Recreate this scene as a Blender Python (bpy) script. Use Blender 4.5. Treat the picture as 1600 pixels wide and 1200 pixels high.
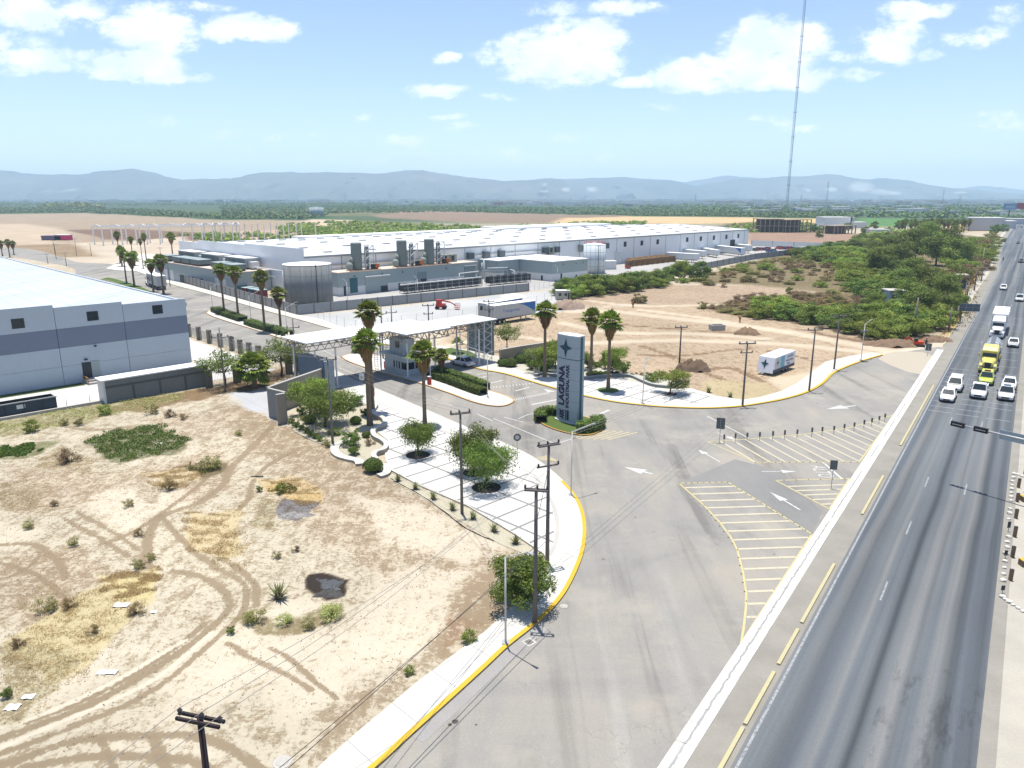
import bpy, math, random
import numpy as np
from mathutils import Vector, Matrix
R = math.radians
for o in list(bpy.data.objects):
    bpy.data.objects.remove(o)
SC = bpy.context.scene
C = SC.collection
# ------------------------------------------------------------------ camera
F, H = 1150.0, 26.0                      # focal length for a 1600 px wide picture, drone height
PT = math.atan(292 / F); CP, SP = math.cos(PT), math.sin(PT)
cam = bpy.data.cameras.new("camera"); co = bpy.data.objects.new("camera", cam); C.objects.link(co)
cam.sensor_width = 36; cam.lens = 36 * F / 1600; cam.clip_start = 0.5; cam.clip_end = 60000
co.location = (0, 0, H); co.rotation_euler = (math.pi / 2 - PT, 0, 0)
SC.camera = co
SC.view_settings.view_transform = 'Standard'; SC.view_settings.look = 'None'
SC.view_settings.exposure = 0.62; SC.view_settings.gamma = 1
SC.render.engine = 'CYCLES'
SC.cycles.max_bounces = 5; SC.cycles.diffuse_bounces = 3; SC.cycles.glossy_bounces = 2
SC.cycles.transmission_bounces = 3; SC.cycles.transparent_max_bounces = 8; SC.cycles.volume_bounces = 3
SC.cycles.use_denoising = True
# ------------------------------------------------------------------ sun and sky
SUN = Vector((-0.045, 0.135, 1.0)).normalized()
sl = bpy.data.lights.new("sun", 'SUN'); sl.energy = 4.8; sl.angle = R(0.5); sl.color = (1.0, 0.95, 0.87)
so = bpy.data.objects.new("sun", sl); C.objects.link(so); so.location = (0, 0, 80)
so.rotation_euler = SUN.to_track_quat('Z', 'Y').to_euler()
W = bpy.data.worlds.new("World"); SC.world = W; W.use_nodes = True
wt = W.node_tree; wt.nodes.clear()
def wn(t, **k):
    n = wt.nodes.new(t)
    for a, b in k.items(): setattr(n, a, b)
    return n
def wm(op, a, b=None, c=None, clamp=False):
    n = wn('ShaderNodeMath', operation=op, use_clamp=clamp)
    for i, x in enumerate((a, b, c)):
        if x is None: continue
        if hasattr(x, 'default_value') or hasattr(x, 'is_output'): wt.links.new(x, n.inputs[i])
        else: n.inputs[i].default_value = x
    return n.outputs[0]
sky = wn('ShaderNodeTexSky', sky_type='NISHITA'); sky.sun_disc = False
sky.sun_elevation = math.asin(SUN.z); sky.sun_rotation = math.atan2(SUN.x, SUN.y)
sky.air_density = 1.0; sky.dust_density = 0.6; sky.ozone_density = 2.0; sky.altitude = 1100
bg1 = wn('ShaderNodeBackground'); bg1.inputs[1].default_value = 0.124
tint = wn('ShaderNodeMix', data_type='RGBA', blend_type='MULTIPLY'); tint.inputs[0].default_value = 1; wt.links.new(sky.outputs[0], tint.inputs[6]); tint.inputs[7].default_value = (1, .95, .99, 1); wt.links.new(tint.outputs[2], bg1.inputs[0])
tc = wn('ShaderNodeTexCoord'); sx = wn('ShaderNodeSeparateXYZ'); wt.links.new(tc.outputs['Generated'], sx.inputs[0])
yy = wm('MAXIMUM', sx.outputs[1], 0.02)
U = wm('DIVIDE', sx.outputs[0], yy); V = wm('DIVIDE', sx.outputs[2], yy)
cv = wn('ShaderNodeCombineXYZ'); wt.links.new(U, cv.inputs[0]); wt.links.new(wm('MULTIPLY', V, 1.7), cv.inputs[1])
def wnoise(sc, det, rough=0.55, off=0):
    n = wn('ShaderNodeTexNoise'); n.inputs['Scale'].default_value = sc; n.inputs['Detail'].default_value = det
    n.inputs['Roughness'].default_value = rough
    m = wn('ShaderNodeMapping'); m.inputs['Location'].default_value = (off, off * .7, 0)
    wt.links.new(cv.outputs[0], m.inputs[0]); wt.links.new(m.outputs[0], n.inputs[0]); return n
nz = wnoise(19, 12, 0.68); nw = wnoise(9, 4, 0.5, 5)
wv = wn('ShaderNodeSeparateXYZ'); wt.links.new(nw.outputs['Color'], wv.inputs[0])
U2 = wm('ADD', U, wm('MULTIPLY', wm('SUBTRACT', wv.outputs[0], .5), .05))
V2 = wm('ADD', V, wm('MULTIPLY', wm('SUBTRACT', wv.outputs[1], .5), .03))
CL = [(875, 92, 105, 44, 1), (905, 58, 72, 30, 1), (800, 88, 62, 20, .8), (925, 14, 95, 15, .6), (695, 93, 22, 9, .8),
      (685, 146, 55, 13, .75), (780, 154, 26, 7, .3), (378, 42, 78, 22, 1), (1215, 78, 80, 46, 1), (1095, 118, 80, 30, .9),
      (1205, 122, 105, 22, .9), (1395, 62, 62, 36, .85), (1430, 14, 70, 14, .75), (1320, 92, 60, 10, .4), (50, 20, 130, 30, .75),
      (235, 48, 85, 38, .9), (55, 92, 72, 24, .95), (215, 104, 100, 27, 1), (295, 120, 50, 11, .7), (635, 217, 42, 10, .5),
      (717, 202, 26, 6, .35), (345, 207, 32, 13, .35), (435, 212, 32, 11, .3), (255, 189, 26, 11, .35), (572, 191, 18, 6, .35),
      (1565, 197, 65, 22, .42), (1270, 204, 38, 6, .35), (1575, 25, 34, 14, .38), (1460, 83, 20, 9, .45), (1415, 193, 16, 8, .3),
      (130, 85, 22, 9, .6), (800, 245, 160, 12, .26), (650, 250, 120, 10, .24), (1040, 170, 40, 5, .3), (20, 60, 70, 14, .5), (110, 18, 70, 16, .8), (300, 10, 50, 8, .4), (490, 216, 24, 7, .35),
      (1215, 190, 60, 8, .25), (1520, 60, 40, 14, .35), (1340, 120, 40, 10, .5), (870, 215, 60, 8, .24), (700, 188, 30, 5, .3), (990, 130, 40, 10, .5)]
Fld = None
for (x, y, a, b, w) in CL:
    yc = F * CP - (y - 600) * SP
    u0 = (x - 800) / yc; v0 = -(F * SP + (y - 600) * CP) / yc
    du = wm('MULTIPLY', wm('SUBTRACT', U2, u0), 1130 / a); dv = wm('MULTIPLY', wm('SUBTRACT', V2, v0), 1130 / b)
    d = wm('ADD', wm('MULTIPLY', du, du), wm('MULTIPLY', dv, dv))
    f = wm('MULTIPLY_ADD', wm('MULTIPLY', d, -1), w, w)
    Fld = f if Fld is None else wm('MAXIMUM', Fld, f)
dens = wm('ADD', wm('MAXIMUM', Fld, -.6), wm('MULTIPLY', wm('SUBTRACT', nz.outputs[0], .485), 3.2))
mr = wn('ShaderNodeMapRange', interpolation_type='SMOOTHSTEP'); wt.links.new(dens, mr.inputs[0])
mr.inputs[1].default_value = 0.02; mr.inputs[2].default_value = .8; mr.inputs[3].default_value = 0; mr.inputs[4].default_value = .93
gate = wn('ShaderNodeMapRange'); wt.links.new(Fld, gate.inputs[0]); gate.inputs[1].default_value = -.5; gate.inputs[2].default_value = .15
mask = wm('MULTIPLY', mr.outputs[0], gate.outputs[0], clamp=True)
ns = wnoise(11, 5, .5, 9)
rp = wn('ShaderNodeValToRGB'); wt.links.new(ns.outputs[0], rp.inputs[0])
rp.color_ramp.elements[0].position = .38; rp.color_ramp.elements[0].color = (.50, .56, .66, 1)
rp.color_ramp.elements[1].position = .56; rp.color_ramp.elements[1].color = (.66, .68, .70, 1)
bg2 = wn('ShaderNodeBackground'); wt.links.new(rp.outputs[0], bg2.inputs[0]); bg2.inputs[1].default_value = 1.3
mx = wn('ShaderNodeMixShader'); wt.links.new(mask, mx.inputs[0]); wt.links.new(bg1.outputs[0], mx.inputs[1]); wt.links.new(bg2.outputs[0], mx.inputs[2])
wo = wn('ShaderNodeOutputWorld'); wt.links.new(mx.outputs[0], wo.inputs[0])
try: W.cycles.sampling_method = 'MANUAL'; W.cycles.sample_map_resolution = 512
except Exception: pass

# ------------------------------------------------------------------ geometry helpers
rnd = random.Random(7); nr = np.random.default_rng(7)
def G(x, y, z=0.0):
    """point of the site (metres) from a place in the 1600x1200 survey picture, at height z"""
    dx, dy = x - 800.0, y - 600.0
    t = (H - z) / (F * SP + dy * CP)
    return Vector((dx * t, (F * CP - dy * SP) * t, z))
def hgt(b, ty):
    """height of something whose foot is at picture point b and whose top is at picture row ty"""
    g = G(*b); dy = ty - 600.0
    return H - (F * SP + dy * CP) * g.y / (F * CP - dy * SP)
S2 = math.sqrt(.5)
def EN(e, n, z=0.0): return Vector(((e - n) * S2, (e + n) * S2, z))     # the industrial park's own grid
HU = Vector((math.sin(R(34.75)), math.cos(R(34.75)), 0)); HW = Vector((HU.y, -HU.x, 0))
def UW(u, w, z=0.0): return HU * u + HW * w + Vector((0, 0, z))         # along / across the highway
def toUW(p): return p.dot(HU), p.dot(HW)

class MB:
    def __init__(s): s.v = []; s.f = []; s.m = []
    def add(s, vs, fs, mi=0):
        b = len(s.v); s.v += [tuple(v) for v in vs]
        for f in fs: s.f.append(tuple(b + i for i in f)); s.m.append(mi)
    def quad(s, a, b, c, d, mi=0): s.add([a, b, c, d], [(0, 1, 2, 3)], mi)
    def poly(s, pts, mi=0): s.add(pts, [tuple(range(len(pts)))], mi)
    def box(s, x0, x1, y0, y1, z0, z1, mi=0, M=None):
        vs = [Vector((x, y, z)) for z in (z0, z1) for (x, y) in ((x0, y0), (x1, y0), (x1, y1), (x0, y1))]
        if M is not None: vs = [M @ v for v in vs]
        s.add(vs, [(3, 2, 1, 0), (4, 5, 6, 7), (0, 1, 5, 4), (1, 2, 6, 5), (2, 3, 7, 6), (3, 0, 4, 7)], mi)
    def bar(s, a, b, w, h, mi=0):
        a, b = Vector(a), Vector(b); d = (b - a)
        if d.length < 1e-6: return
        d.normalize(); up = Vector((0, 0, 1)) if abs(d.z) < .99 else Vector((1, 0, 0))
        x = d.cross(up).normalized() * w / 2; y = x.cross(d).normalized() * h / 2
        vs = [p + q for p in (a, b) for q in (-x - y, x - y, x + y, -x + y)]
        s.add(vs, [(3, 2, 1, 0), (4, 5, 6, 7), (0, 1, 5, 4), (1, 2, 6, 5), (2, 3, 7, 6), (3, 0, 4, 7)], mi)
    def path(s, pts, r, n=6, mi=0, r2=None):
        pts = [Vector(p) for p in pts]; b = len(s.v); k = len(pts)
        for i, p in enumerate(pts):
            d = (pts[min(i + 1, k - 1)] - pts[max(i - 1, 0)]).normalized()
            up = Vector((0, 0, 1)) if abs(d.z) < .95 else Vector((1, 0, 0))
            x = d.cross(up).normalized(); y = x.cross(d).normalized()
            rr = r if r2 is None else r + (r2 - r) * i / (k - 1)
            for j in range(n):
                a = 2 * math.pi * j / n
                s.v.append(tuple(p + x * math.cos(a) * rr + y * math.sin(a) * rr))
        for i in range(k - 1):
            for j in range(n):
                j2 = (j + 1) % n
                s.f.append((b + i * n + j, b + i * n + j2, b + (i + 1) * n + j2, b + (i + 1) * n + j)); s.m.append(mi)
        s.f.append(tuple(b + j for j in range(n))[::-1]); s.m.append(mi)
        s.f.append(tuple(b + (k - 1) * n + j for j in range(n))); s.m.append(mi)
    def lathe(s, prof, n=16, c=(0, 0, 0), mi=0, cap=True):
        b = len(s.v); k = len(prof)
        for (r, z) in prof:
            for j in range(n):
                a = 2 * math.pi * j / n
                s.v.append((c[0] + r * math.cos(a), c[1] + r * math.sin(a), c[2] + z))
        for i in range(k - 1):
            for j in range(n):
                j2 = (j + 1) % n
                s.f.append((b + i * n + j, b + i * n + j2, b + (i + 1) * n + j2, b + (i + 1) * n + j)); s.m.append(mi)
        if cap:
            s.f.append(tuple(b + j for j in range(n))[::-1]); s.m.append(mi)
            s.f.append(tuple(b + (k - 1) * n + j for j in range(n))); s.m.append(mi)
    def prism(s, pl, z0, z1, mi=0, side=None):
        pl = ccw(pl); n = len(pl)
        s.add([(p[0], p[1], z1) for p in pl], [tuple(range(n))], mi)
        if z1 > z0:
            s.add([(p[0], p[1], z) for z in (z0, z1) for p in pl],
                  [(i, (i + 1) % n, n + (i + 1) % n, n + i) for i in range(n)], mi if side is None else side)
    def strip(s, pts, w, z, mi=0):
        """flat ribbon of width w along pts"""
        L, Rr = offset(pts, w / 2), offset(pts, -w / 2)
        for i in range(len(pts) - 1):
            s.quad((L[i].x, L[i].y, z), (Rr[i].x, Rr[i].y, z), (Rr[i + 1].x, Rr[i + 1].y, z), (L[i + 1].x, L[i + 1].y, z), mi)
    def build(s, name, mats, parent=None, smooth=False, loc=None):
        me = bpy.data.meshes.new(name); me.from_pydata(s.v, [], s.f)
        if not isinstance(mats, (list, tuple)): mats = [mats]
        for m in mats: me.materials.append(m)
        if len(mats) > 1: me.polygons.foreach_set('material_index', s.m)
        if smooth: me.polygons.foreach_set('use_smooth', [True] * len(s.f))
        me.update()
        o = bpy.data.objects.new(name, me); C.objects.link(o)
        if parent is not None: o.parent = parent
        if loc is not None: o.location = loc
        return o
def ccw(pl):
    a = sum(pl[i][0] * pl[(i + 1) % len(pl)][1] - pl[(i + 1) % len(pl)][0] * pl[i][1] for i in range(len(pl)))
    return list(pl) if a > 0 else list(pl)[::-1]
def offset(pts, d):
    out = []
    for i, p in enumerate(pts):
        a = pts[max(i - 1, 0)]; b = pts[min(i + 1, len(pts) - 1)]
        t = Vector((b[0] - a[0], b[1] - a[1])); t.normalize()
        out.append(Vector((p[0] - t.y * d, p[1] + t.x * d, 0)))
    return out
def smoothline(pts, k=6):
    """Catmull-Rom"""
    P = [Vector((p[0], p[1], 0)) for p in pts]; out = []
    for i in range(len(P) - 1):
        p0 = P[max(i - 1, 0)]; p1 = P[i]; p2 = P[i + 1]; p3 = P[min(i + 2, len(P) - 1)]
        for j in range(k):
            t = j / k
            out.append(.5 * ((2 * p1) + (p2 - p0) * t + (2 * p0 - 5 * p1 + 4 * p2 - p3) * t * t + (3 * p1 - p0 - 3 * p2 + p3) * t ** 3))
    out.append(P[-1]); return out
def npmesh(name, V_, Fq, mat, parent=None, loc=None):
    """mesh from numpy verts (n,3) and faces (m,4) or (m,3)"""
    me = bpy.data.meshes.new(name); k = Fq.shape[1]; m = Fq.shape[0]
    me.vertices.add(len(V_)); me.vertices.foreach_set('co', V_.astype(np.float32).ravel())
    me.loops.add(m * k); me.loops.foreach_set('vertex_index', Fq.astype(np.int32).ravel())
    me.polygons.add(m); me.polygons.foreach_set('loop_start', np.arange(0, m * k, k, dtype=np.int32))
    me.polygons.foreach_set('loop_total', np.full(m, k, dtype=np.int32))
    me.update(calc_edges=True); me.materials.append(mat)
    o = bpy.data.objects.new(name, me); C.objects.link(o)
    if parent is not None: o.parent = parent
    if loc is not None: o.location = loc
    return o
def tag(o, label=None, cat=None, group=None, kind=None):
    if label: o['label'] = label
    if cat: o['category'] = cat
    if group: o['group'] = group
    if kind: o['kind'] = kind
    return o
def thing(name, label, cat, loc=(0, 0, 0), rz=0, group=None):
    o = bpy.data.objects.new(name, None); C.objects.link(o); o.location = loc; o.rotation_euler = (0, 0, rz)
    o.empty_display_size = .3
    return tag(o, label, cat, group)
def struct(name, mb, mat, **k):
    o = mb.build(name, mat, **k); o['kind'] = 'structure'; return o
def copytree(o, parent=None):
    c = o.copy(); C.objects.link(c)
    if parent is not None: c.parent = parent
    for ch in list(o.children): copytree(ch, c)
    return c
ORD = ['first', 'second', 'third', 'fourth', 'fifth', 'sixth', 'seventh', 'eighth', 'ninth', 'tenth', 'eleventh', 'twelfth',
       'thirteenth', 'fourteenth', 'fifteenth', 'sixteenth', 'seventeenth', 'eighteenth', 'nineteenth', 'twentieth'] + \
      ['twenty-' + q for q in ('first', 'second', 'third', 'fourth', 'fifth', 'sixth', 'seventh', 'eighth', 'ninth')] + ['thirtieth'] + \
      ['thirty-' + q for q in ('first', 'second', 'third', 'fourth', 'fifth', 'sixth', 'seventh', 'eighth', 'ninth')] + ['fortieth']
# ------------------------------------------------------------------ materials
def hexl(r, g, b): return tuple(((x / 255) / 12.92 if x / 255 <= .04045 else ((x / 255 + .055) / 1.055) ** 2.4) for x in (r, g, b))
class NT:
    def __init__(s, name):
        s.m = bpy.data.materials.new(name); s.m.use_nodes = True; s.t = s.m.node_tree; s.t.nodes.clear()
        s.out = s.t.nodes.new('ShaderNodeOutputMaterial')
    def n(s, t, **k):
        x = s.t.nodes.new(t)
        for a, b in k.items(): setattr(x, a, b)
        return x
    def l(s, a, b): s.t.links.new(a, b)
    def setin(s, inp, x):
        if hasattr(x, 'is_output'): s.l(x, inp)
        else: inp.default_value = x
    def math(s, op, a, b=None, c=None, clamp=False):
        x = s.n('ShaderNodeMath', operation=op, use_clamp=clamp)
        for i, q in enumerate((a, b, c)):
            if q is not None: s.setin(x.inputs[i], q)
        return x.outputs[0]
    def pos(s): return s.n('ShaderNodeNewGeometry').outputs['Position']
    def obj(s): return s.n('ShaderNodeTexCoord').outputs['Object']
    def map(s, v, sc=(1, 1, 1), rot=(0, 0, 0), loc=(0, 0, 0)):
        x = s.n('ShaderNodeMapping'); s.l(v, x.inputs[0]); x.inputs['Scale'].default_value = sc
        x.inputs['Rotation'].default_value = rot; x.inputs['Location'].default_value = loc; return x.outputs[0]
    def noise(s, v, sc, det=4, ro=.55, dist=0):
        x = s.n('ShaderNodeTexNoise'); s.l(v, x.inputs[0]); x.inputs['Scale'].default_value = sc
        x.inputs['Detail'].default_value = det; x.inputs['Roughness'].default_value = ro
        x.inputs['Distortion'].default_value = dist; return x.outputs[0]
    def ramp(s, f, *st):
        x = s.n('ShaderNodeValToRGB'); s.l(f, x.inputs[0]); e = x.color_ramp.elements
        while len(e) < len(st): e.new(.5)
        for q, (p, c) in zip(e, st):
            q.position = p; q.color = (c, c, c, 1) if isinstance(c, (int, float)) else (*c[:3], 1)
        return x.outputs[0]
    def mix(s, f, a, b, mode='MIX'):
        x = s.n('ShaderNodeMix', data_type='RGBA', blend_type=mode)
        s.setin(x.inputs[0], f)
        for i, q in ((6, a), (7, b)):
            if hasattr(q, 'is_output'): s.l(q, x.inputs[i])
            else: x.inputs[i].default_value = (q, q, q, 1) if isinstance(q, (int, float)) else (*q[:3], 1)
        return x.outputs[2]
    def bsdf(s, col, rough=.8, metal=0, bump=None, bs=.3, bd=.05, spec=.3):
        b = s.n('ShaderNodeBsdfPrincipled')
        if hasattr(col, 'is_output'): s.l(col, b.inputs['Base Color'])
        else: b.inputs['Base Color'].default_value = (*col[:3], 1)
        s.setin(b.inputs['Roughness'], rough); b.inputs['Metallic'].default_value = metal
        b.inputs['Specular IOR Level'].default_value = spec
        if bump is not None:
            q = s.n('ShaderNodeBump'); q.inputs['Strength'].default_value = bs; q.inputs['Distance'].default_value = bd
            s.l(bump, q.inputs['Height']); s.l(q.outputs[0], b.inputs['Normal'])
        s.l(b.outputs[0], s.out.inputs[0]); return s.m
MC = {}
def M(name, col=None, rough=.7, var=.12, sc=1.5, metal=0, spec=.3, local=True):
    if name in MC: return MC[name]
    t = NT(name); v = t.obj() if local else t.pos()
    a = t.noise(v, sc, 5, .6); b = t.noise(v, sc * 9, 3, .6)
    f = t.math('MULTIPLY_ADD', t.math('SUBTRACT', t.math('ADD', a, b), 1.0), var * 2.2, 1.0)
    cm = t.n('ShaderNodeVectorMath', operation='SCALE'); cm.inputs[0].default_value = col[:3]; t.l(f, cm.inputs['Scale'])
    MC[name] = t.bsdf(cm.outputs[0], rough, metal, spec=spec); return MC[name]
def glassy(name, col=(.02, .03, .035)):
    if name in MC: return MC[name]
    t = NT(name); a = t.noise(t.obj(), 3, 2)
    MC[name] = t.bsdf(t.mix(a, tuple(c * .6 for c in col), tuple(c * 1.5 for c in col)), .08, 0, spec=.35); return MC[name]
def leafmat(name, c1, c2, c3=None, tr=.3):
    if name in MC: return MC[name]
    t = NT(name); g = t.n('ShaderNodeNewGeometry')
    rI = g.outputs['Random Per Island']; big = t.noise(t.obj(), .9, 3, .6)
    f = t.math('ADD', t.math('MULTIPLY', rI, .45), t.math('MULTIPLY', big, .65), clamp=True)
    st = [(.12, c1), (.75, c2)] + ([(.97, c3)] if c3 else [])
    col = t.ramp(f, *st)
    oi = t.n('ShaderNodeObjectInfo'); hs = t.n('ShaderNodeHueSaturation'); t.l(col, hs.inputs['Color'])
    t.l(t.math('MULTIPLY_ADD', oi.outputs['Random'], .035, .482), hs.inputs['Hue'])
    t.l(t.math('MULTIPLY_ADD', oi.outputs['Random'], .5, .75), hs.inputs['Value'])
    d = t.n('ShaderNodeBsdfPrincipled'); t.l(hs.outputs[0], d.inputs['Base Color']); d.inputs['Roughness'].default_value = .65
    d.inputs['Specular IOR Level'].default_value = .25
    q = t.n('ShaderNodeBsdfTranslucent'); t.l(hs.outputs[0], q.inputs[0])
    x = t.n('ShaderNodeMixShader'); x.inputs[0].default_value = tr; t.l(d.outputs[0], x.inputs[1]); t.l(q.outputs[0], x.inputs[2])
    t.l(x.outputs[0], t.out.inputs[0]); MC[name] = t.m; return t.m
# ------------------------------------------------------------------ ground painted by area (real soil colours)
def gp(pts, z=0.0): return [G(x, y, z) for x, y in pts]
def wob(X, Y, s, seed):
    r_ = np.random.default_rng(seed); out = np.zeros_like(X)
    for k in range(7):
        a = r_.uniform(0, 6.28); f = s * r_.uniform(.6, 2.8); out += np.sin((X * math.cos(a) + Y * math.sin(a)) * f + r_.uniform(0, 6.28)) / (1 + k * .35)
    return out / 2.6
def seg_d(X, Y, a, b):
    vx, vy = b[0] - a[0], b[1] - a[1]; L2 = vx * vx + vy * vy + 1e-9
    t = np.clip(((X - a[0]) * vx + (Y - a[1]) * vy) / L2, 0, 1)
    return np.hypot(X - a[0] - t * vx, Y - a[1] - t * vy)
def inpoly(X, Y, P):
    c = np.zeros(X.shape, bool); n = len(P)
    for i in range(n):
        x1, y1 = P[i][0], P[i][1]; x2, y2 = P[(i + 1) % n][0], P[(i + 1) % n][1]
        k = ((y1 > Y) != (y2 > Y)) & (X < (x2 - x1) * (Y - y1) / ((y2 - y1) + 1e-12) + x1)
        c ^= k
    return c
def ss(x): x = np.clip(x, 0, 1); return x * x * (3 - 2 * x)
ang = np.radians(np.arange(-54, 54.01, .15)); rr = [7.0]
while rr[-1] < 110: rr.append(rr[-1] * 1.0048)
while rr[-1] < 700: rr.append(rr[-1] * 1.01)
while rr[-1] < 13300: rr.append(rr[-1] * 1.04)
rr = np.array(rr); AA, RR = np.meshgrid(ang, rr)
GX, GY = RR * np.sin(AA), RR * np.cos(AA)
nR, nA = GX.shape
col = np.zeros((nR, nA, 4))
col[..., :3] = (.385, .335, .25); col[..., 3] = .5
D = RR
wx = GX + wob(GX, GY, .45, 1) * .035 * np.minimum(D, 90) ** .8 + wob(GX, GY, 2.0, 11) * .22; wy = GY + wob(GX, GY, .5, 2) * .035 * np.minimum(D, 90) ** .8 + wob(GX, GY, 2.1, 12) * .22
wx = wx + wob(GX, GY, .02, 3) * np.clip(D - 150, 0, 600) * .02; wy = wy + wob(GX, GY, .02, 4) * np.clip(D - 150, 0, 600) * .02
def paint(pts, c, bias=None, soft=None, op=1.0, world=False):
    P = pts if world else gp(pts)
    cx = sum(p[1] for p in P) / len(P); soft = soft if soft is not None else max(.2, .012 * cx)
    x0 = min(p[0] for p in P) - soft * 3; x1 = max(p[0] for p in P) + soft * 3
    y0 = min(p[1] for p in P) - soft * 3; y1 = max(p[1] for p in P) + soft * 3
    k = (wx > x0) & (wx < x1) & (wy > y0) & (wy < y1)
    if not k.any(): return
    X, Y = wx[k], wy[k]; d = np.full(X.shape, 1e9)
    for i in range(len(P)): d = np.minimum(d, seg_d(X, Y, P[i], P[(i + 1) % len(P)]))
    d = np.where(inpoly(X, Y, P), d, -d); m = ss((d + soft) / (2 * soft))[:, None] * op
    q = col[k]; q[:, :3] = q[:, :3] * (1 - m) + np.array(c) * m
    if bias is not None: q[:, 3:] = q[:, 3:] * (1 - m) + bias * m
    col[k] = q
TR = (.265, .22, .165)
def rut(pts, w, c=None, bias=.1, op=.85):
    op *= .5 if c is TR else 1
    P = smoothline(gp(pts), 4); x0 = min(p[0] for p in P) - 2; x1 = max(p[0] for p in P) + 2; y0 = min(p[1] for p in P) - 2; y1 = max(p[1] for p in P) + 2
    k = (GX > x0) & (GX < x1) & (GY > y0) & (GY < y1)
    if not k.any(): return
    X = GX[k] + wob(GX[k], GY[k], .9, 9) * .07; Y = GY[k] + wob(GX[k], GY[k], 1.0, 8) * .07; d = np.full(X.shape, 1e9)
    for i in range(len(P) - 1): d = np.minimum(d, seg_d(X, Y, P[i], P[i + 1]))
    m = (ss((w - d) / (w * .6) + .3) * op)[:, None]; q = col[k]
    if c is not None: mc = m * (.6 if c is TR else 1); q[:, :3] = q[:, :3] * (1 - mc) + np.array(c) * mc
    mb = np.clip(m * (1.9 if c is TR else 1), 0, 1); q[:, 3:] = q[:, 3:] * (1 - mb) + (.22 if c is TR else bias) * mb; col[k] = q
GREEN = (.035, .09, .025); OLIVE = (.105, .11, .05); BRN = (.215, .155, .11); SAND = (.32, .25, .17); CREAM = (.40, .35, .265); STRAW = (.33, .265, .13)
# the plain beyond the park
far = ss((D - 620) / 260)[..., None]; col[..., :3] = col[..., :3] * (1 - far) + np.array((.06, .09, .042)) * far
paint([(-400, 313), (2000, 314), (2000, 331), (1250, 332), (800, 327), (-400, 322)], (.055, .085, .045), .45, 200)
paint([(-300, 336), (130, 333), (250, 338), (345, 343), (480, 345), (560, 350), (560, 374), (300, 374), (0, 382), (-300, 388)], (.27, .215, .15), .5, 8)
paint([(-200, 352), (60, 350), (110, 362), (60, 385), (-200, 392)], (.34, .27, .19), .6)
paint([(105, 360), (200, 358), (330, 364), (400, 370), (390, 378), (260, 376), (160, 374)], (.20, .14, .105), .4, 3)
paint([(-60, 322), (200, 325), (345, 335), (350, 342), (250, 338), (130, 332), (-60, 335)], GREEN, .4, 10)
paint([(345, 318), (700, 321), (1000, 325), (1340, 331), (1340, 342), (1000, 338), (700, 332), (520, 335), (480, 344), (345, 343)], GREEN, .4, 10)
paint([(540, 330), (650, 329), (800, 333), (985, 337), (990, 347), (860, 350), (760, 348), (600, 341)], (.20, .145, .10), .5, 8)
paint([(400, 327), (560, 328), (620, 333), (560, 338), (420, 336)], (.12, .12, .055), .5, 8)
paint([(870, 341), (1000, 338), (1180, 340), (1290, 342), (1290, 350), (1150, 350), (1000, 349), (870, 349)], (.40, .29, .15), .6, 8)
paint([(1330, 341), (1425, 341), (1425, 354), (1340, 353)], (.07, .15, .045), .6, 6)
paint([(1190, 341), (1290, 341), (1290, 346), (1190, 346)], (.40, .29, .13), .6, 4)
paint([(380, 362), (480, 357), (620, 362), (780, 363), (960, 361), (960, 372), (380, 385)], (.35, .26, .19), .5)
paint([(460, 347), (560, 345), (700, 352), (770, 361), (600, 367), (480, 369)], (.13, .125, .06), .5)
paint([(470, 343), (540, 343), (520, 358), (460, 360)], (.38, .30, .21), .6)
paint([(1130, 350), (1200, 346), (1300, 350), (1300, 363), (1180, 366), (1130, 360)], (.16, .13, .075), .4)
paint([(1172, 364), (1290, 363), (1400, 366), (1392, 377), (1300, 390), (1172, 384)], (.25, .17, .12), .5)
paint([(1480, 350), (1560, 350), (1548, 362), (1480, 362)], (.38, .28, .14), .6)
# the park's outer yards
paint([(150, 381), (300, 370), (310, 400), (300, 452), (190, 440), (80, 400), (20, 386)], (.36, .30, .225), .7)
paint([(0, 383), (110, 380), (160, 400), (60, 402), (0, 398)], (.30, .235, .155), .4)
paint([(170, 417), (222, 424), (300, 440), (300, 400), (210, 395)], (.42, .39, .34), .8)
paint([(1172, 384), (1290, 384), (1300, 392), (1230, 404), (1100, 414), (1000, 425), (870, 452), (826, 455), (464, 492), (420, 470), (640, 430), (1000, 395)], (.30, .29, .27), .7, 1.5)
paint([(464, 494), (600, 481), (826, 457), (905, 452), (925, 468), (900, 484), (840, 492), (740, 494), (640, 512), (560, 520), (505, 508)], (.33, .33, .315), .65, 1.2)
paint([(440, 497), (505, 508), (560, 524), (640, 512), (720, 497), (700, 505), (600, 530), (520, 525)], (.33, .28, .19), .5, .8)
paint([(780, 497), (900, 485), (1100, 470), (1300, 510), (1420, 540), (1380, 556), (1290, 600), (1187, 632), (1080, 612), (950, 588), (790, 562), (700, 545), (690, 515)], SAND, .5, 1.5)
paint([(880, 462), (1050, 445), (1180, 446), (1300, 456), (1330, 470), (1120, 472), (900, 480)], (.30, .23, .16), .5)
paint([(1105, 476), (1200, 462), (1300, 456), (1400, 470), (1450, 520), (1380, 532), (1280, 507), (1180, 497), (1110, 486)], (.19, .155, .095), .35)
paint([(1060, 440), (1180, 402), (1300, 388), (1400, 372), (1500, 366), (1556, 372), (1500, 470), (1460, 522), (1400, 475), (1300, 458), (1180, 446)], (.21, .18, .105), .4)
paint([(870, 455), (1040, 432), (1045, 446), (920, 464)], (.12, .12, .06), .4)
paint([(1500, 440), (1545, 400), (1520, 500), (1475, 528), (1470, 505)], (.36, .26, .11), .5, 1.0)
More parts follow.
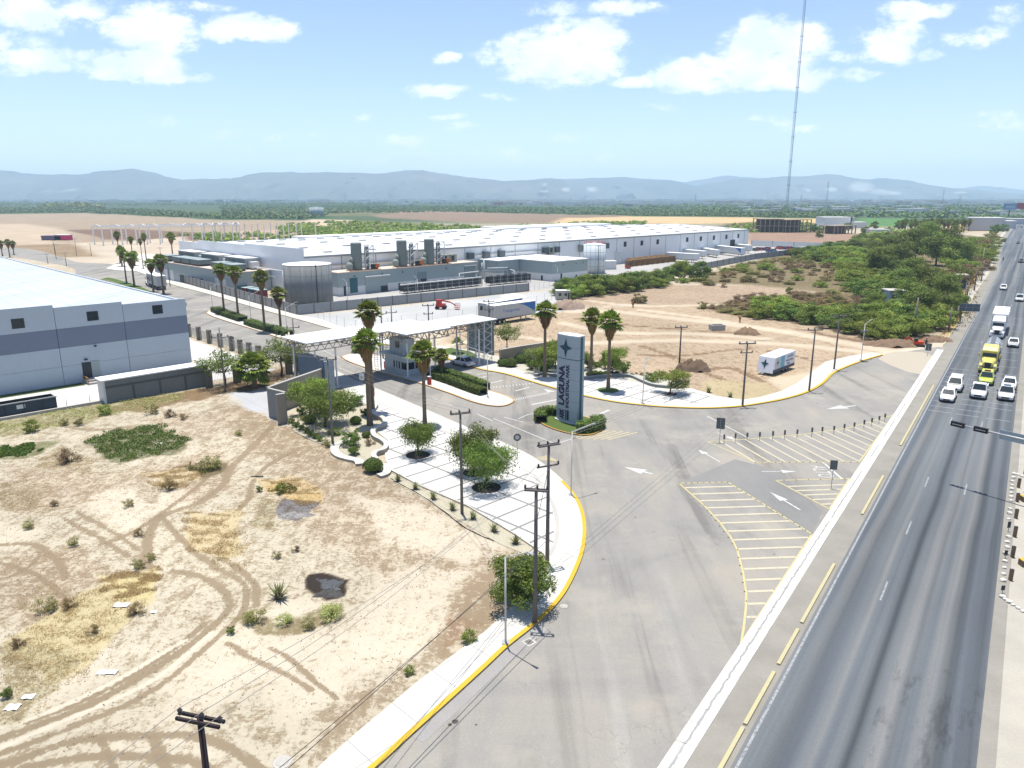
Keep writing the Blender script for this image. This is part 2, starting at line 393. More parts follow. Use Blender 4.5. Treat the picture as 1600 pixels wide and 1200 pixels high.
paint([(1240, 512), (1380, 538), (1450, 522), (1475, 530), (1420, 548), (1300, 530)], (.27, .20, .145), .3, 1.0)
paint([(1370, 560), (1400, 545), (1475, 532), (1510, 515), (1490, 560), (1450, 600)], (.40, .35, .265), .8, 1.2)
for w_, pts in ((2.2, [(895, 487), (960, 487), (1040, 496), (1150, 508), (1250, 522), (1390, 549)]), (1.6, [(850, 541), (925, 536), (1075, 532), (1250, 540), (1360, 552)]),
                (1.2, [(1000, 484), (1100, 497), (1210, 516)]), (1.4, [(880, 505), (960, 520), (1080, 521), (1200, 530)]), (1.2, [(920, 470), (1000, 478), (1130, 476)]),
                (1.0, [(700, 540), (790, 525), (870, 535)])):
    rut(pts, w_, (.40, .34, .25), .95, .8)
for w_, pts in ((.7, [(900, 498), (1000, 510), (1150, 520)]), (.6, [(1170, 600), (1120, 590), (1060, 560), (1000, 540)]), (.8, [(1090, 580), (1140, 575), (1190, 595)]), (.5, [(950, 550), (1060, 556), (1170, 545), (1260, 560)])):
    rut(pts, w_, (.24, .17, .11), .25, .6)
paint([(1110, 592), (1190, 600), (1210, 618), (1140, 630), (1085, 612)], (.33, .27, .16), .55, 1)
paint([(1200, 592), (1260, 580), (1300, 570), (1270, 600), (1225, 622)], (.37, .31, .22), .8, .8)
# the near lot
LOT = [(-400, 640), (160, 625), (330, 603), (430, 655), (610, 740), (850, 870), (757, 990), (560, 1145), (400, 1300), (-400, 1300)]
paint(LOT, (.375, .335, .25), .47, .8)
for p, b in (([(345, 625), (440, 655), (520, 700), (615, 745), (640, 790), (520, 800), (440, 730), (375, 690)], .37), ([(430, 710), (600, 750), (720, 810), (830, 870), (760, 920), (600, 900), (500, 850), (420, 780)], .42),
             ([(700, 880), (850, 880), (800, 960), (690, 1040), (640, 1000)], .33), ([(540, 1080), (650, 1020), (560, 1140), (480, 1190)], .36),
             ([(0, 860), (120, 850), (180, 900), (60, 980), (0, 980)], .40), ([(240, 650), (360, 640), (340, 690), (300, 690)], .44),
             ([(0, 730), (200, 740), (330, 700), (380, 760), (250, 800), (0, 800)], .42)):
    paint(p, (.36, .305, .225), b, 1.2, .8)
for p in ([(560, 770), (680, 800), (790, 850), (720, 880), (600, 850)], [(600, 900), (740, 890), (700, 980), (560, 1080), (440, 1120), (420, 1040), (560, 980)],
          [(300, 1000), (450, 930), (560, 960), (430, 1060), (260, 1130)], [(0, 1070), (170, 1020), (260, 1000), (130, 1080), (0, 1120)], [(150, 770), (280, 740), (300, 790), (200, 830), (130, 800)],
          [(0, 820), (60, 825), (40, 845), (0, 845)], [(175, 1160), (225, 1158), (228, 1178), (170, 1180)], [(255, 1158), (330, 1165), (350, 1190), (290, 1195)]):
    paint(p, (.43, .38, .29), .58, 1.0, .7)
paint([(355, 608), (400, 605), (440, 628), (455, 658), (415, 650), (370, 628)], (.34, .34, .34), .7, .7)
paint([(150, 640), (330, 603), (480, 560), (440, 600), (400, 610), (300, 625), (160, 650)], (.25, .19, .12), .35, .6)
for w_, pts in ((.28, [(-60, 1178), (0, 1155), (125, 1107), (225, 1055), (300, 1005), (350, 962), (357, 937), (337, 912), (312, 900), (270, 893)]),
                (.24, [(-60, 1196), (0, 1177), (100, 1140), (225, 1087), (312, 1020), (375, 962), (385, 925), (372, 905), (330, 885)]),
                (.22, [(40, 1130), (150, 1085), (250, 1030), (320, 975)]), (.30, [(-20, 1198), (25, 1190), (100, 1162), (200, 1150), (300, 1151), (375, 1177), (420, 1215)]),
                (.30, [(40, 1200), (137, 1183), (225, 1182), (300, 1190), (340, 1215)]), (.3, [(238, 1152), (250, 1180), (262, 1210)]),
                (.20, [(355, 1005), (400, 1032), (450, 1055), (485, 1078)]), (.18, [(425, 1012), (460, 1035), (495, 1068), (525, 1090)]), (.2, [(160, 1155), (170, 1180), (180, 1215)]),
                (.28, [(400, 945), (398, 915), (375, 890), (345, 872)]), (.26, [(0, 852), (50, 850), (75, 865), (95, 882), (100, 905)]), (.2, [(62, 865), (50, 882), (20, 900), (0, 905)]),
                (.4, [(440, 640), (420, 672), (362, 730), (350, 755), (312, 785), (250, 808), (230, 850), (232, 900)]), (.25, [(330, 740), (290, 775), (210, 830), (160, 850)]),
                (.2, [(0, 880), (60, 900), (110, 950), (90, 990)]), (.25, [(250, 805), (300, 860), (330, 880)]), (.2, [(100, 810), (170, 850), (200, 870)]), (.2, [(120, 800), (190, 840), (215, 860)]),
                (.3, [(300, 688), (200, 668), (140, 672), (60, 660), (0, 668)]), (.3, [(470, 700), (430, 720), (400, 745), (380, 790), (320, 830)])):
    rut(pts, w_, TR, .05, .8)
for w_, pts in ((.16, [(-20, 1140), (60, 1118), (180, 1065), (290, 1000)]), (.16, [(0, 1168), (110, 1122), (240, 1062), (330, 990)])):
    rut(pts, w_, (.45, .40, .31), .9, .7)
for p, c, b in (([(135, 690), (165, 672), (200, 672), (250, 660), (262, 675), (297, 688), (280, 702), (240, 710), (190, 722), (170, 715), (152, 700)], (.055, .075, .02), .4),
                ([(-30, 702), (0, 700), (60, 690), (63, 706), (20, 716), (-30, 716)], (.09, .12, .03), .4), ([(298, 722), (342, 726), (343, 738), (310, 746), (296, 733)], (.12, .11, .05), .3),
                ([(-60, 655), (0, 648), (80, 640), (160, 628), (290, 612), (290, 622), (210, 640), (130, 662), (0, 682), (-60, 690)], (.26, .25, .13), .4),
                ([(220, 745), (290, 728), (310, 745), (275, 765), (230, 760)], (.36, .29, .15), .5), ([(280, 800), (345, 803), (378, 840), (350, 872), (300, 862), (288, 820)], (.37, .29, .14), .55),
                ([(405, 745), (455, 743), (505, 770), (512, 785), (480, 790), (440, 772), (410, 765)], (.38, .28, .12), .55), ([(95, 950), (170, 905), (240, 898), (252, 930), (180, 1000), (120, 1062), (60, 1080), (0, 1010)], (.36, .30, .14), .55),
                ([(150, 905), (240, 885), (250, 925), (180, 935)], (.38, .32, .15), .6), ([(0, 1010), (50, 1000), (110, 1050), (60, 1110), (0, 1130)], (.28, .25, .15), .4),
                ([(330, 860), (400, 845), (360, 880)], (.36, .29, .15), .5), ([(385, 775), (440, 785), (430, 830), (380, 820)], (.27, .24, .15), .4), ([(85, 700), (150, 715), (140, 740), (60, 730)], (.30, .25, .16), .4),
                ([(0, 755), (70, 760), (60, 800), (0, 800)], (.28, .24, .16), .4), ([(200, 755), (260, 765), (250, 790), (200, 780)], (.28, .24, .17), .4),
                ([(340, 965), (400, 955), (440, 965), (530, 935), (545, 965), (480, 985), (400, 990)], (.24, .22, .12), .3), ([(700, 960), (760, 975), (730, 1005), (690, 1020)], (.30, .22, .15), .4)):
    paint(p, c, b, .25, .62)
paint([(432, 784), (450, 774), (470, 776), (505, 785), (498, 795), (470, 815), (445, 812), (425, 800)], (.15, .14, .135), .45, .15)
paint([(486, 905), (510, 900), (542, 903), (530, 925), (500, 935), (484, 922)], (.05, .045, .042), .3, .1)
paint([(498, 908), (538, 905), (520, 915), (500, 920)], (.075, .08, .085), .5, .06)
# beyond the right edge of the highway
HR = [UW(-40, 1.6), UW(700, 1.6), UW(700, 60), UW(-40, 60)]
paint(HR, (.36, .32, .25), .6, 1.0, world=True)
idx = np.arange(nR * nA).reshape(nR, nA)
Fq = np.stack([idx[:-1, :-1], idx[:-1, 1:], idx[1:, 1:], idx[1:, :-1]], -1).reshape(-1, 4)
t = NT('ground_soil'); at = t.n('ShaderNodeVertexColor', layer_name='soil')
p_ = t.pos(); n1 = t.noise(t.map(p_, (1, 1, 1)), .75, 10, .78, .4); n2 = t.noise(p_, .05, 4, .6); n3 = t.noise(p_, 3.2, 7, .78)
rut_n = t.noise(t.map(p_, (3.2, .5, 1), (0, 0, R(38))), .6, 5, .6)
v_ = t.math('ADD', t.math('MULTIPLY', n1, .46), t.math('ADD', t.math('MULTIPLY', n3, .42), t.math('MULTIPLY', rut_n, .17)))
v_ = t.math('ADD', v_, t.math('MULTIPLY', t.math('SUBTRACT', at.outputs['Alpha'], .5), .55))
f_ = t.ramp(v_, (.455, 0), (.485, .3), (.515, .85), (.60, 1))
dark = t.mix(1, at.outputs['Color'], (.63, .565, .495), 'MULTIPLY'); lite = t.mix(1, at.outputs['Color'], (1.12, 1.13, 1.15), 'MULTIPLY')
cc = t.mix(f_, dark, lite)
cc = t.mix(1, cc, t.ramp(n2, (.3, .86), (.7, 1.1)), 'MULTIPLY')
spk = t.ramp(t.noise(p_, 14, 2, .5), (.27, .62), (.34, 1)); cc = t.mix(1, cc, spk, 'MULTIPLY')
MGND = t.bsdf(cc, .95, bump=v_, bs=.5, bd=.12, spec=.1)
GO = npmesh('ground', np.stack([GX, GY, np.zeros_like(GX)], -1).reshape(-1, 3), Fq, MGND); GO['kind'] = 'structure'
ca = GO.data.color_attributes.new('soil', 'FLOAT_COLOR', 'POINT'); ca.data.foreach_set('color', col.reshape(-1).astype(np.float32))
g2 = MB(); g2.quad((-13400, -13400, -.5), (13400, -13400, -.5), (13400, 13400, -.5), (-13400, 13400, -.5))
struct('ground_around', g2, M('soil_around', (.25, .22, .16), .95, .2, .02, local=False))

def paintm(name, c, wear=.5, under=(.2, .2, .19)):
    t = NT(name); p = t.pos(); a = t.noise(p, 6, 6, .75); return t.bsdf(t.mix(t.ramp(a, (wear - .12, 0), (wear + .03, 1)), under, c), .7, spec=.2)
# ------------------------------------------------------------------ asphalt, concrete and paint
def asphalt(name, base, warm, seed, crack=True):
    t = NT(name); p = t.pos(); a = t.noise(t.map(p, loc=(seed, 0, 0)), .07, 5, .6, 1.2); b = t.noise(t.map(p, (1, .22, 1), (0, 0, R(-25))), .35, 5, .65); c = t.noise(p, 16, 3, .8)
    f = t.math('ADD', t.math('MULTIPLY', a, .9), t.math('MULTIPLY', b, .5)); k = t.ramp(f, (.42, tuple(q * .74 for q in base)), (.66, base), (.88, warm))
    k = t.mix(1, k, t.ramp(c, (.25, .8), (.75, 1.14)), 'MULTIPLY')
    if crack:
        vo = t.n('ShaderNodeTexVoronoi', feature='DISTANCE_TO_EDGE'); vo.inputs['Scale'].default_value = .12
        w = t.n('ShaderNodeVectorMath', operation='ADD'); nn = t.n('ShaderNodeTexNoise'); t.l(p, nn.inputs[0]); nn.inputs['Scale'].default_value = .35; nn.inputs['Detail'].default_value = 6
        sc = t.n('ShaderNodeVectorMath', operation='SCALE'); t.l(nn.outputs['Color'], sc.inputs[0]); sc.inputs['Scale'].default_value = 5
        t.l(p, w.inputs[0]); t.l(sc.outputs[0], w.inputs[1]); t.l(w.outputs[0], vo.inputs['Vector'])
        cr = t.ramp(vo.outputs['Distance'], (.001, .8), (.003, 1)); gate = t.ramp(t.noise(p, .06, 2), (.46, 1), (.54, 0)); k = t.mix(gate, k, t.mix(1, k, cr, 'MULTIPLY'))
        sp = t.ramp(t.noise(p, 1.1, 2, .5), (.22, .55), (.27, 1)); k = t.mix(1, k, sp, 'MULTIPLY')
        tw = t.noise(t.map(p, (.28, .02, 1), (0, 0, R(-22))), 1, 4, .6, .6); k = t.mix(1, k, t.ramp(tw, (.34, .70), (.45, .98), (.6, 1), (.72, 1.15)), 'MULTIPLY')
        du = t.noise(p, .13, 6, .7); k = t.mix(t.ramp(du, (.52, 0), (.66, .6)), k, (.31, .285, .235))
    return t.bsdf(k, .85, bump=c, bs=.15, bd=.01, spec=.2)
MASP = asphalt('asphalt_lot', (.235, .226, .205), (.285, .262, .222), 0)
def conc(name, c, jd=None, jw=.05, jd2=None, lo=.9):
    t = NT(name); p = t.pos(); a = t.noise(p, .35, 5, .6); b = t.noise(p, 7, 3, .7)
    k = t.mix(t.ramp(a, (.3, 0), (.7, 1)), tuple(q * lo for q in c), c); k = t.mix(1, k, t.ramp(b, (.3, .93), (.7, 1.04)), 'MULTIPLY')
    if jd:
        q = t.n('ShaderNodeSeparateXYZ'); t.l(t.map(p, rot=(0, 0, R(-45))), q.inputs[0])
        for (o, d) in ((0, jd), (1, jd2 or jd)):
            s = t.math('LESS_THAN', t.math('FRACT', t.math('DIVIDE', q.outputs[o], d)), jw / d); k = t.mix(s, k, tuple(v * .37 for v in c))
    return t.bsdf(k, .8, spec=.2)
MCON = conc('concrete_walk', (.50, .485, .44), 3.2, .03); MCON2 = conc('concrete_old', (.40, .385, .35)); MPLZ = conc('plaza_paving', (.54, .53, .50), 3.9, .26, 2.55)

MYEL = paintm('yellow_kerb_paint', (.50, .32, .03), .37, (.42, .30, .07)); MYEL2 = paintm('pale_yellow_paint', (.45, .39, .19), .45)
MORG = paintm('faded_orange_paint', (.42, .22, .05), .45, (.35, .3, .25)); MWHT = paintm('white_road_paint', (.48, .48, .45), .475); MWHT2 = paintm('worn_white_paint', (.34, .34, .33), .5)
MCRM = paintm('cream_stripe_paint', (.45, .405, .29), .44)
LK = [(470, 1300), (590, 1200), (640, 1154), (700, 1100), (760, 1045), (795, 1012), (835, 980), (862, 955), (885, 926), (903, 890), (913, 860), (916, 830), (912, 802), (900, 776), (880, 753), (855, 731), (830, 714), (800, 699),
      (760, 682), (700, 656), (640, 630), (590, 609), (545, 590), (515, 577)]
RK = [(20, 387), (57, 391), (100, 403), (125, 410), (175, 413), (215, 425), (262, 443), (325, 460), (400, 482), (470, 501), (525, 517), (600, 539), (680, 553), (705, 564), (746, 577), (787.5, 585), (825, 596), (870, 609), (916, 620.6), (959, 629),
      (1006, 634.7), (1044, 637.5), (1100, 639.2), (1150, 637), (1187, 632), (1225, 625), (1262, 614), (1287, 600), (1307, 582), (1345, 566), (1385, 554)]
LKs = smoothline(gp(LK) + [EN(56, 100), EN(56, 125), EN(56, 160), EN(57, 200), EN(62, 250), EN(80, 310)] + gp([(60, 408), (0, 398), (-80, 384)]), 5); RKs = smoothline(gp(RK), 5)
rd = [(p.x, p.y) for p in LKs] + [(p.x, p.y) for p in RKs] + [tuple(UW(150, -10.9)[:2]), tuple(UW(150, -8.1)[:2]), tuple(UW(8, -8.1)[:2])]
b = MB(); b.prism(rd, .0, .02); struct('entrance_road', b, MASP)
b = MB(); b.poly([(p.x, p.y, .0265) for p in gp([(1372, 561), (1392, 571), (1420, 582), (1444, 586), (1452, 572), (1463, 558), (1440, 550), (1400, 549), (1383, 553)])][::-1]); struct('sand_drift', b, paintm('sand_drift', (.38, .33, .25), .47, (.26, .25, .225)))
b = MB()
for q_ in ([(1062, 755), (1148, 718), (1215, 735), (1137.5, 753.5)], [(1137.5, 753.5), (1215, 735), (1285, 800), (1268, 834)]): b.poly([(p.x, p.y, .0235) for p in gp(q_)])
struct('road_patch', b, asphalt('asphalt_patch', (.19, .188, .178), (.215, .21, .195), 11, False))
t = NT('asphalt_highway'); p = t.pos(); q = t.n('ShaderNodeSeparateXYZ')
mp = t.map(p, rot=(0, 0, R(34.75))); t.l(mp, q.inputs[0])       # x = across, y = along
wig = t.noise(t.map(mp, (.02, .03, 1)), 1, 3, .5); ac = t.math('ADD', q.outputs[0], t.math('MULTIPLY', t.math('SUBTRACT', wig, .5), .8))
cvx = t.n('ShaderNodeCombineXYZ'); t.l(ac, cvx.inputs[0]); t.l(t.math('MULTIPLY', q.outputs[1], .006), cvx.inputs[1])
st = t.noise(cvx.outputs[0], .9, 3, .5)
k = t.ramp(st, (.30, (.055, .066, .078)), (.44, (.09, .103, .115)), (.56, (.125, .134, .138)), (.70, (.17, .17, .165)))
for w0, ww, dk in ((-3.75, .50, .50), (-.35, .55, .55), (-6.6, .8, .72), (1.0, .6, .7), (-2.2, .3, .8)):
    d_ = t.math('DIVIDE', t.math('ABSOLUTE', t.math('SUBTRACT', ac, w0)), ww); k = t.mix(1, k, t.ramp(d_, (0, dk), (1, 1)), 'MULTIPLY')
bl = t.ramp(t.noise(t.map(mp, (.75, .22, 1)), 1, 8, .75), (.38, .68), (.48, 1)); k = t.mix(t.math('MULTIPLY', t.math('LESS_THAN', q.outputs[1], 44), t.math('GREATER_THAN', q.outputs[0], -3.2)), k, t.mix(1, k, bl, 'MULTIPLY'))
k = t.mix(1, k, t.ramp(t.noise(p, 14, 3, .8), (.25, .82), (.75, 1.14)), 'MULTIPLY'); k = t.mix(1, k, t.ramp(t.noise(p, .03, 3), (.3, .85), (.7, 1.12)), 'MULTIPLY')
MHW = t.bsdf(k, .8, spec=.25)
def bend(u): return -7.0 * (1 - math.exp(-max(0, u - 330) / 170.0)) if u > 330 else 0.0
def band(b, u0, u1, w0, w1, z, mi=0, step=20):
    us = list(np.arange(u0, u1, step)) + [u1]
    for i in range(len(us) - 1): b.quad(UW(us[i], w0 + bend(us[i]), z), UW(us[i], w1 + bend(us[i]), z), UW(us[i + 1], w1 + bend(us[i + 1]), z), UW(us[i + 1], w0 + bend(us[i + 1]), z), mi)
b = MB(); band(b, -60, 2600, -8.15, 1.35, .03); struct('highway', b, MHW)
b = MB(); band(b, -60, 180, -9.9, -8.12, .024); band(b, -60, 2600, 1.33, 2.1, .02); band(b, 150, 2600, -10.4, -8.1, .02); struct('road_shoulder', b, conc('shoulder', (.255, .24, .205), lo=.8))
b = MB(); band(b, -60, 2600, 2.1, 5.5, .012); struct('roadside_verge', b, conc('verge', (.37, .345, .29), lo=.85))
# concrete gutter strip with its dark centre seam
b = MB()
for u in np.arange(-30, 146, 3.0):
    j = .0; b.box(-10.95, -9.95, u + .01, u + 2.985, 0, .05, 0, Matrix.Identity(4))
b.v = [tuple(UW(v[1], v[0], v[2])) for v in b.v]; b.f = [f[::-1] for f in b.f]
t = NT('gutter'); p = t.pos(); q = t.n('ShaderNodeSeparateXYZ'); t.l(t.map(p, rot=(0, 0, R(34.75))), q.inputs[0]); a = t.noise(p, 1.2, 6, .7)
d_ = t.math('ABSOLUTE', t.math('ADD', q.outputs[0], t.math('MULTIPLY_ADD', t.math('SUBTRACT', a, .5), .35, 10.47))); seam = t.ramp(d_, (.05, 0), (.09, 1)); gate = t.ramp(t.noise(p, .12, 2), (.38, 0), (.44, 1))
k = t.mix(t.ramp(t.noise(p, .8, 7, .8), (.36, 0), (.46, 1)), (.36, .35, .32), (.60, .58, .52)); k = t.mix(t.math('MULTIPLY', t.math('SUBTRACT', 1, seam), gate), k, (.26, .26, .25))
struct('concrete_gutter', b, t.bsdf(k, .85, spec=.2))
# kerbs beside the highway, broken where the slip roads cross
b = MB()
for (y0, y1) in ((1330, 1139), (1134, 1052), (1040, 985), (975, 883), (805, 745), (697, 603), (520, 470), (465, 420)):
    x0 = 1128 + (1200 - y0) * .565 if y0 > 600 else 1500; u0 = toUW(G(*((1128 + (1200 - y0) * .556), y0)))[0]; u1 = toUW(G(*((1128 + (1200 - y1) * .556), y1)))[0]
    if y0 <= 520: u0, u1 = {520: (152, 180), 465: (186, 240)}[y0]; w = -10.4
    else: w = -8.5
    b.box(w - .1, w + .1, u0, u1, 0, .13, 0, Matrix.Identity(4))
b.v = [tuple(UW(v[1], v[0], v[2])) for v in b.v]; b.f = [f[::-1] for f in b.f]
struct('highway_kerb', b, paintm('kerb_faded_yellow', (.40, .36, .20), .46, (.33, .31, .25)))
b = MB(); band(b, 210, 2000, -12.5, -10.6, .1); struct('pavement_strip', b, MCON2)
# highway paint
b = MB(); band(b, -60, 2600, -7.98, -7.84, .036)
for u in np.arange(14, 420, 12.0):
    for w in (-4.9, -1.75):
        if rnd.random() < .3: b.quad(UW(u, w - .06, .036), UW(u, w + .06, .036), UW(u + 3, w + .06, .036), UW(u + 3, w - .06, .036))
struct('lane_markings', b, paintm('lane_paint', (.29, .30, .30), .51, (.13, .14, .145)))
b = MB(); ru = []
for y in (655, 647, 638, 630, 622, 613, 605, 597, 590, 583, 571, 560, 548, 537, 526, 515, 505, 495): ru.append(toUW(G(1548, y))[0])
for i, u in enumerate(ru):
    for w in (-7.7, -4.7, -1.6):
        if rnd.random() < .93: b.quad(UW(u, w, .036), UW(u, w + 2.6, .036), UW(u + .16, w + 2.6, .036), UW(u + .16, w, .036))
struct('rumble_lines', b, paintm('rumble_paint', (.30, .32, .34), .5, (.12, .135, .145)))
# sidewalks and plazas
LI = [(300, 1380), (555, 1150), (650, 1070), (700, 1032), (757, 990), (795, 955), (835, 920), (858, 890), (850, 868), (800, 834), (730, 792), (655, 760), (612, 737), (603, 722), (600, 700), (606, 690), (588, 675), (602, 660), (588, 645), (560, 625), (530, 605), (505, 592), (480, 582)]
i1 = LKs.index(min(LKs, key=lambda q_: (q_ - G(500, 569)).length))
sw = [(p.x, p.y) for p in LKs[:i1]] + [(p.x, p.y) for p in gp(LI)[::-1]]
b = MB(); b.prism(sw, 0, .14); struct('sidewalk', b, MCON)
PLZ = [(592, 632), (640, 652), (700, 678), (760, 705), (812, 730), (842, 754), (860, 785), (867, 815), (864, 850), (855, 866), (800, 830), (730, 788), (655, 756), (616, 735), (606, 722), (606, 702), (612, 690), (600, 674), (606, 660), (594, 645)]
b = MB(); b.poly([(p.x, p.y, .147) for p in gp(PLZ, .147)][::-1]); struct('plaza_paving', b, MPLZ)
b = MB(); arc = smoothline(gp([(835, 742), (858, 777), (867, 797), (871, 820), (868, 847), (858, 867)], .15), 5); b.strip(arc, .32, .152); b.strip(smoothline(gp([(560, 616), (640, 650), (700, 676), (760, 703), (835, 742)], .15), 3), .16, .152); struct('plaza_border', b, conc('grey_band', (.40, .385, .35)))
def kerb(name, line, w, z, mat, side=1):
    b = MB(); L = line; Q = offset(line, w * side)
    for i in range(len(L) - 1):
        a, a2, c2, c = L[i], L[i + 1], Q[i + 1], Q[i]
        b.quad((a.x, a.y, z), (a2.x, a2.y, z), (c2.x, c2.y, z), (c.x, c.y, z)); b.quad((a.x, a.y, 0), (a2.x, a2.y, 0), (a2.x, a2.y, z), (a.x, a.y, z)); b.quad((c.x, c.y, 0), (c2.x, c2.y, 0), (c2.x, c2.y, z), (c.x, c.y, z))
    return struct(name, b, mat)
j = LKs.index(min(LKs, key=lambda q_: (q_ - G(880, 753)).length))
kerb('yellow_kerb', LKs[:j + 1], .30, .155, MYEL, 1)
kerb('pale_kerb', LKs[j:i1], .18, .15, MCON, 1)
b = MB(); ds = smoothline(gp([(640, 1150), (700, 1096), (760, 1041), (800, 1006), (840, 974)]), 3); b.strip(offset(ds, -.45), .9, .026); struct('concrete_apron', b, conc('apron', (.27, .26, .245)))
RI = [(215, 418), (262, 436), (330, 455), (405, 476), (462, 492), (500, 499), (560, 520), (640, 535), (680, 541), (735, 548), (800, 572), (836, 585), (880, 588), (950, 590), (1005, 598), (1040, 606), (1080, 608), (1120, 620), (1160, 626), (1187, 622), (1222, 612), (1245, 600), (1268, 583), (1290, 566), (1330, 557), (1362, 552)]
sw = [(p.x, p.y) for p in RKs[RKs.index(min(RKs, key=lambda q_: (q_ - G(215, 425)).length)):-1]] + [(p.x, p.y) for p in gp(RI)[::-1]]
b = MB(); b.prism(sw, 0, .14); struct('sidewalk', b, MCON)
j0 = RKs.index(min(RKs, key=lambda q_: (q_ - G(215, 425)).length)); j1 = RKs.index(min(RKs, key=lambda q_: (q_ - G(600, 539)).length))
kerb('pale_kerb', RKs[j0:j1 + 1], .3, .15, MCRM, 1); kerb('yellow_kerb', RKs[j1:-1], .36, .155, MYEL, 1)
b = MB(); b.poly([(p.x, p.y, .147) for p in gp([(905, 612), (960, 622), (1010, 628), (1060, 630), (1110, 630), (1115, 621), (1080, 611), (1040, 608), (1000, 601), (950, 593), (900, 592)], .147)]); struct('plaza_paving', b, MPLZ)
# planted ground between the walls
MPEB = paintm('pebble_bed', (.37, .34, .255), .46, (.27, .245, .175)); MPEB2 = conc('white_gravel', (.44, .42, .35), lo=.8)
b = MB(); b.poly([(p.x, p.y, .06) for p in gp([(448, 660), (480, 640), (520, 600), (530, 605), (560, 625), (588, 645), (602, 660), (588, 675), (606, 690), (600, 700), (590, 716), (600, 740), (566, 728), (520, 700), (490, 690), (462, 676)])][::-1]); struct('planting_bed', b, MPEB)
b = MB(); b.poly([(p.x, p.y, .03) for p in gp([(612, 740), (655, 762), (730, 794), (800, 836), (850, 870), (835, 872), (780, 850), (700, 803), (650, 772), (605, 748)])]); struct('planting_bed', b, MPEB)
b = MB(); b.poly([(p.x, p.y, .16) for p in gp([(690, 549), (750, 560), (780, 566), (836, 586), (880, 590), (950, 588), (1000, 597), (1060, 604), (1060, 596), (960, 578), (880, 560), (790, 560), (740, 545)], .16)]); struct('planting_bed', b, MPEB2)
# medians
MISL = conc('island_concrete', (.56, .545, .50), 2.5, .03)
def island(name, px, top, km, kw=.22, z=.15):
    ln = smoothline(gp(px + [px[0]]), 5); b = MB(); b.prism([(p.x, p.y) for p in ln[:-1]], 0, z - .005); struct(name, b, top); L = [(p.x, p.y) for p in ln[:-1]]
    a = sum(L[i][0] * L[(i + 1) % len(L)][1] - L[(i + 1) % len(L)][0] * L[i][1] for i in range(len(L)))
    kerb(name + '_kerb', ln, kw, z, km, 1 if a > 0 else -1); return ln
island('booth_island', [(532, 558), (545, 566), (590, 582), (652, 599), (700, 615), (735, 628), (765, 635), (790, 635), (804, 627), (790, 619), (745, 605), (700, 590), (650, 572), (600, 558), (560, 552)], MISL, MORG)
island('sign_island', [(838, 655), (849, 665), (875, 675), (905, 681), (927, 680), (943, 671), (938, 662), (920, 654), (890, 646), (860, 643), (843, 646)], M('lawn', (.065, .10, .02), .95, .25, 3), MORG, .18)
island('median_island', [(322, 490), (340, 498), (410, 520), (460, 536), (478, 532), (450, 520), (400, 503), (345, 484), (330, 484)], MISL, MORG, .18)
island('roundabout_island', [(165, 420), (185, 423), (225, 425), (262, 436), (285, 436), (285, 420), (230, 411), (185, 413)], MISL, MCRM, .2)
island('side_island', [(156, 437), (175, 441), (215, 455), (262, 470), (250, 462), (225, 450), (195, 440), (170, 434)], M('lawn', (.065, .10, .02)), MCRM, .2)
b = MB(); b.prism([(p.x, p.y) for p in gp([(685, 548), (705, 545), (735, 551), (748, 558), (730, 561), (705, 556)])], 0, .20); struct('lawn', b, M('lawn', (.065, .10, .02)))
# tree pits
for (x, y, r_, m_) in ((653, 713, 1.25, 'dark_mulch'), (760, 764, 1.35, 'dark_mulch'), (741, 741, 1.1, 'dark_mulch'), (950, 611, 1.5, 'lawn'), (1047, 617, .9, 'dark_mulch')):
    b = MB(); c_ = G(x, y); b.lathe([(r_, .0), (r_, .165), (r_ * .6, .2), (.02, .22)], 20, (c_.x, c_.y, 0)); struct('tree_pit', b, M(m_, (.03, .024, .018) if m_ != 'lawn' else (.065, .10, .02), .95, .3, 4))
# painted hatching
def clipline(P, p0, d):
    ts = []
    for i in range(len(P)):
        a, c = P[i], P[(i + 1) % len(P)]; e = c - a; den = d.x * e.y - d.y * e.x
        if abs(den) < 1e-9: continue
        w = a - p0; s = (w.x * e.y - w.y * e.x) / den; u = (w.x * d.y - w.y * d.x) / den
        if 0 <= u < 1: ts.append(s)
    ts.sort(); return ts
ZP = .03
def hatch(name, outline, a, c, n, sp_to, w=.26, start=0):
    """stripes parallel to a-c, n of them, from a towards sp_to"""
    P = gp(outline); d = (G(*c) - G(*a)).normalized(); b = MB()
    for k in range(start, n):
        p0 = G(*a).lerp(G(*sp_to), k / (n - 1)); ts = clipline(P, p0, d)
        for i in range(0, len(ts) - 1, 2):
            q0, q1 = p0 + d * (ts[i] + .12), p0 + d * (ts[i + 1] - .12)
            if (q1 - q0).length > .3: b.strip([q0, q1], w, ZP)
    struct(name, b, MCRM)
    b = MB(); L = P + [P[0]]
    for i in range(len(L) - 1): b.strip([L[i], L[i + 1]], .15, ZP + .003 + .001 * (i % 2))
    struct('yellow_outline', b, MYEL2)
IA = [(1061, 755.5), (1137.5, 753.7), (1268.7, 835), (1230, 895), (1158, 1006), (1162, 981), (1165.5, 950), (1166, 928), (1161, 895), (1152, 860), (1142, 840), (1125, 817), (1100, 790)]
hatch('hatched_stripes', IA, (1085, 762), (1140, 760.5), 15, (1190, 964))
IB = [(1105, 690.5), (1175, 686), (1250, 679.5), (1325, 669), (1396, 649), (1380, 672), (1350, 712), (1342, 722), (1180, 723), (1160, 714)]
hatch('hatched_stripes', IB, (1131, 693), (1180, 722.5), 16, (1372, 658), .22)
IC = [(1212, 751), (1327, 748.5), (1296, 796)]
hatch('hatched_stripes', IC, (1232, 760.5), (1322, 757.5), 5, (1290, 788), .24)
b = MB()
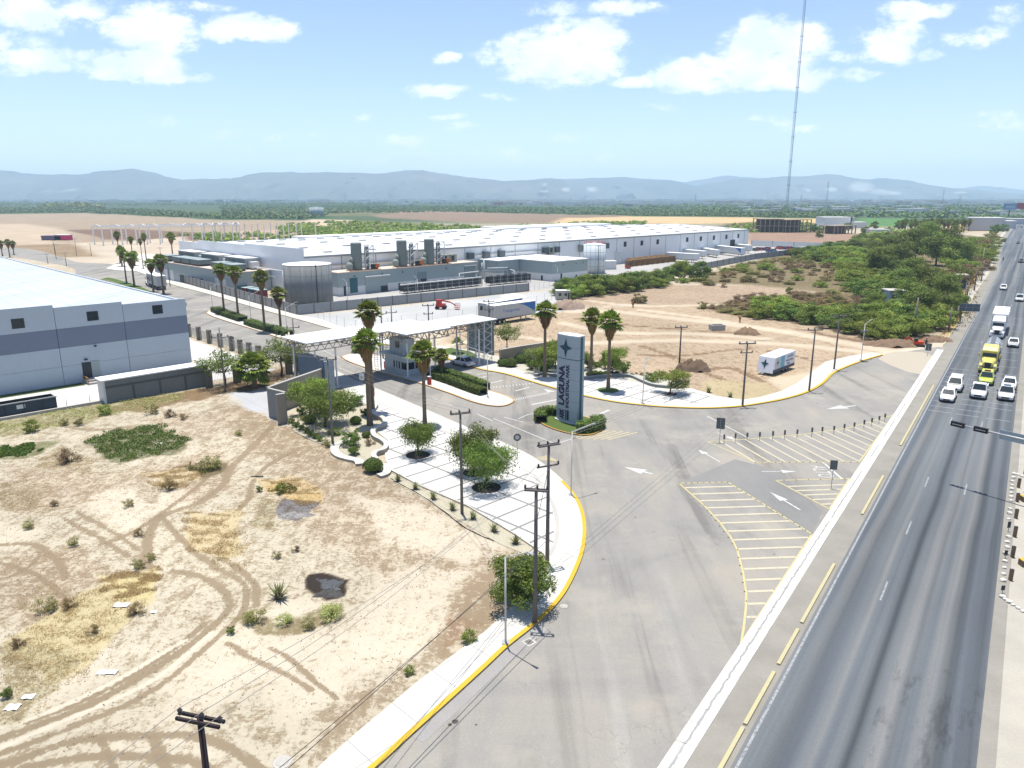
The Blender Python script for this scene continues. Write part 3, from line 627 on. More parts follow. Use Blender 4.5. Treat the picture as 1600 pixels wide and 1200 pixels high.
for i in range(6): s = i * 8.5; b.strip(gp([(893 + s * 1.35, 686 + s * .05 - i * .2), (940 + s * 1.3, 672 + i * .8)]), .3, .03)
for i in range(5): b.strip(gp([(838 + i * 3.5, 716 - i * 1.0), (862 + i * 3.5, 722 + i * .2)]), .22, .03)
struct('faded_stripes', b, paintm('faded_stripe', (.42, .36, .22), .5))
def arrow(tail, head, w=.16, hl=1.3, hw=.42, mat=None):
    a, c = G(*tail), G(*head); d = (c - a); L = d.length; d.normalize(); n_ = Vector((-d.y, d.x, 0)); b = MB(); z = Vector((0, 0, .03)); m = c - d * hl
    b.quad(a + n_ * w / 2 + z, a - n_ * w / 2 + z, m - n_ * w / 2 + z, m + n_ * w / 2 + z); b.poly([m - n_ * hw + z, c + z, m + n_ * hw + z]); struct('road_arrow', b, MWHT)
arrow((1125, 722), (1091, 703)); arrow((1250, 797), (1203, 769), hl=2.0); arrow((1337, 634), (1291, 639.5), .3, 3, .8); arrow((1020, 741), (975, 730), .3, 2.2, .7)
arrow((1190, 737), (1245, 737), .12, 1.5, .4); arrow((1120, 676), (1150, 688), .15, 1.2, .4); arrow((862, 612.5), (849, 608), .2, 2, .6)
b = MB()
for pts, w in (([(795, 581), (745, 585)], .25), ([(722, 582.5), (738, 582)], .2), ([(763, 599.5), (786, 594.5)], .3), ([(738, 592.5), (762, 588)], .3), ([(805, 611), (827, 605.5)], .3), ([(831, 632.5), (872, 624.5)], .35), ([(710, 583), (736, 581.5)], .3),
               ([(771, 654), (868, 694)], .13), ([(868, 694), (900, 684)], .16), ([(677, 623), (708, 634)], .14), ([(787, 652), (818, 660)], .16), ([(809, 655), (825, 648)], .14), ([(825, 648), (865, 641)], .14),
               ([(1105, 650.5), (1170, 685)], .16), ([(1285, 722), (1316, 749)], .22), ([(540, 562), (560, 570)], .14), ([(460, 551), (640, 0)], 0), ([(530, 575), (575, 592)], .14), ([(700, 648), (640, 622)], 0), ([(745, 647), (770, 658)], .14),
               ([(925, 652), (952, 641)], .4), ([(930, 650), (945, 655)], .14), ([(300, 480), (345, 475)], .14), ([(325, 513), (365, 506)], .18), ([(345, 524), (400, 511)], .18), ([(370, 530), (405, 524)], .14), ([(348, 500), (372, 508)], .12), ([(290, 458), (330, 470)], .12), ([(455, 513), (480, 521)], .13), ([(425, 503), (445, 510)], .13),
               ([(290, 474), (345, 468)], .14), ([(580, 600), (700, 648)], 0), ([(505, 548), (580, 581)], .13)):
    if w: b.strip(gp(pts), w, .03)
for k in range(22): b.strip([G(745 + k * 5.1, 607 - k * .55), G(746.5 + k * 5.1, 609.6 - k * .55)], .12, .031)
for k in range(22): b.strip([G(798 + k * 2.7, 624.5 - k * .55), G(800 + k * 2.7, 627.2 - k * .55)], .1, .031)
b.strip(gp([(690, 587), (870, 609)]), .001, .031)
struct('lane_markings', b, MWHT)
# studs along the hatching outlines
b = MB()
for (a, c, n_) in (((1137.5, 753.7), (1268, 835), 17), ((1062, 755.5), (1137, 753.7), 9), ((1100, 790), (1152, 860), 9), ((1152, 860), (1166, 940), 7), ((1180, 723), (1340, 722.5), 16), ((1225, 751), (1320, 749), 6)):
    for k in range(n_): q_ = G(*a).lerp(G(*c), k / (n_ - 1)); b.lathe([(.06, .03), (.05, .07), (.01, .08)], 6, (q_.x, q_.y, 0))
struct('road_studs', b, M('stud_dark', (.12, .09, .04)))
# covers and stains in the road
def disc(name, px, r_, mat, z=.028, n=18, sy=1):
    b = MB(); c_ = G(*px); b.poly([(c_.x + r_ * math.cos(a) * (1 + .12 * math.sin(3 * a)), c_.y + sy * r_ * math.sin(a), z) for a in [2 * math.pi * k / n for k in range(n)]]); return struct(name, b, mat)
for px, r_ in (((711, 1128), .16), ((703, 1133), .1), ((744, 1133), .06), ((881, 947), .0), ((843, 648), .5)):
    if r_: disc('oil_stain', px, r_, M('oil', (.05, .045, .04), .6))
for (x, y, s) in ((790, 720, .5), (1062, 672, .9), (1110, 738, .8), (700, 660, .6), (960, 700, .5)):
    pass

# ------------------------------------------------------------------ hills on the horizon, built where they stand
t = NT('hillside'); p = t.pos(); a = t.noise(t.map(p, (1, 1, 2.2)), .0009, 7, .6); sc_ = t.n('ShaderNodeVertexColor', layer_name='scar'); k = t.ramp(a, (.35, (.06, .07, .065)), (.6, (.11, .11, .095)), (.72, (.16, .15, .13)))
k = t.mix(t.ramp(t.math('MULTIPLY', sc_.outputs['Alpha'], t.math('ADD', t.noise(p, .02, 5, .7), .5)), (.38, 0), (.8, 1)), k, t.mix(.3, k, (.80, .78, .74))); MHIL = t.bsdf(k, .95, bump=a, bs=.3, bd=120, spec=.05)
SCARS = [(1345, 292, 26, 11), (1375, 300, 20, 6), (1300, 296, 14, 5), (885, 296, 9, 5), (925, 296, 12, 6), (1395, 302, 20, 4), (1262, 297, 8, 4), (850, 300, 10, 3), (1500, 301, 16, 3), (70, 300, 14, 5), (107, 297, 12, 5), (852, 288, 6, 3)]
def ridge(name, px, dist, depth, seed, mat, step=6):
    xs = np.arange(px[0][0], px[-1][0] + 1, step); ys = np.interp(xs, [q[0] for q in px], [q[1] for q in px]); r_ = np.random.default_rng(seed); K = 20
    ys = ys + np.convolve(r_.normal(0, 2.2, len(xs) + 6), np.ones(7) / 7, 'valid') + r_.normal(0, .22, len(xs))
    V_ = []
    for i, (x, y) in enumerate(zip(xs, ys)):
        yc = F * CP - (y - 600) * SP; hh = max(5, H + (-(F * SP + (y - 600) * CP)) * dist / yc); X = (x - 800) * dist / yc
        for k in range(K):
            q = k / (K - 1); f = math.sin(min(1, q * 1.25) * math.pi / 2) if q < .8 else 1 - (q - .8) * 1.5
            gul = .06 * math.sin(x * .09 + seed + 2 * math.sin(q * 5)) + .05 * math.sin(x * .21 + q * 6 + seed) + .03 * math.sin(x * .55 + q * 9)
            V_.append((X + (r_.normal(0, 25) * .5 if 0 < k < 14 else 0), dist - depth * (.8 - q) + gul * depth * (1 - q), hh * max(0, f * (1 + (gul * .9 if 1 < k < 11 else 0)) - (1 - f) * .02 * 0) - 4 * (k == 0)))
    V_ = np.array(V_); zc = V_[:, 1] * CP - (V_[:, 2] - H) * SP; qx = 800 + F * V_[:, 0] / zc; qy = 600 + F * (-(V_[:, 2] - H) * CP - V_[:, 1] * SP) / zc; scar = np.zeros(len(V_))
    for (a_, c_, ra, rc) in SCARS: scar = np.maximum(scar, np.clip(1.3 - np.hypot((qx - a_) / ra, (qy - c_) / rc), 0, 1))
    ix = np.arange(len(xs) * K).reshape(len(xs), K); Fq = np.stack([ix[:-1, :-1], ix[1:, :-1], ix[1:, 1:], ix[:-1, 1:]], -1).reshape(-1, 4)
    o = npmesh(name, V_, Fq, mat); o['kind'] = 'structure'; ca_ = o.data.color_attributes.new('scar', 'FLOAT_COLOR', 'POINT'); ca_.data.foreach_set('color', np.stack([scar] * 4, -1).astype(np.float32).ravel()); o.data.polygons.foreach_set('use_smooth', [True] * len(Fq)); return o
ridge('hills', [(-700, 285), (-400, 270), (-150, 262), (0, 266), (18, 267), (40, 272), (95, 274), (140, 273), (180, 268), (212, 265), (240, 270), (290, 281), (340, 280), (395, 276), (415, 270), (500, 269), (595, 272), (640, 267), (660, 267), (690, 272), (735, 278), (790, 283), (850, 281), (880, 282)], 7800, 1600, 1, MHIL)
ridge('hills', [(700, 300), (780, 285), (850, 280), (950, 278), (972, 276), (1000, 280), (1045, 280), (1070, 288), (1085, 292), (1110, 286), (1150, 281), (1195, 279), (1240, 276), (1270, 273), (1292, 271), (1320, 277), (1340, 281), (1372, 278), (1405, 282), (1440, 288), (1480, 296), (1530, 300), (1600, 305)], 9300, 1700, 4, MHIL)
ridge('hills', [(1040, 290), (1090, 281), (1130, 277), (1200, 280), (1300, 285), (1420, 292), (1500, 294), (1530, 291), (1560, 294), (1620, 300), (1800, 298), (2100, 290), (2400, 300)], 11800, 1700, 7, MHIL)
t = NT('quarry'); p = t.pos(); a = t.noise(p, .006, 5, .7); MQ = t.bsdf(t.ramp(a, (.35, (.30, .27, .24)), (.65, (.75, .72, .68))), .9)
# ------------------------------------------------------------------ haze
hz = MB(); hz.box(-13500, 13500, -13500, 13500, -2, 470); ho = hz.build('haze', bpy.data.materials.new('haze')); ho['kind'] = 'stuff'
hm = ho.data.materials[0]; hm.use_nodes = True; ht = hm.node_tree; ht.nodes.clear(); a = ht.nodes.new('ShaderNodeVolumePrincipled'); o2 = ht.nodes.new('ShaderNodeOutputMaterial')
a.inputs['Density'].default_value = 1.25e-4; a.inputs['Color'].default_value = (.60, .81, 1, 1); a.inputs['Anisotropy'].default_value = 0
ht.links.new(a.outputs[0], o2.inputs['Volume'])
# ------------------------------------------------------------------ vegetation
LM = dict(palm=leafmat('palm_frond', (0.055, 0.090, 0.014), (0.221, 0.281, 0.040), (0.592, 0.562, 0.126), .2), skirt=leafmat('dead_frond', (0.078, 0.041, 0.015), (0.200, 0.110, 0.042), (0.286, 0.174, 0.075), .1),
          mes=leafmat('mesquite_leaf', (0.061, 0.105, 0.018), (0.177, 0.238, 0.042), (0.272, 0.322, 0.084), .35), dark=leafmat('dark_leaf', (0.064, 0.101, 0.021), (0.201, 0.257, 0.046), (0.458, 0.446, 0.099), .2),
          scrub=leafmat('scrub_leaf', (0.088, 0.140, 0.023), (0.254, 0.324, 0.049), (0.432, 0.456, 0.088), .3), olive=leafmat('olive_leaf', (0.115, 0.115, 0.033), (0.294, 0.269, 0.089), (0.440, 0.365, 0.149), .25),
          hedge=leafmat('hedge_leaf', (0.039, 0.078, 0.013), (0.134, 0.197, 0.029), (0.270, 0.325, 0.056), .2), dry=leafmat('dry_grass', (0.238, 0.166, 0.059), (0.506, 0.374, 0.164), (0.600, 0.490, 0.267), .3),
          brown=leafmat('brown_scrub', (0.105, 0.072, 0.034), (0.245, 0.168, 0.074), (0.350, 0.240, 0.108), .15), far=leafmat('far_leaf', (0.054, 0.106, 0.030), (0.136, 0.232, 0.060), (0.200, 0.309, 0.095), .1),
          agave=leafmat('agave_leaf', (0.105, 0.136, 0.047), (0.263, 0.288, 0.121), (0.385, 0.384, 0.176), .1), pale=leafmat('pale_shrub', (0.263, 0.304, 0.081), (0.473, 0.496, 0.176), (0.630, 0.608, 0.270), .3))
MTRUNK = M('palm_trunk', (.17, .125, .085), .95, .25, 3); MBARK = M('bark', (.075, .055, .04), .95, .3, 4)
def orient(n_, up=None, r_=nr):
    """n random unit normals biased upward"""
    v = r_.normal(size=(n_, 3)); v[:, 2] = np.abs(v[:, 2]) * (up or 1); return v / np.linalg.norm(v, axis=1)[:, None]
def cards(cen, nrm, w, l, r_=nr, tip=.35):
    """one leaf-shaped quad per centre"""
    n_ = len(cen); t_ = r_.normal(size=(n_, 3)); a = np.cross(nrm, t_); a /= np.linalg.norm(a, axis=1)[:, None]; c = np.cross(nrm, a)
    w = np.broadcast_to(w, (n_,))[:, None]; l = np.broadcast_to(l, (n_,))[:, None]
    V_ = np.stack([cen - a * l, cen - c * w + a * l * .1, cen + a * l, cen + c * w - a * l * .1], 1).reshape(-1, 3)
    return V_, np.arange(n_ * 4).reshape(n_, 4)
def lumps(n_, R_, hz, k, seed, flat=1.0):
    """k lumps spread through a crown of radius R_ and half height hz, n_ leaf centres on them"""
    r_ = np.random.default_rng(seed); a = r_.uniform(0, 6.283, k); q = R_ * np.sqrt(r_.uniform(0, 1, k)) * .78; z = r_.uniform(-.75, .85, k) * hz * (1 - .55 * (q / R_) ** 2)
    cr = R_ * r_.uniform(.24, .42, k); C_ = np.stack([q * np.cos(a), q * np.sin(a), z], -1)
    i = r_.integers(0, k, n_); d = r_.normal(size=(n_, 3)); d /= np.linalg.norm(d, axis=1)[:, None]; d[:, 2] = d[:, 2] * .8 + .12
    rad = cr[i] * r_.uniform(.45, 1.08, n_); P = C_[i] + d * rad[:, None] * np.array([1, 1, .75 * flat]); N_ = d + r_.normal(size=(n_, 3)) * .55 + np.array([0, 0, .35]); N_ /= np.linalg.norm(N_, axis=1)[:, None]
    return P, N_, C_, cr, r_
def crown(name, R_, hz, k, n_, lw, ll, mat, seed, parent=None, loc=None, droop=0, flat=1.0):
    P, N_, C_, cr, r_ = lumps(n_, R_, hz, k, seed, flat)
    if droop:
        m = int(n_ * .3); j = r_.integers(0, n_, m); P2 = P[j].copy(); P2[:, :2] *= 1.06; P2[:, 2] -= r_.uniform(.1, droop, m); P = np.concatenate([P, P2]); n2 = r_.normal(size=(m, 3)) * [1, 1, .15]; N_ = np.concatenate([N_, n2 / np.linalg.norm(n2, axis=1)[:, None]])
    s = r_.uniform(.6, 1.35, len(P)); V_, Fq = cards(P, N_, lw * s, ll * s, r_)
    return npmesh(name, V_, Fq, mat, parent, loc), C_
def trunkmesh(C_, zc, r0, h, seed, parent, mat=None, name='trunk', z0=0):
    r_ = random.Random(seed); b = MB(); fork = h * .62
    b.path([(0, 0, z0), (r_.uniform(-.05, .05) * h, r_.uniform(-.05, .05) * h, fork * .5), (0, 0, fork)], r0, 7, r2=r0 * .7)
    idx = list(range(len(C_))); r_.shuffle(idx)
    for i in idx[:7]:
        c = Vector(C_[i]); e = Vector((c.x, c.y, zc + c.z)); mid = Vector((c.x * .35, c.y * .35, fork + (e.z - fork) * .55)); b.path([(0, 0, fork * .92), mid, e], r0 * .5, 5, r2=r0 * .12)
    return b.build(name, mat or MBARK, parent, True)
PROTO = {}
def inst(key, make, loc, rz=None, s=1.0, label=None, cat=None, group=None, sz=None):
    if key not in PROTO: o = make(); PROTO[key] = o
    else: o = copytree(PROTO[key])
    o.location = loc; o.rotation_euler = (0, 0, rnd.uniform(0, 6.28) if rz is None else rz); o.scale = (s, s, sz or s)
    for q in ('group',):
        if q in o: del o[q]
    return tag(o, label, cat, group)
def mk_tree(R_, hz, hc, k, n_, lw, ll, mat, seed, droop=0, r0=.12, name='tree', flat=1.0):
    def f():
        t_ = thing(name, '', ''); o, C_ = crown('crown', R_, hz, k, n_, lw, ll, mat, seed, t_, (0, 0, hc), droop, flat); trunkmesh(C_, hc, r0, hc, seed, t_); return t_
    return f
def mk_bush(R_, hz, k, n_, lw, ll, mat, seed, name='shrub'):
    def f():
        t_ = thing(name, '', ''); o, C_ = crown('foliage', R_ * 1.12, hz, k, n_, lw, ll, mat, seed, t_, (0, 0, hz * .8)); b = MB()
        for i in range(min(7, len(C_))): c = C_[i]; b.path([(c[0] * .1, c[1] * .1, 0), (c[0] * .5, c[1] * .5, hz * .5 + c[2] * .3), (c[0], c[1], hz * .8 + c[2])], .045 * R_, 4, r2=.01)
        b.build('stem', MBARK, t_, True); return t_
    return f
# fan palms
def fan_leaves(n_, seed, el0, el1, pet, blade, drp, cz=0.0, seg=9, droopz=.5):
    r_ = np.random.default_rng(seed); V_ = []; Fq = []
    for i in range(n_):
        az = i * 2.399 + r_.uniform(-.3, .3); el = el1 + (el0 - el1) * ((i + .5) / n_) ** .8 + r_.uniform(-.12, .12); d = np.array([math.cos(el) * math.cos(az), math.cos(el) * math.sin(az), math.sin(el)])
        s = np.cross(d, [0, 0, 1.0]); s /= np.linalg.norm(s) + 1e-9; u = np.cross(s, d); pl = pet * r_.uniform(.8, 1.15); bl = blade * r_.uniform(.8, 1.15); c = d * pl; c[2] += cz - .10 * pl * pl
        b0 = len(V_); V_ += [s * .02 + [0, 0, cz], -s * .02 + [0, 0, cz], c - s * .03, c + s * .03]; Fq.append((b0, b0 + 1, b0 + 2, b0 + 3))
        for k in range(seg):
            a = (k / (seg - 1) - .5) * 2.5; dd = d * math.cos(a) + s * math.sin(a); q = bl * (1 - .18 * abs(a)); wv = np.cross(dd, u); wv /= np.linalg.norm(wv) + 1e-9; ww = bl * .12
            mid = c + dd * q * .6 + u * (.03 * (-1) ** k) - np.array([0, 0, drp * .25]); tp = c + dd * q - np.array([0, 0, drp * r_.uniform(.7, 1.3)])
            b0 = len(V_); V_ += [c, mid - wv * ww, tp, mid + wv * ww]; Fq.append((b0, b0 + 1, b0 + 2, b0 + 3))
    return np.array(V_), np.array(Fq)
def mk_palm(var):
    def f():
        t_ = thing('fan_palm', '', ''); b = MB(); r_ = random.Random(var); pr = []; 
        for i in range(15): z = i / 14; pr.append((.21 - .07 * z + (.05 * (1 - z * 8) if z < .12 else 0) + r_.uniform(-.006, .006), z))
        b.lathe(pr, 9); b.build('trunk', MTRUNK, t_, True)
        V_, Fq = fan_leaves(44, 10 + var, 1.45, -.40, .95, 1.1, .28); npmesh('crown', V_, Fq, LM['palm'], t_)
        n_ = 520; rr_ = np.random.default_rng(var + 40); a = rr_.uniform(0, 6.28, n_); z = rr_.uniform(-2.1, -.1, n_); rad = np.interp(z, [-2.1, -1.5, -.7, 0], [.30, .62, .95, .7]) * rr_.uniform(.6, 1.05, n_)
        P = np.stack([rad * np.cos(a), rad * np.sin(a), z], -1); nn = np.stack([np.cos(a), np.sin(a), rr_.normal(0, .3, n_)], -1); nn /= np.linalg.norm(nn, axis=1)[:, None]
        tz = np.stack([rr_.normal(0, .22, n_) - .28 * np.cos(a) * 0, rr_.normal(0, .22, n_), -np.ones(n_)], -1); tz /= np.linalg.norm(tz, axis=1)[:, None]; c = np.cross(nn, tz); l = rr_.uniform(.25, .5, n_)[:, None]; w = .1
        V_ = np.stack([P - tz * l, P - c * w, P + tz * l, P + c * w], 1).reshape(-1, 3); npmesh('dead_fronds', V_, np.arange(n_ * 4).reshape(n_, 4), LM['skirt'], t_)
        return t_
    return f
def palm(px, cy, label, group, s=1.0, var=None, loc=None, h=None, ts=1.1):
    """px = foot in the picture, cy = row of the crown's heart"""
    loc = loc or G(*px); h = h or hgt(px, cy); var = rnd.randrange(5) if var is None else var
    o = inst(('palm', var), mk_palm(var), (loc.x, loc.y, 0), None, 1.0, label, 'palm tree', group)
    for ch in o.children:
        if ch.name.startswith('trunk'): ch.scale = (s * ts, s * ts, h); ch.rotation_euler = (0, 0, 0)
        else: ch.location = (0, 0, h); ch.scale = (s * .92, s * .92, s * .92)
    return o
GP = 'fan palms around the park entrance'
for px, cy, s, lb in (((578, 665), 535, 1.12, 'tallest thick-trunked fan palm standing in the left planting bed beside the curved white wall'),
                      ((583, 645), 488, 1.05, 'fan palm right behind the thick-trunked one, its crown the higher of the two'),
                      ((664, 665), 552, 1.1, 'slender fan palm on the white paving nearest the guard booth, left of the hedge'),
                      ((690, 592), 556, .8, 'short fan palm half hidden behind the slender palm by the guard booth'),
                      ((851, 590), 487, 1.15, 'fan palm just left of the tall sign pylon'), ((923, 590), 497, 1.1, 'fan palm directly right of the sign pylon, in the shrub bed'),
                      ((950, 611), 503, 1.15, 'fan palm in the round grass pit on the right plaza')):
    palm(px, cy, lb, GP, s, ts=1.4 if px[0] == 578 else 1.1)
GM = 'fan palms along the median of the inner road'
for i, (px, cy) in enumerate((((350.6, 490.6), 422), ((372.5, 496), 426), ((414, 519), 434), ((439, 516), 460))):
    palm(px, cy, ('fan palm on the far median, %s from the left of its row of four' % ORD[i]), GM, 1.15)
GQ = 'fan palms near the roundabout behind the left warehouse'
for i, (px, cy, s) in enumerate((((191, 416.7), 391, 1.3), ((198, 443), 396, 1.1), ((210, 447.5), 404, 1.4), ((211, 415.6), 398, 1.1), ((240, 456), 413, 1.15), ((255.7, 459.5), 408, 1.4), ((209, 414.5), 374, .9), ((224, 420), 377, .7), ((229, 408), 370, 1.0), ((188, 411), 367, 1.1), ((272, 418), 370, 1.25))):
    palm(px, cy, 'fan palm by the roundabout, %s' % ('leftmost of those beside the grass verge', 'thin-trunked one just behind the leftmost verge palm', 'second full crown from the left on the verge', 'low one behind the second verge palm', 'shorter palm in front of the parcel truck', 'full-crowned palm in front of the parcel truck tail', 'tall thin one under the white frame, third from left', 'small-headed thin one leaning under the white frame', 'tall one under the white frame, fourth from left', 'highest thin one at the left end of the group', 'lone tall palm at the right end of the group')[i], GQ, s)
for i, (px, cy) in enumerate((((4, 400), 381), ((15.5, 402), 379), ((22, 398), 381))):
    palm(px, cy, 'distant fan palm above the left edge of the warehouse roof, %s of three' % ORD[i], 'palms beyond the warehouse roof', 1.1)
PGp = 'palms of the grove by the highway'
for i in range(34):
    x = 1408 + (i % 17) * 6.6 + rnd.uniform(-2, 2); y = 362 + rnd.uniform(-1.5, 3) + (i // 17) * -2.5; g = G(x, y)
    palm((x, y), 0, 'dark palm in the dense roadside grove left of the grey warehouse', PGp, 1.6, loc=g, h=6.5 + rnd.uniform(-.8, 1.2))
# the stout palm and the young one
def mk_stout():
    t_ = thing('date_palm', '', ''); b = MB(); b.lathe([(.42, 0), (.36, .3), (.33, 1.2), (.4, 1.9), (.3, 2.3)], 10); b.build('trunk', MTRUNK, t_, True)
    V_, Fq = fan_leaves(80, 77, 1.4, -.8, 1.35, 1.2, .35, 2.6); npmesh('crown', V_, Fq, LM['palm'], t_); return t_
g = G(398, 606); inst('stout', mk_stout, (g.x, g.y, 0), 0, 1.12, 'bushy low palm with a stout trunk between the two fence trees', 'palm tree')
def mk_young():
    t_ = thing('young_palm', '', ''); b = MB(); b.lathe([(.2, 0), (.16, .3), (.15, 1.3)], 8); b.build('trunk', MTRUNK, t_, True)
    V_, Fq = fan_leaves(20, 78, 1.2, -.1, .6, .7, .15, 1.5); npmesh('crown', V_, Fq, LM['palm'], t_); return t_
g = G(715, 553.5); inst('young', mk_young, (g.x, g.y, .16), 0, 1.1, 'small young palm on the green lawn patch behind the white sedan', 'palm tree')
# garden trees
def gtree(px, cyc, rpx, kind, label, group=None, cat='tree', zs=1.0):
    g = G(*px); R_ = rpx * g.y / 1150 * 1.03; hc = hgt(px, cyc); k0 = {'mes': (LM['mes'], .32, .075, .95, 6500, 8), 'pale': (LM['mes'], .1, .1, .9, 2600, 6), 'dark': (LM['scrub'], .05, .11, .7, 6500, 9)}[kind]
    o = inst(('gt', kind), mk_tree(2.0, 1.05 if kind == 'mes' else 1.25, 2.0, 26, k0[4], .028 if kind == 'mes' else .04, .11 if kind == 'mes' else .085, k0[0], k0[5], k0[3] if kind == 'mes' else 0, .09), (g.x, g.y, .1), None, R_ / 2, label, cat, group, hc / 2 * zs)
    return o
GT = 'shade trees on the white paving'
gtree((653, 713), 676, 35, 'mes', 'small round shade tree on the white paving, farthest left of the left plaza trees', GT)
gtree((741, 741), 690, 40, 'mes', 'shade tree partly hidden behind the largest plaza tree', GT)
gtree((760, 764), 716, 50, 'mes', 'largest drooping shade tree on the left plaza, in front of another tree', GT)
gtree((1047, 617), 592, 33, 'dark', 'round shade tree on the right plaza at the end of the curved wall', GT)
gtree((957, 590), 560, 24, 'dark', 'small tree behind the right plaza wall between palm and utility pole', GT)
gtree((508, 668), 622, 52, 'mes', 'large spreading tree in the left planting bed beside the boundary wall', GT, zs=.9)
gtree((485, 650), 612, 36, 'dark', 'bright green tree behind the spreading tree by the boundary wall', GT)
gtree((352, 604), 570, 44, 'pale', 'thin yellowish tree at the end of the block wall', 'trees by the pillar fence')
gtree((440, 588), 552, 42, 'pale', 'sparse tall tree just left of the entrance canopy', 'trees by the pillar fence')
gtree((462, 584), 560, 24, 'pale', 'slim dark-trunked tree tight beside the gate house', 'trees by the pillar fence')
gtree((792, 549), 522, 24, 'pale', 'sparse tree behind the right end of the entrance canopy', 'trees around the sign')
gtree((845, 582), 556, 28, 'dark', 'dense green tree behind the palm left of the sign pylon', 'trees around the sign')
gtree((868, 578), 548, 22, 'dark', 'leafy tree touching the left side of the sign pylon', 'trees around the sign')
gtree((918, 580), 562, 14, 'dark', 'small tree peeping out behind the right side of the pylon', 'trees around the sign')
g = G(812, 948); inst('bigbush', mk_tree(1.9, 1.35, 1.65, 30, 9000, .035, .10, LM['mes'], 21, 0, .08), (g.x, g.y, .05), 1, 1.22, 'dense green acacia bush leaning over the pavement behind the near utility pole', 'tree')
# clipped and loose shrubs
def ball(seed):
    def f():
        t_ = thing('round_shrub', '', ''); r_ = np.random.default_rng(seed); n_ = 3000; d = r_.normal(size=(n_, 3)); d /= np.linalg.norm(d, axis=1)[:, None]; d[:, 2] = np.abs(d[:, 2]) * 1.1 - .25; P = d * r_.uniform(.88, 1.03, (n_, 1)) * (1 + .05 * np.sin(d[:, :1] * 7 + 1)) * [1, 1, .9] + [0, 0, .62]
        N_ = d + r_.normal(size=d.shape) * .35; N_ /= np.linalg.norm(N_, axis=1)[:, None]; V_, Fq = cards(P, N_, .035, .06, r_); npmesh('foliage', V_, Fq, LM['hedge'], t_); b = MB(); b.lathe([(.3, 0), (.8, .25), (.86, .7), (.6, 1.15), (.1, 1.4)], 12); b.build('branches', M('hedge_core', (.02, .03, .01), .95, .2, 3), t_, True); return t_
    return f
def shrub(px, rpx, key, label, cat='shrub', group=None, sz=1.0, mat=None):
    g = G(*px); R_ = rpx * g.y / 1150 * 1.2
    mk = {'ball': ball(5), 'loose': mk_bush(1, .95, 20, 1800, .035, .09, LM['scrub'], 6), 'dk': mk_bush(1, .95, 22, 2000, .04, .08, LM['hedge'], 7), 'dry': mk_bush(1, .7, 14, 1100, .016, .15, LM['brown'], 8, 'dry_shrub'),
          'ol': mk_bush(1, .75, 18, 1700, .025, .08, LM['olive'], 9), 'pl': mk_bush(1, .6, 18, 2000, .025, .06, LM['pale'], 10)}[key]
    return inst(('sh', key), mk, (g.x, g.y, .05), None, R_, label, cat, group, R_ * sz)
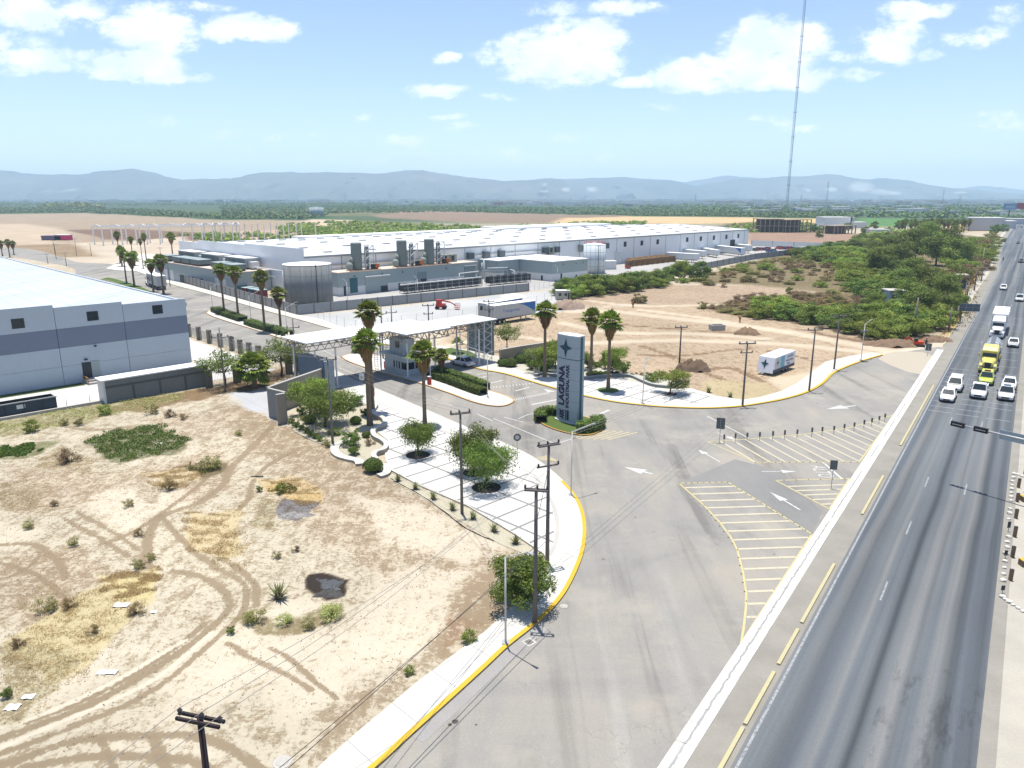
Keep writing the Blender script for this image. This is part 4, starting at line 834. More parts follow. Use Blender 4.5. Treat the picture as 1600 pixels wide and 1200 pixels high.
for px, r_, k_, lb in (((484, 662), 9, 'ball', 'very dark ball shrub under the left garden tree'), ((583, 737), 14, 'ball', 'big clipped round shrub at the tip of the planting bed'), ((556, 663), 8, 'ball', 'clipped upright shrub left of the thick palm trunk'),
                      ((571, 650), 7, 'dk', 'dark shrub immediately left of the thick palm foot'), ((572, 684), 6, 'ball', 'little round shrub below the thick palm'), ((557, 634), 10, 'dk', 'dark spiky shrub by the near entrance kerb'), ((548, 641), 8, 'dk', 'low dark shrub in front of the spiky one near the kerb'),
                      ((472, 648), 7, 'dk', 'small shrub at the foot of the boundary wall tree'), ((536, 646), 6, 'loose', 'little leafy shrub right of the spreading tree'), ((525, 681), 7, 'loose', 'round leafy shrub beside the garden lamp pole'), ((517, 680), 5, 'loose', 'low leafy shrub left of the garden lamp pole'),
                      ((551, 697), 14, 'dk', 'tall dark oleander in the lobe of the planting bed'), ((553, 712), 9, 'dk', 'low oleander in front of the taller dark one'), ((579, 696), 8, 'dry', 'twiggy shrub against the curved white wall'), ((470, 657), 5, 'ol', 'small olive shrub by the wall end'),
                      ((574, 597), 5, 'dk', 'shrub beside the small road sign near the canopy'), ((562, 552), 12, 'dk', 'dark red-brown shrub on the booth island'), ((556, 552), 6, 'loose', 'light shrub at the left tip of the booth island'),
                      ((786, 573), 8, 'ball', 'left ball shrub right of the canopy end'), ((798, 574), 9, 'ball', 'right ball shrub right of the canopy end'), ((811, 568), 9, 'ball', 'ball shrub behind the pair near the canopy end'), ((822, 568), 9, 'ball', 'rounded shrub right behind the low boundary wall'),
                      ((830, 579), 9, 'dk', 'loose dark shrub in the pebble bed left of the pylon'), ((838, 574), 9, 'dk', 'leafy shrub under the trees left of the pylon'), ((853, 584), 9, 'dk', 'shrub at the foot of the palm left of the pylon'), ((862, 574), 8, 'dk', 'shrub behind the palm left of the pylon'),
                      ((921, 576), 9, 'dk', 'dark shrub cluster right behind the pylon'), ((935, 575), 6, 'dk', 'dark shrub between the two palms right of the pylon'), ((921, 588), 5, 'ball', 'small ball shrub at the right side of the pylon'), ((930, 587), 5, 'ball', 'second small ball shrub right of the pylon'), ((938, 588), 5, 'ball', 'third small ball shrub right of the pylon'), ((947, 588), 5, 'ball', 'fourth small ball shrub right of the pylon'),
                      ((955, 588), 5, 'ball', 'fifth small ball shrub right of the pylon'), ((963, 588), 5, 'ball', 'sixth small ball shrub right of the pylon'), ((973, 589), 3, 'ball', 'first of the tiny shrubs behind the right curved wall'), ((980, 589), 3, 'ball', 'second of the tiny shrubs behind the right curved wall'), ((987, 590), 4, 'ball', 'third of the tiny shrubs behind the right curved wall'),
                      ((994, 586), 3, 'dry', 'first brownish tiny shrub before the sandy lot'), ((1003, 588), 4, 'dry', 'second brownish tiny shrub before the sandy lot'), ((1018, 597), 9, 'dk', 'shrub beside the round tree on the right plaza'), ((953, 578), 12, 'dk', 'low dark shrub under the small tree right of the palms'), ((975, 583), 10, 'dk', 'long low dark shrub next to the small tree right of the palms'),
                      ((733, 1004), 12, 'loose', 'green shrub on the bare lot beside the pavement near the lamp post'), ((640, 1053), 8, 'loose', 'small green shrub on the bare lot halfway along the near pavement')):
    shrub(px, r_, k_, lb, group='garden shrubs')
for i, (x, y) in enumerate(((456, 662), (463, 668), (470, 672), (478, 677), (486, 682), (493, 686), (500, 690), (507, 694), (513, 698))):
    shrub((x, y), 5.5, 'ol' if i > 6 else 'dk', '%s shrub from the left in the low border hedge of the left planting bed' % ORD[i], group='border shrubs of the left planting bed')
# hedges
def hedge(name, line, w, h, label, seed, dens=260):
    P = smoothline(gp(line), 6); r_ = np.random.default_rng(seed); V0 = []; N0 = []; L = 0
    for i in range(len(P) - 1):
        a, c = P[i], P[i + 1]; d = c - a; ln = d.length; d.normalize(); n_ = Vector((-d.y, d.x, 0)); m = int(ln * dens * (w + 2 * h) / 3)
        for _ in range(m):
            q = a + d * r_.uniform(0, ln); s = r_.uniform(-1, 1) * (w / 2 + h * .8)
            if abs(s) < w / 2: off = s; z = h * (1 + .06 * math.sin(q.x * 2.1 + q.y)); nn = Vector((0, 0, 1))
            else: off = math.copysign(w / 2, s); z = h - (abs(s) - w / 2) * 1.25; nn = n_ * math.copysign(1, s)
            z += r_.normal(0, .05); off += r_.normal(0, .05); V0.append((q.x + n_.x * off, q.y + n_.y * off, max(.05, z))); N0.append(tuple(nn + Vector(r_.normal(size=3) * .5)))
    V0 = np.array(V0); N0 = np.array(N0); N0 /= np.linalg.norm(N0, axis=1)[:, None]; c = G(*line[0]); V0 -= np.array([c.x, c.y, 0])
    Vv, Fq = cards(V0, N0, .06, .1, r_); t_ = thing(name, label, 'hedge', (c.x, c.y, .1)); npmesh('foliage', Vv, Fq, LM['hedge'], t_)
    b = MB(); b.strip([Vector((p.x - c.x, p.y - c.y, 0)) for p in P], w * .9, h * .82); Q = offset([Vector((p.x - c.x, p.y - c.y, 0)) for p in P], w * .44); Q2 = offset([Vector((p.x - c.x, p.y - c.y, 0)) for p in P], -w * .44)
    for LL in (Q, Q2):
        for i in range(len(LL) - 1): b.quad((LL[i].x, LL[i].y, 0), (LL[i + 1].x, LL[i + 1].y, 0), (LL[i + 1].x, LL[i + 1].y, h * .8), (LL[i].x, LL[i].y, h * .8))
    b.build('branches', M('hedge_core', (.02, .03, .01), .95, .2, 3), t_); return t_
hedge('hedge', [(672, 590), (705, 601), (740, 614), (756, 619)], 1.3, 1.0, 'near row of the clipped double hedge on the booth island', 31)
hedge('hedge', [(682, 583), (715, 594), (745, 604), (760, 610)], 1.3, 1.0, 'rear row of the clipped double hedge on the booth island', 32)
hedge('hedge', [(336, 487), (348, 492), (362, 497), (380, 503)], 2.2, 1.1, 'left clipped hedge under the palms of the far median', 33, 120)
hedge('hedge', [(388, 507), (405, 513), (430, 520), (443, 524)], 2.2, 1.1, 'middle clipped hedge under the palms of the far median', 34, 120)
hedge('hedge', [(446, 525), (453, 527)], 2.0, 1.2, 'short round hedge at the near end of the far median', 35, 160)
hedge('hedge', [(846, 662), (843, 655), (850, 650), (864, 648), (872, 651)], 1.3, .95, 'curved hedge at the left foot of the sign pylon', 36)
hedge('hedge', [(900, 676), (915, 676), (930, 672), (936, 667), (930, 662)], 1.5, 1.05, 'curved hedge at the right foot of the sign pylon', 37)
# agaves along the drip line
def mk_agave():
    t_ = thing('agave', '', ''); V_ = []; Fq = []; r_ = np.random.default_rng(3)
    for i in range(26):
        az = i * 2.4; el = r_.uniform(.5, 1.45); d = np.array([math.cos(el) * math.cos(az), math.cos(el) * math.sin(az), math.sin(el)]); s = np.cross(d, [0, 0, 1.0]); s /= np.linalg.norm(s); L = r_.uniform(.65, .95); b0 = len(V_)
        V_ += [s * .03, -s * .03, d * L * .4 - s * .055, d * L, d * L * .4 + s * .055]; Fq += [(b0, b0 + 1, b0 + 2, b0 + 4), (b0 + 4, b0 + 2, b0 + 3, b0 + 3)]
    npmesh('leaves', np.array(V_), np.array(Fq), LM['agave'], t_); b = MB(); b.lathe([(.16, 0), (.2, .12), (.1, .3)], 8); b.build('stem', MBARK, t_); return t_
for i, (x, y) in enumerate(((622, 752), (649, 765), (677, 780), (707, 797), (739, 811), (772, 831), (806, 850))):
    g = G(x, y); inst('agave', mk_agave, (g.x, g.y, .03), None, 1.0, 'spiky agave in the sand strip beside the plaza, %s from the left' % ORD[i], 'agave', 'agaves along the irrigation hose')
for (x, y), lb in (((1107, 613), 'left agave at the edge of the sandy lot behind the right plaza'), ((1141, 621), 'right agave at the edge of the sandy lot behind the right plaza'), ((436, 935), 'tall spiky rush plant standing alone on the bare lot')):
    g = G(x, y); inst('agave', mk_agave, (g.x, g.y, 0), None, 1.25 if x > 1000 else 1.5, lb, 'agave', 'agaves')
# weeds of the bare lot
for i, (x, y, r_, k_, lb) in enumerate(((400, 972, 17, 'ol', 'brownish green weed mound left of the yellow one'), (447, 975, 14, 'pl', 'yellow-green weed mound between the brown and the pale mound'), (520, 965, 20, 'pl', 'largest pale green weed mound just below the burnt pit'),
                              (482, 980, 12, 'ol', 'small dull weed tuft between the two bright mounds'), (362, 990, 7, 'dk', 'tiny dark green bush at the bend of the tyre tracks'), (440, 770, 9, 'loose', 'green weed patch on top of the straw heap'), (405, 768, 5, 'dk', 'tiny dark shrub left of the straw heap'),
                              (72, 955, 15, 'ol', 'olive shrub at the left edge among dry weeds'), (110, 950, 12, 'dry', 'tall dry weed right of the dark left shrub'), (45, 825, 9, 'ol', 'small weed at the left above the tyre loop'), (215, 890, 11, 'ol', 'weed tuft near the middle of the bare lot'), (235, 876, 8, 'ol', 'weed tuft up right of the middle one'),
                              (115, 852, 9, 'ol', 'small olive weed inside the tyre loop'), (50, 675, 11, 'loose', 'bright bush in the weedy strip by the dark container'), (100, 664, 7, 'ol', 'small bush in the weedy strip under the wall'), (125, 664, 8, 'ol', 'olive bush in the weedy strip left of the block wall'),
                              (236, 647, 10, 'ol', 'weedy bush in front of the grey block wall'), (268, 652, 9, 'dry', 'brown bush right of the weedy one before the block wall'), (288, 655, 7, 'dry', 'second brown bush before the block wall'), (218, 838, 9, 'dry', 'brown weed tuft above the pair of dark tufts'),
                              (200, 792, 8, 'ol', 'green weed tuft in the middle upper lot'), (262, 765, 14, 'dry', 'brown dry shrub below the straw patch'), (110, 722, 16, 'dry', 'dry brown weed patch below the left green patch'), (462, 862, 7, 'dry', 'brown twiggy weed between the heap and the burnt pit'), (432, 872, 7, 'ol', 'grey-green weed left of the twiggy one'),
                              (145, 990, 11, 'dry', 'dry brown shrub among the yellow grass'), (215, 960, 14, 'dry', 'reddish dry shrub beside the white litter'), (85, 790, 7, 'dry', 'dry weed on the pale soil at the far left'), (12, 1090, 10, 'dk', 'dark weed at the lower left edge'), (30, 1010, 11, 'dry', 'dry shrub at the left edge below the dark shrub'),
                              (165, 648, 9, 'loose', 'green bush at the left foot of the block wall'), (330, 732, 14, 'ol', 'olive shrub patch right of the straw patch'), (373, 680, 6, 'ol', 'small weed on the brown smear right of the green patch'))):
    shrub((x, y), r_ * .95, k_, lb, group='weeds on the bare lot', sz=1.0)
# low green weed carpet and dry grass, nobody could count them
def carpet(name, polys, n_, mat, w, l, h, seed, up=.3):
    r_ = np.random.default_rng(seed); P = []
    per = n_ // len(polys)
    for pl in polys:
        W_ = gp(pl); x0, x1 = min(p.x for p in W_), max(p.x for p in W_); y0, y1 = min(p.y for p in W_), max(p.y for p in W_); k = 0
        while k < per:
            X = r_.uniform(x0, x1, 4000); Y = r_.uniform(y0, y1, 4000); m = inpoly(X + wob(X, Y, 1.4, seed) * .8, Y + wob(X, Y, 1.5, seed + 1) * .8, W_) & (wob(X, Y, 1.6, seed + 2) + wob(X, Y, 5.5, seed + 3) * .6 + r_.normal(0, .35, X.shape) > (-.5 if up < .9 and n_ > 8000 else .05))
            P.append(np.stack([X[m], Y[m], r_.uniform(.02, h, m.sum())], -1)[:per - k]); k += m.sum()
            if m.sum() == 0: break
    P = np.concatenate(P); N_ = orient(len(P), up, r_); V_, Fq = cards(P, N_, w * r_.uniform(.6, 1.4, len(P)), l * r_.uniform(.6, 1.4, len(P)), r_); o = npmesh(name, V_, Fq, mat); o['kind'] = 'stuff'; return o
carpet('green_weeds', [[(138, 690), (165, 672), (200, 672), (250, 662), (262, 675), (295, 688), (280, 702), (240, 710), (190, 722), (170, 715), (152, 700)], [(-30, 702), (0, 700), (60, 692), (62, 706), (20, 716), (-30, 716)]], 14000, LM['hedge'], .05, .1, .2, 51, .8)
carpet('green_weeds', [[(298, 722), (342, 726), (343, 738), (310, 746), (296, 733)], [(420, 765), (450, 758), (465, 765), (440, 772)]], 1200, LM['olive'], .05, .1, .2, 52)
carpet('dry_grass', [[(220, 745), (290, 728), (310, 745), (275, 765), (230, 760)], [(280, 800), (345, 803), (378, 840), (350, 872), (300, 862), (288, 820)], [(405, 750), (455, 743), (505, 770), (512, 785), (480, 790), (440, 772)], [(95, 950), (170, 905), (240, 898), (252, 930), (180, 1000), (120, 1062), (60, 1080), (0, 1010)], [(150, 905), (240, 885), (250, 925), (180, 935)]], 24000, LM['dry'], .012, .09, .10, 53, 2.5)
carpet('dry_grass', [[(-60, 652), (0, 648), (80, 640), (160, 628), (290, 612), (290, 622), (210, 640), (130, 662), (0, 682), (-60, 690)]], 5000, LM['pale'], .035, .1, .2, 54, 1.0)
carpet('dry_grass', [[(0, 750), (90, 755), (80, 800), (0, 805)], [(0, 1000), (60, 990), (120, 1040), (70, 1110), (0, 1130)], [(380, 775), (440, 785), (430, 830), (370, 825)], [(80, 700), (150, 712), (140, 745), (60, 735)], [(60, 900), (150, 930), (110, 990), (30, 960)], [(340, 860), (400, 845), (380, 900), (320, 890)], [(560, 700), (420, 720), (380, 660), (480, 650)]], 3500, LM['dry'], .014, .12, .14, 56, .5)
carpet('dry_grass', [[(1500, 440), (1540, 405), (1520, 500), (1475, 528), (1470, 505)]], 1200, LM['dry'], .1, .35, .5, 55, .2)
carpet('dry_tufts', [[(0, 720), (330, 640), (600, 745), (780, 860), (560, 1120), (0, 1180)]], 2600, LM['brown'], .012, .09, .1, 57, .2)
carpet('dry_tufts', [[(0, 700), (300, 700), (420, 900), (300, 1000), (0, 1120)]], 2600, LM['dry'], .012, .11, .12, 58, .3)
carpet('loose_stones', [[(0, 720), (330, 640), (600, 745), (780, 860), (560, 1140), (0, 1190)], [(780, 500), (1290, 515), (1380, 550), (1180, 625), (800, 560)]], 5200, M('stone_brown', (.16, .13, .10), .9, .3, 2), .03, .045, .04, 59, 2)
# ------------------------------------------------------------------ thicket right of the park
NEARS = {'gs': ('green mesquite bush', mk_bush(1, .95, 16, 4200, .032, .055, LM['scrub'], 61, 'mesquite_bush')), 'gd': ('dark green bush', mk_bush(1, .95, 16, 4200, .032, .055, LM['hedge'], 62, 'mesquite_bush')),
         'go': ('olive scrub bush', mk_bush(1, .7, 18, 2800, .03, .06, LM['olive'], 63, 'scrub_bush')), 'gm': ('bright green bush', mk_bush(1, .9, 18, 4200, .032, .055, LM['mes'], 64, 'mesquite_bush')), 'gb': ('brown bare bush', mk_bush(1, .7, 12, 1500, .02, .1, LM['brown'], 65, 'scrub_bush'))}
def bush(p, R_, key, label, group, sz=1.0):
    o = inst(('nb', key), NEARS[key][1], (p.x, p.y, -.05), None, R_, label, 'bush', group, R_ * sz); return o
def scatter(px, spacing, seed):
    W_ = gp(px); r_ = random.Random(seed); x0, x1 = min(p.x for p in W_), max(p.x for p in W_); y0, y1 = min(p.y for p in W_), max(p.y for p in W_); out = []; tries = 0
    while tries < 9000:
        tries += 1; x, y = r_.uniform(x0, x1), r_.uniform(y0, y1)
        if not inpoly(np.array([x]), np.array([y]), W_)[0]: continue
        s = spacing
        if any((x - a) ** 2 + (y - b) ** 2 < s * s for a, b in out): continue
        out.append((x, y))
    return [Vector((a, b, 0)) for a, b in out]
for pl, sp, ks, r0, r1, sz, lb, gr, sd in (
        ([(872, 457), (1030, 442), (1036, 449), (925, 462), (885, 468)], 4.2, ('gs', 'gm', 'gd'), 2.6, 4.2, .75, 'green bush against the yard wall beside the pale tank', 'bushes along the yard wall', 71),
        ([(1060, 440), (1110, 428), (1180, 412), (1290, 399), (1330, 405), (1330, 458), (1300, 452), (1180, 441), (1080, 447)], 7.2, ('go', 'go', 'gb', 'gs'), 1.8, 3.2, .5, 'low scrub bush', 'low scrub between wall and field', 76),
        ([(1230, 398), (1290, 391), (1350, 379), (1400, 374), (1400, 420), (1420, 460), (1385, 474), (1335, 462), (1320, 420)], 7.8, ('gs', 'gs', 'gd', 'gs', 'gm'), 3.2, 5.6, .62, 'mixed green bush in the thicket between yard wall and dirt field', 'bushes of the large thicket', 72),
        ([(1180, 497), (1200, 484), (1270, 492), (1300, 500), (1340, 496), (1385, 498), (1420, 504), (1462, 510), (1440, 528), (1380, 532), (1280, 508)], 4.2, ('gs', 'gm', 'gs', 'gd'), 2.6, 4.0, .7, 'green bush in the dense strip below the pale blue hut', 'bushes below the hut', 73),
        ([(1110, 484), (1180, 463), (1300, 460), (1372, 480), (1350, 494), (1300, 496), (1230, 484), (1200, 482), (1170, 495)], 3.6, ('go', 'gb', 'go', 'gb'), 1.4, 2.4, .5, 'low olive scrub bush in the brown patch left of the hut', 'low scrub left of the hut', 74),
        ([(1500, 395), (1548, 374), (1553, 392), (1535, 425), (1510, 450), (1490, 462), (1490, 420)], 9.5, ('go', 'gs', 'gb'), 3.5, 5.5, .75, 'roadside bush between the tall trees and the highway pavement', 'roadside bushes', 75)):
    for p in scatter(pl, sp, sd):
        k_ = rnd.choice(ks); o = bush(p, rnd.uniform(r0, r1), k_, lb, gr, rnd.uniform(.85, 1.15) * sz); o['what'] = NEARS[k_][0]
for (x, y, r_, k_, lb) in ((928, 456, 17, 'gd', 'big dark bush in front of the pale storage tank'), (998, 473, 13, 'go', 'lone round bush on the dirt field edge'), (1095, 482, 10, 'go', 'small olive bush at the left tip of the low scrub'), (1064, 436, 20, 'gs', 'tall green bush beside the parked white trailers'), (1094, 438, 20, 'gd', 'tall dark bush right of the green one by the trailers'),
                           (1233, 459, 7, 'gd', 'small dark bush alone on the dirt left of the trees'), (1041, 438, 14, 'gd', 'green bush at the left end of the thicket'), (1066, 428, 14, 'gs', 'upper green bush near the yard wall'), (1130, 449, 6, 'gb', 'small dark tuft in the middle of the dirt field')):
    g = G(x, y); bush(g, r_ * g.y / 1150, k_, lb, 'single bushes around the dirt field', .9)
TREES = {'ta': mk_tree(1, .72, .85, 46, 10000, .022, .038, LM['dark'], 81, 0, .05), 'tb': mk_tree(1, .8, .9, 40, 9000, .024, .04, LM['dark'], 82, 0, .05)}
for i, (x, y, r_) in enumerate(((1375, 432, 22), (1402, 420, 22), (1430, 408, 24), (1462, 415, 26), (1492, 424, 24), (1478, 395, 22), (1446, 396, 22), (1416, 395, 18), (1388, 405, 16), (1504, 402, 16), (1425, 450, 22), (1452, 462, 26), (1478, 474, 22), (1422, 482, 24), (1398, 500, 16), (1448, 497, 24), (1476, 503, 20), (1382, 494, 14), (1365, 492, 16), (1496, 448, 18), (1408, 462, 20), (1366, 400, 14), (1496, 488, 14))):
    g = G(x, y); R_ = r_ * g.y / 1150 * 1.1; k_ = 'ta' if i % 2 else 'tb'
    inst(k_, TREES[k_], (g.x, g.y, 0), None, R_, 'dark leafy tree in the tall grove beside the highway, %s from the left' % ORD[sorted([1375, 1402, 1430, 1462, 1492, 1478, 1446, 1416, 1388, 1504, 1425, 1452, 1478.1, 1422, 1398, 1448, 1476, 1382, 1365, 1496, 1408, 1366, 1496.1].copy()).index(min([1375, 1402, 1430, 1462, 1492, 1478, 1446, 1416, 1388, 1504, 1425, 1452, 1478.1, 1422, 1398, 1448, 1476, 1382, 1365, 1496, 1408, 1366, 1496.1], key=lambda q: abs(q - (x + (.1 if (x, y) in ((1478, 474), (1496, 488)) else 0)))))], 'tree', 'dark trees of the tall grove', R_ * 1.15)
# distant woods: too many to count
def woods(name, polys, n_, rad, hh, mat, seed, leaves=14, size=.5):
    r_ = np.random.default_rng(seed); A = []
    for px, wgt in polys:
        W_ = gp(px); k = int(n_ * wgt); ys = [q[1] for q in px]; xs = [q[0] for q in px]; c = 0
        while c < k:
            x = r_.uniform(min(xs), max(xs), 3000); y = r_.uniform(min(ys), max(ys), 3000); m = inpoly(x, y, px); x, y = x[m][:k - c], y[m][:k - c]
            t_ = H / (F * SP + (y - 600) * CP); A.append(np.stack([(x - 800) * t_, (F * CP - (y - 600) * SP) * t_], -1)); c += len(x)
    A = np.concatenate(A); n_ = len(A); R_ = rad * r_.uniform(.5, 1.5, n_) * (1 + np.clip(A[:, 1] - 1500, 0, 4000) / 4000); d = r_.normal(size=(n_, leaves, 3)); d /= np.linalg.norm(d, axis=2)[..., None]; d[..., 2] = np.abs(d[..., 2])
    P = np.zeros((n_, leaves, 3)); P[..., 0] = A[:, None, 0]; P[..., 1] = A[:, None, 1]; P += d * R_[:, None, None] * np.array([1, 1, hh]) * r_.uniform(.55, 1, (n_, leaves, 1)); N_ = d + r_.normal(size=d.shape) * .3; N_ /= np.linalg.norm(N_, axis=2)[..., None]
    s = np.repeat(R_ * size, leaves); V_, Fq = cards(P.reshape(-1, 3), N_.reshape(-1, 3), s * .7, s, r_); o = npmesh(name, V_, Fq, mat); o['kind'] = 'stuff'; return o
woods('far_scrub', [([(-60, 323), (200, 326), (345, 335), (350, 342), (250, 338), (130, 332), (-60, 334)], .14), ([(345, 320), (700, 322), (1000, 326), (1340, 332), (1340, 341), (1000, 337), (700, 331), (520, 334), (480, 343), (345, 342)], .42), ([(-100, 312), (600, 311), (600, 320), (-100, 322)], .44)], 7500, 3.2, .8, LM['far'], 91)
woods('scrub_belt', [([(440, 350), (520, 346), (620, 349), (700, 352), (770, 358), (770, 363), (620, 368), (500, 371), (430, 366)], .50), ([(760, 358), (930, 347), (1010, 348), (1000, 353), (880, 358), (780, 363)], .24), ([(1130, 352), (1200, 348), (1290, 350), (1290, 362), (1200, 364), (1140, 361)], .12), ([(280, 368), (400, 364), (470, 372), (330, 381)], .08), ([(1345, 362), (1500, 362), (1500, 366), (1345, 370)], .06)], 950, 2.6, .85, LM['scrub'], 92, 34, .34)
woods('town_trees', [([(560, 311), (2000, 311), (2000, 322), (1340, 331), (900, 322), (560, 317)], .6), ([(1000, 318), (1600, 318), (1640, 345), (1560, 342), (1430, 341), (1200, 336), (1000, 326)], .4)], 3600, 4.2, .9, LM['far'], 93)
woods('field_hedge', [([(62, 323), (116, 323), (118, 325.5), (62, 325.5)], .5), ([(118, 324), (160, 324), (158, 326), (120, 326)], .5)], 60, 9, 1.0, LM['dark'], 94, 60, .3)
# ------------------------------------------------------------------ buildings
WHITE = M('white_panel', (.80, .80, .78), .6, .05, .3); WHITE2 = M('white_paint', (.62, .62, .60), .6, .06, 1); STEEL = M('grey_steel', (.33, .34, .34), .5, .1, 2, .2); DARK = M('dark_metal', (.035, .038, .042), .6, .2, 3)
GREY = M('grey_wall', (.31, .36, .35), .7, .06, .4); GLS = glassy('dark_glass'); BEIGE = M('beige_render', (.30, .27, .22), .9, .1, 1); CONC = M('cast_concrete', (.36, .345, .31), .9, .12, .8); CONCD = M('grey_block', (.17, .18, .175), .9, .15, 1.5)
RED = M('red_paint', (.42, .045, .03), .5, .12); BLUE = M('blue_paint', (.03, .14, .40), .5, .1); TEAL = M('teal_paint', (.025, .10, .12), .5, .1); ORG = M('orange_paint', (.5, .14, .02), .5); NAVY = M('navy_paint', (.02, .022, .06), .5)
YELP = M('taxi_yellow', (.56, .50, .14), .35, .05); GRNP = M('lime_paint', (.42, .48, .08), .35, .05); RUST = M('rusty_metal', (.20, .09, .04), .9, .3, 2); WOODM = M('pallet_wood', (.30, .18, .085), .9, .35, 2); BRNW = M('brown_wood', (.16, .11, .07), .9, .2, 3)
def roofmat(name, c, ang, sp=1.0, amt=.12):
    t = NT(name); p = t.pos(); q = t.n('ShaderNodeSeparateXYZ'); t.l(t.map(p, rot=(0, 0, ang)), q.inputs[0]); f = t.math('FRACT', t.math('DIVIDE', q.outputs[0], sp)); r_ = t.ramp(f, (0, 0), (.08, 1), (.92, 1), (1, 0))
    n_ = t.noise(t.map(p, (.9, .05, 1), (0, 0, ang)), .8, 4, .6); k = t.mix(1, c, t.ramp(n_, (.3, 1 - amt), (.7, 1.02)), 'MULTIPLY'); k = t.mix(r_, t.mix(1, k, (.82, .85, .88), 'MULTIPLY'), k); return t.bsdf(k, .45, 0, bump=r_, bs=.4, bd=.04, spec=.4)
def M4(e, n, z=0, rot=0): return Matrix.Translation(EN(e, n, z)) @ Matrix.Rotation(R(45) + rot, 4, 'Z')
def ebox(b, e0, e1, n0, n1, z0, z1, mi=0):
    b.box(e0, e1, n0, n1, z0, z1, mi, Matrix.Rotation(R(45), 4, 'Z'))
def eobj(name, boxes, mat, parent=None, org=None):
    b = MB()
    for q in boxes: ebox(b, *q)
    if org is not None: b.v = [(v[0] - org[0], v[1] - org[1], v[2]) for v in b.v]
    return b.build(name, mat, parent)
class Site:
    """a thing built in the park grid with parts given in e/n/z metres"""
    def __init__(s, name, label, cat, e, n, group=None):
        s.o = EN(e, n); s.t = thing(name, label, cat, s.o, 0, group)
    def part(s, name, boxes, mat, parent=None): return eobj(name, boxes, mat, parent or s.t, s.o)
    def mesh(s, name, b, mat, parent=None, smooth=False):
        b.v = [(v[0] - s.o.x, v[1] - s.o.y, v[2]) for v in b.v]; return b.build(name, mat, parent or s.t, smooth)
# left warehouse
w = Site('warehouse', 'large pale blue warehouse with a darker stripe and bright metal roof at the left edge', 'warehouse', 44.9, 116.9)
STR = M('stripe_grey', (.165, .195, .25), .75, .06, .5); PALE = M('pale_blue_wall', (.40, .45, .49), .75, .06, .4)
P3 = ((44.9, 35.7, 10.7), (35.7, 26.8, 11.1), (26.8, 17.6, 11.5), (17.6, 8.4, 11.9), (8.4, -20, 12.2), (-20, -60, 12.2))
for i, (e1, e0, h) in enumerate(P3):
    w.part('wall', [(e0 + .03, e1 - .03, 116.9, 117.3, 0, 2.7), (e0 + .03, e1 - .03, 116.9, 117.3, 2.73, 5.35), (e0 + .03, e1 - .03, 116.9, 117.3, 8.1, h)], PALE); w.part('stripe', [(e0 + .03, e1 - .03, 116.9, 117.3, 5.36, 8.09)], STR)
w.part('wall_backing', [(-60, 44.8, 117.31, 117.5, 0, 10.4)], DARK); w.part('wall', [(44.5, 44.88, 117.55, 262, 0, 10.4)], PALE)
b = MB()
for (a, c, za, zc) in ((-60, -12, 10.2, 12.0), (-12, 44.5, 12.0, 10.2)):
    b.quad(EN(a, 117.5, za), EN(c, 117.5, zc), EN(c, 262, zc), EN(a, 262, za)); 
w.mesh('roof', b, roofmat('roof_left', (.47, .50, .51), R(-45), 3.0, .25))
for e in (40.6, 31.6, 22.4, 13.0):
    f = w.part('window', [(e - .75, e + .75, 116.87, 116.9, 8.75, 10.1)], DARK); w.part('pane', [(e - .65, e + .65, 116.85, 116.87, 8.85, 9.4), (e - .65, e + .65, 116.85, 116.87, 9.45, 10.0)], GLS, f)
w.part('door', [(29.3, 30.5, 116.86, 116.9, .6, 2.9)], DARK); w.part('door_leaf', [(30.5, 31.6, 116.82, 116.9, .6, 2.95)], GREY); w.part('wall_lamp', [(29.7, 30.1, 116.6, 116.9, 3.2, 3.4)], DARK); w.part('wall_lamp', [(31.2, 31.5, 116.6, 116.9, 5.0, 5.2)], DARK)
w.part('door_steps', [(29.2, 31.2, 115.2, 116.8, 0, .55), (29.2, 31.2, 114.4, 115.2, 0, .3)], CONC)
w.part('handrail', [(29.2, 29.28, 114.4, 116.8, .55 + i * .45, .62 + i * .45) for i in (0, 1)] + [(29.2, 29.28, 114.4 + i * 1.2, 114.46 + i * 1.2, .3, 1.1) for i in range(3)], M('rail_orange', (.4, .2, .06)))
w.part('scupper', [(44.9, 45.3, 117.6, 118.1, 9.4, 10.0)], PALE)
b = MB(); ebox(b, -60, 28.9, 114.9, 116.85, 0, .03); struct('grass_strip', b, M('lawn2', (.05, .075, .02), .95, .3, 3))
b = MB(); ebox(b, -60, 52.5, 104.6, 114.8, 0, .04); ebox(b, 46.5, 53.5, 114.8, 160, 0, .04); struct('concrete_yard', b, conc('yard_slab', (.50, .49, .46), 5, .04))
b = MB(); ebox(b, -60, 27.5, 103.0, 103.35, 0, .35); struct('kerb_wall', b, CONC)
# low block store with white slab roof
w = Site('block_shed', 'long low grey block shed with a bright white flat roof slab beside the warehouse', 'shed', 27.7, 103.1)
w.part('wall', [(27.95, 41.4, 102.35, 102.6, 0, 2.95)], CONCD); w.part('end_wall', [(27.7, 27.94, 102.35, 104.6, 0, 2.95)], WHITE2); w.part('wall', [(27.95, 41.4, 104.4, 104.6, 0, 2.95)], CONCD); w.part('roof', [(27.5, 41.6, 102.2, 104.8, 2.96, 3.12)], WHITE)
w.part('concrete_band', [(27.96, 41.4, 102.31, 102.35, 1.95, 2.25)], M('dark_band', (.10, .105, .10), .9)); w.part('wall_pier', [(e, e + .25, 102.30, 102.345, 0, 1.9) for e in (31.2, 34.6, 38)], M('dark_band', (.10, .105, .10)))
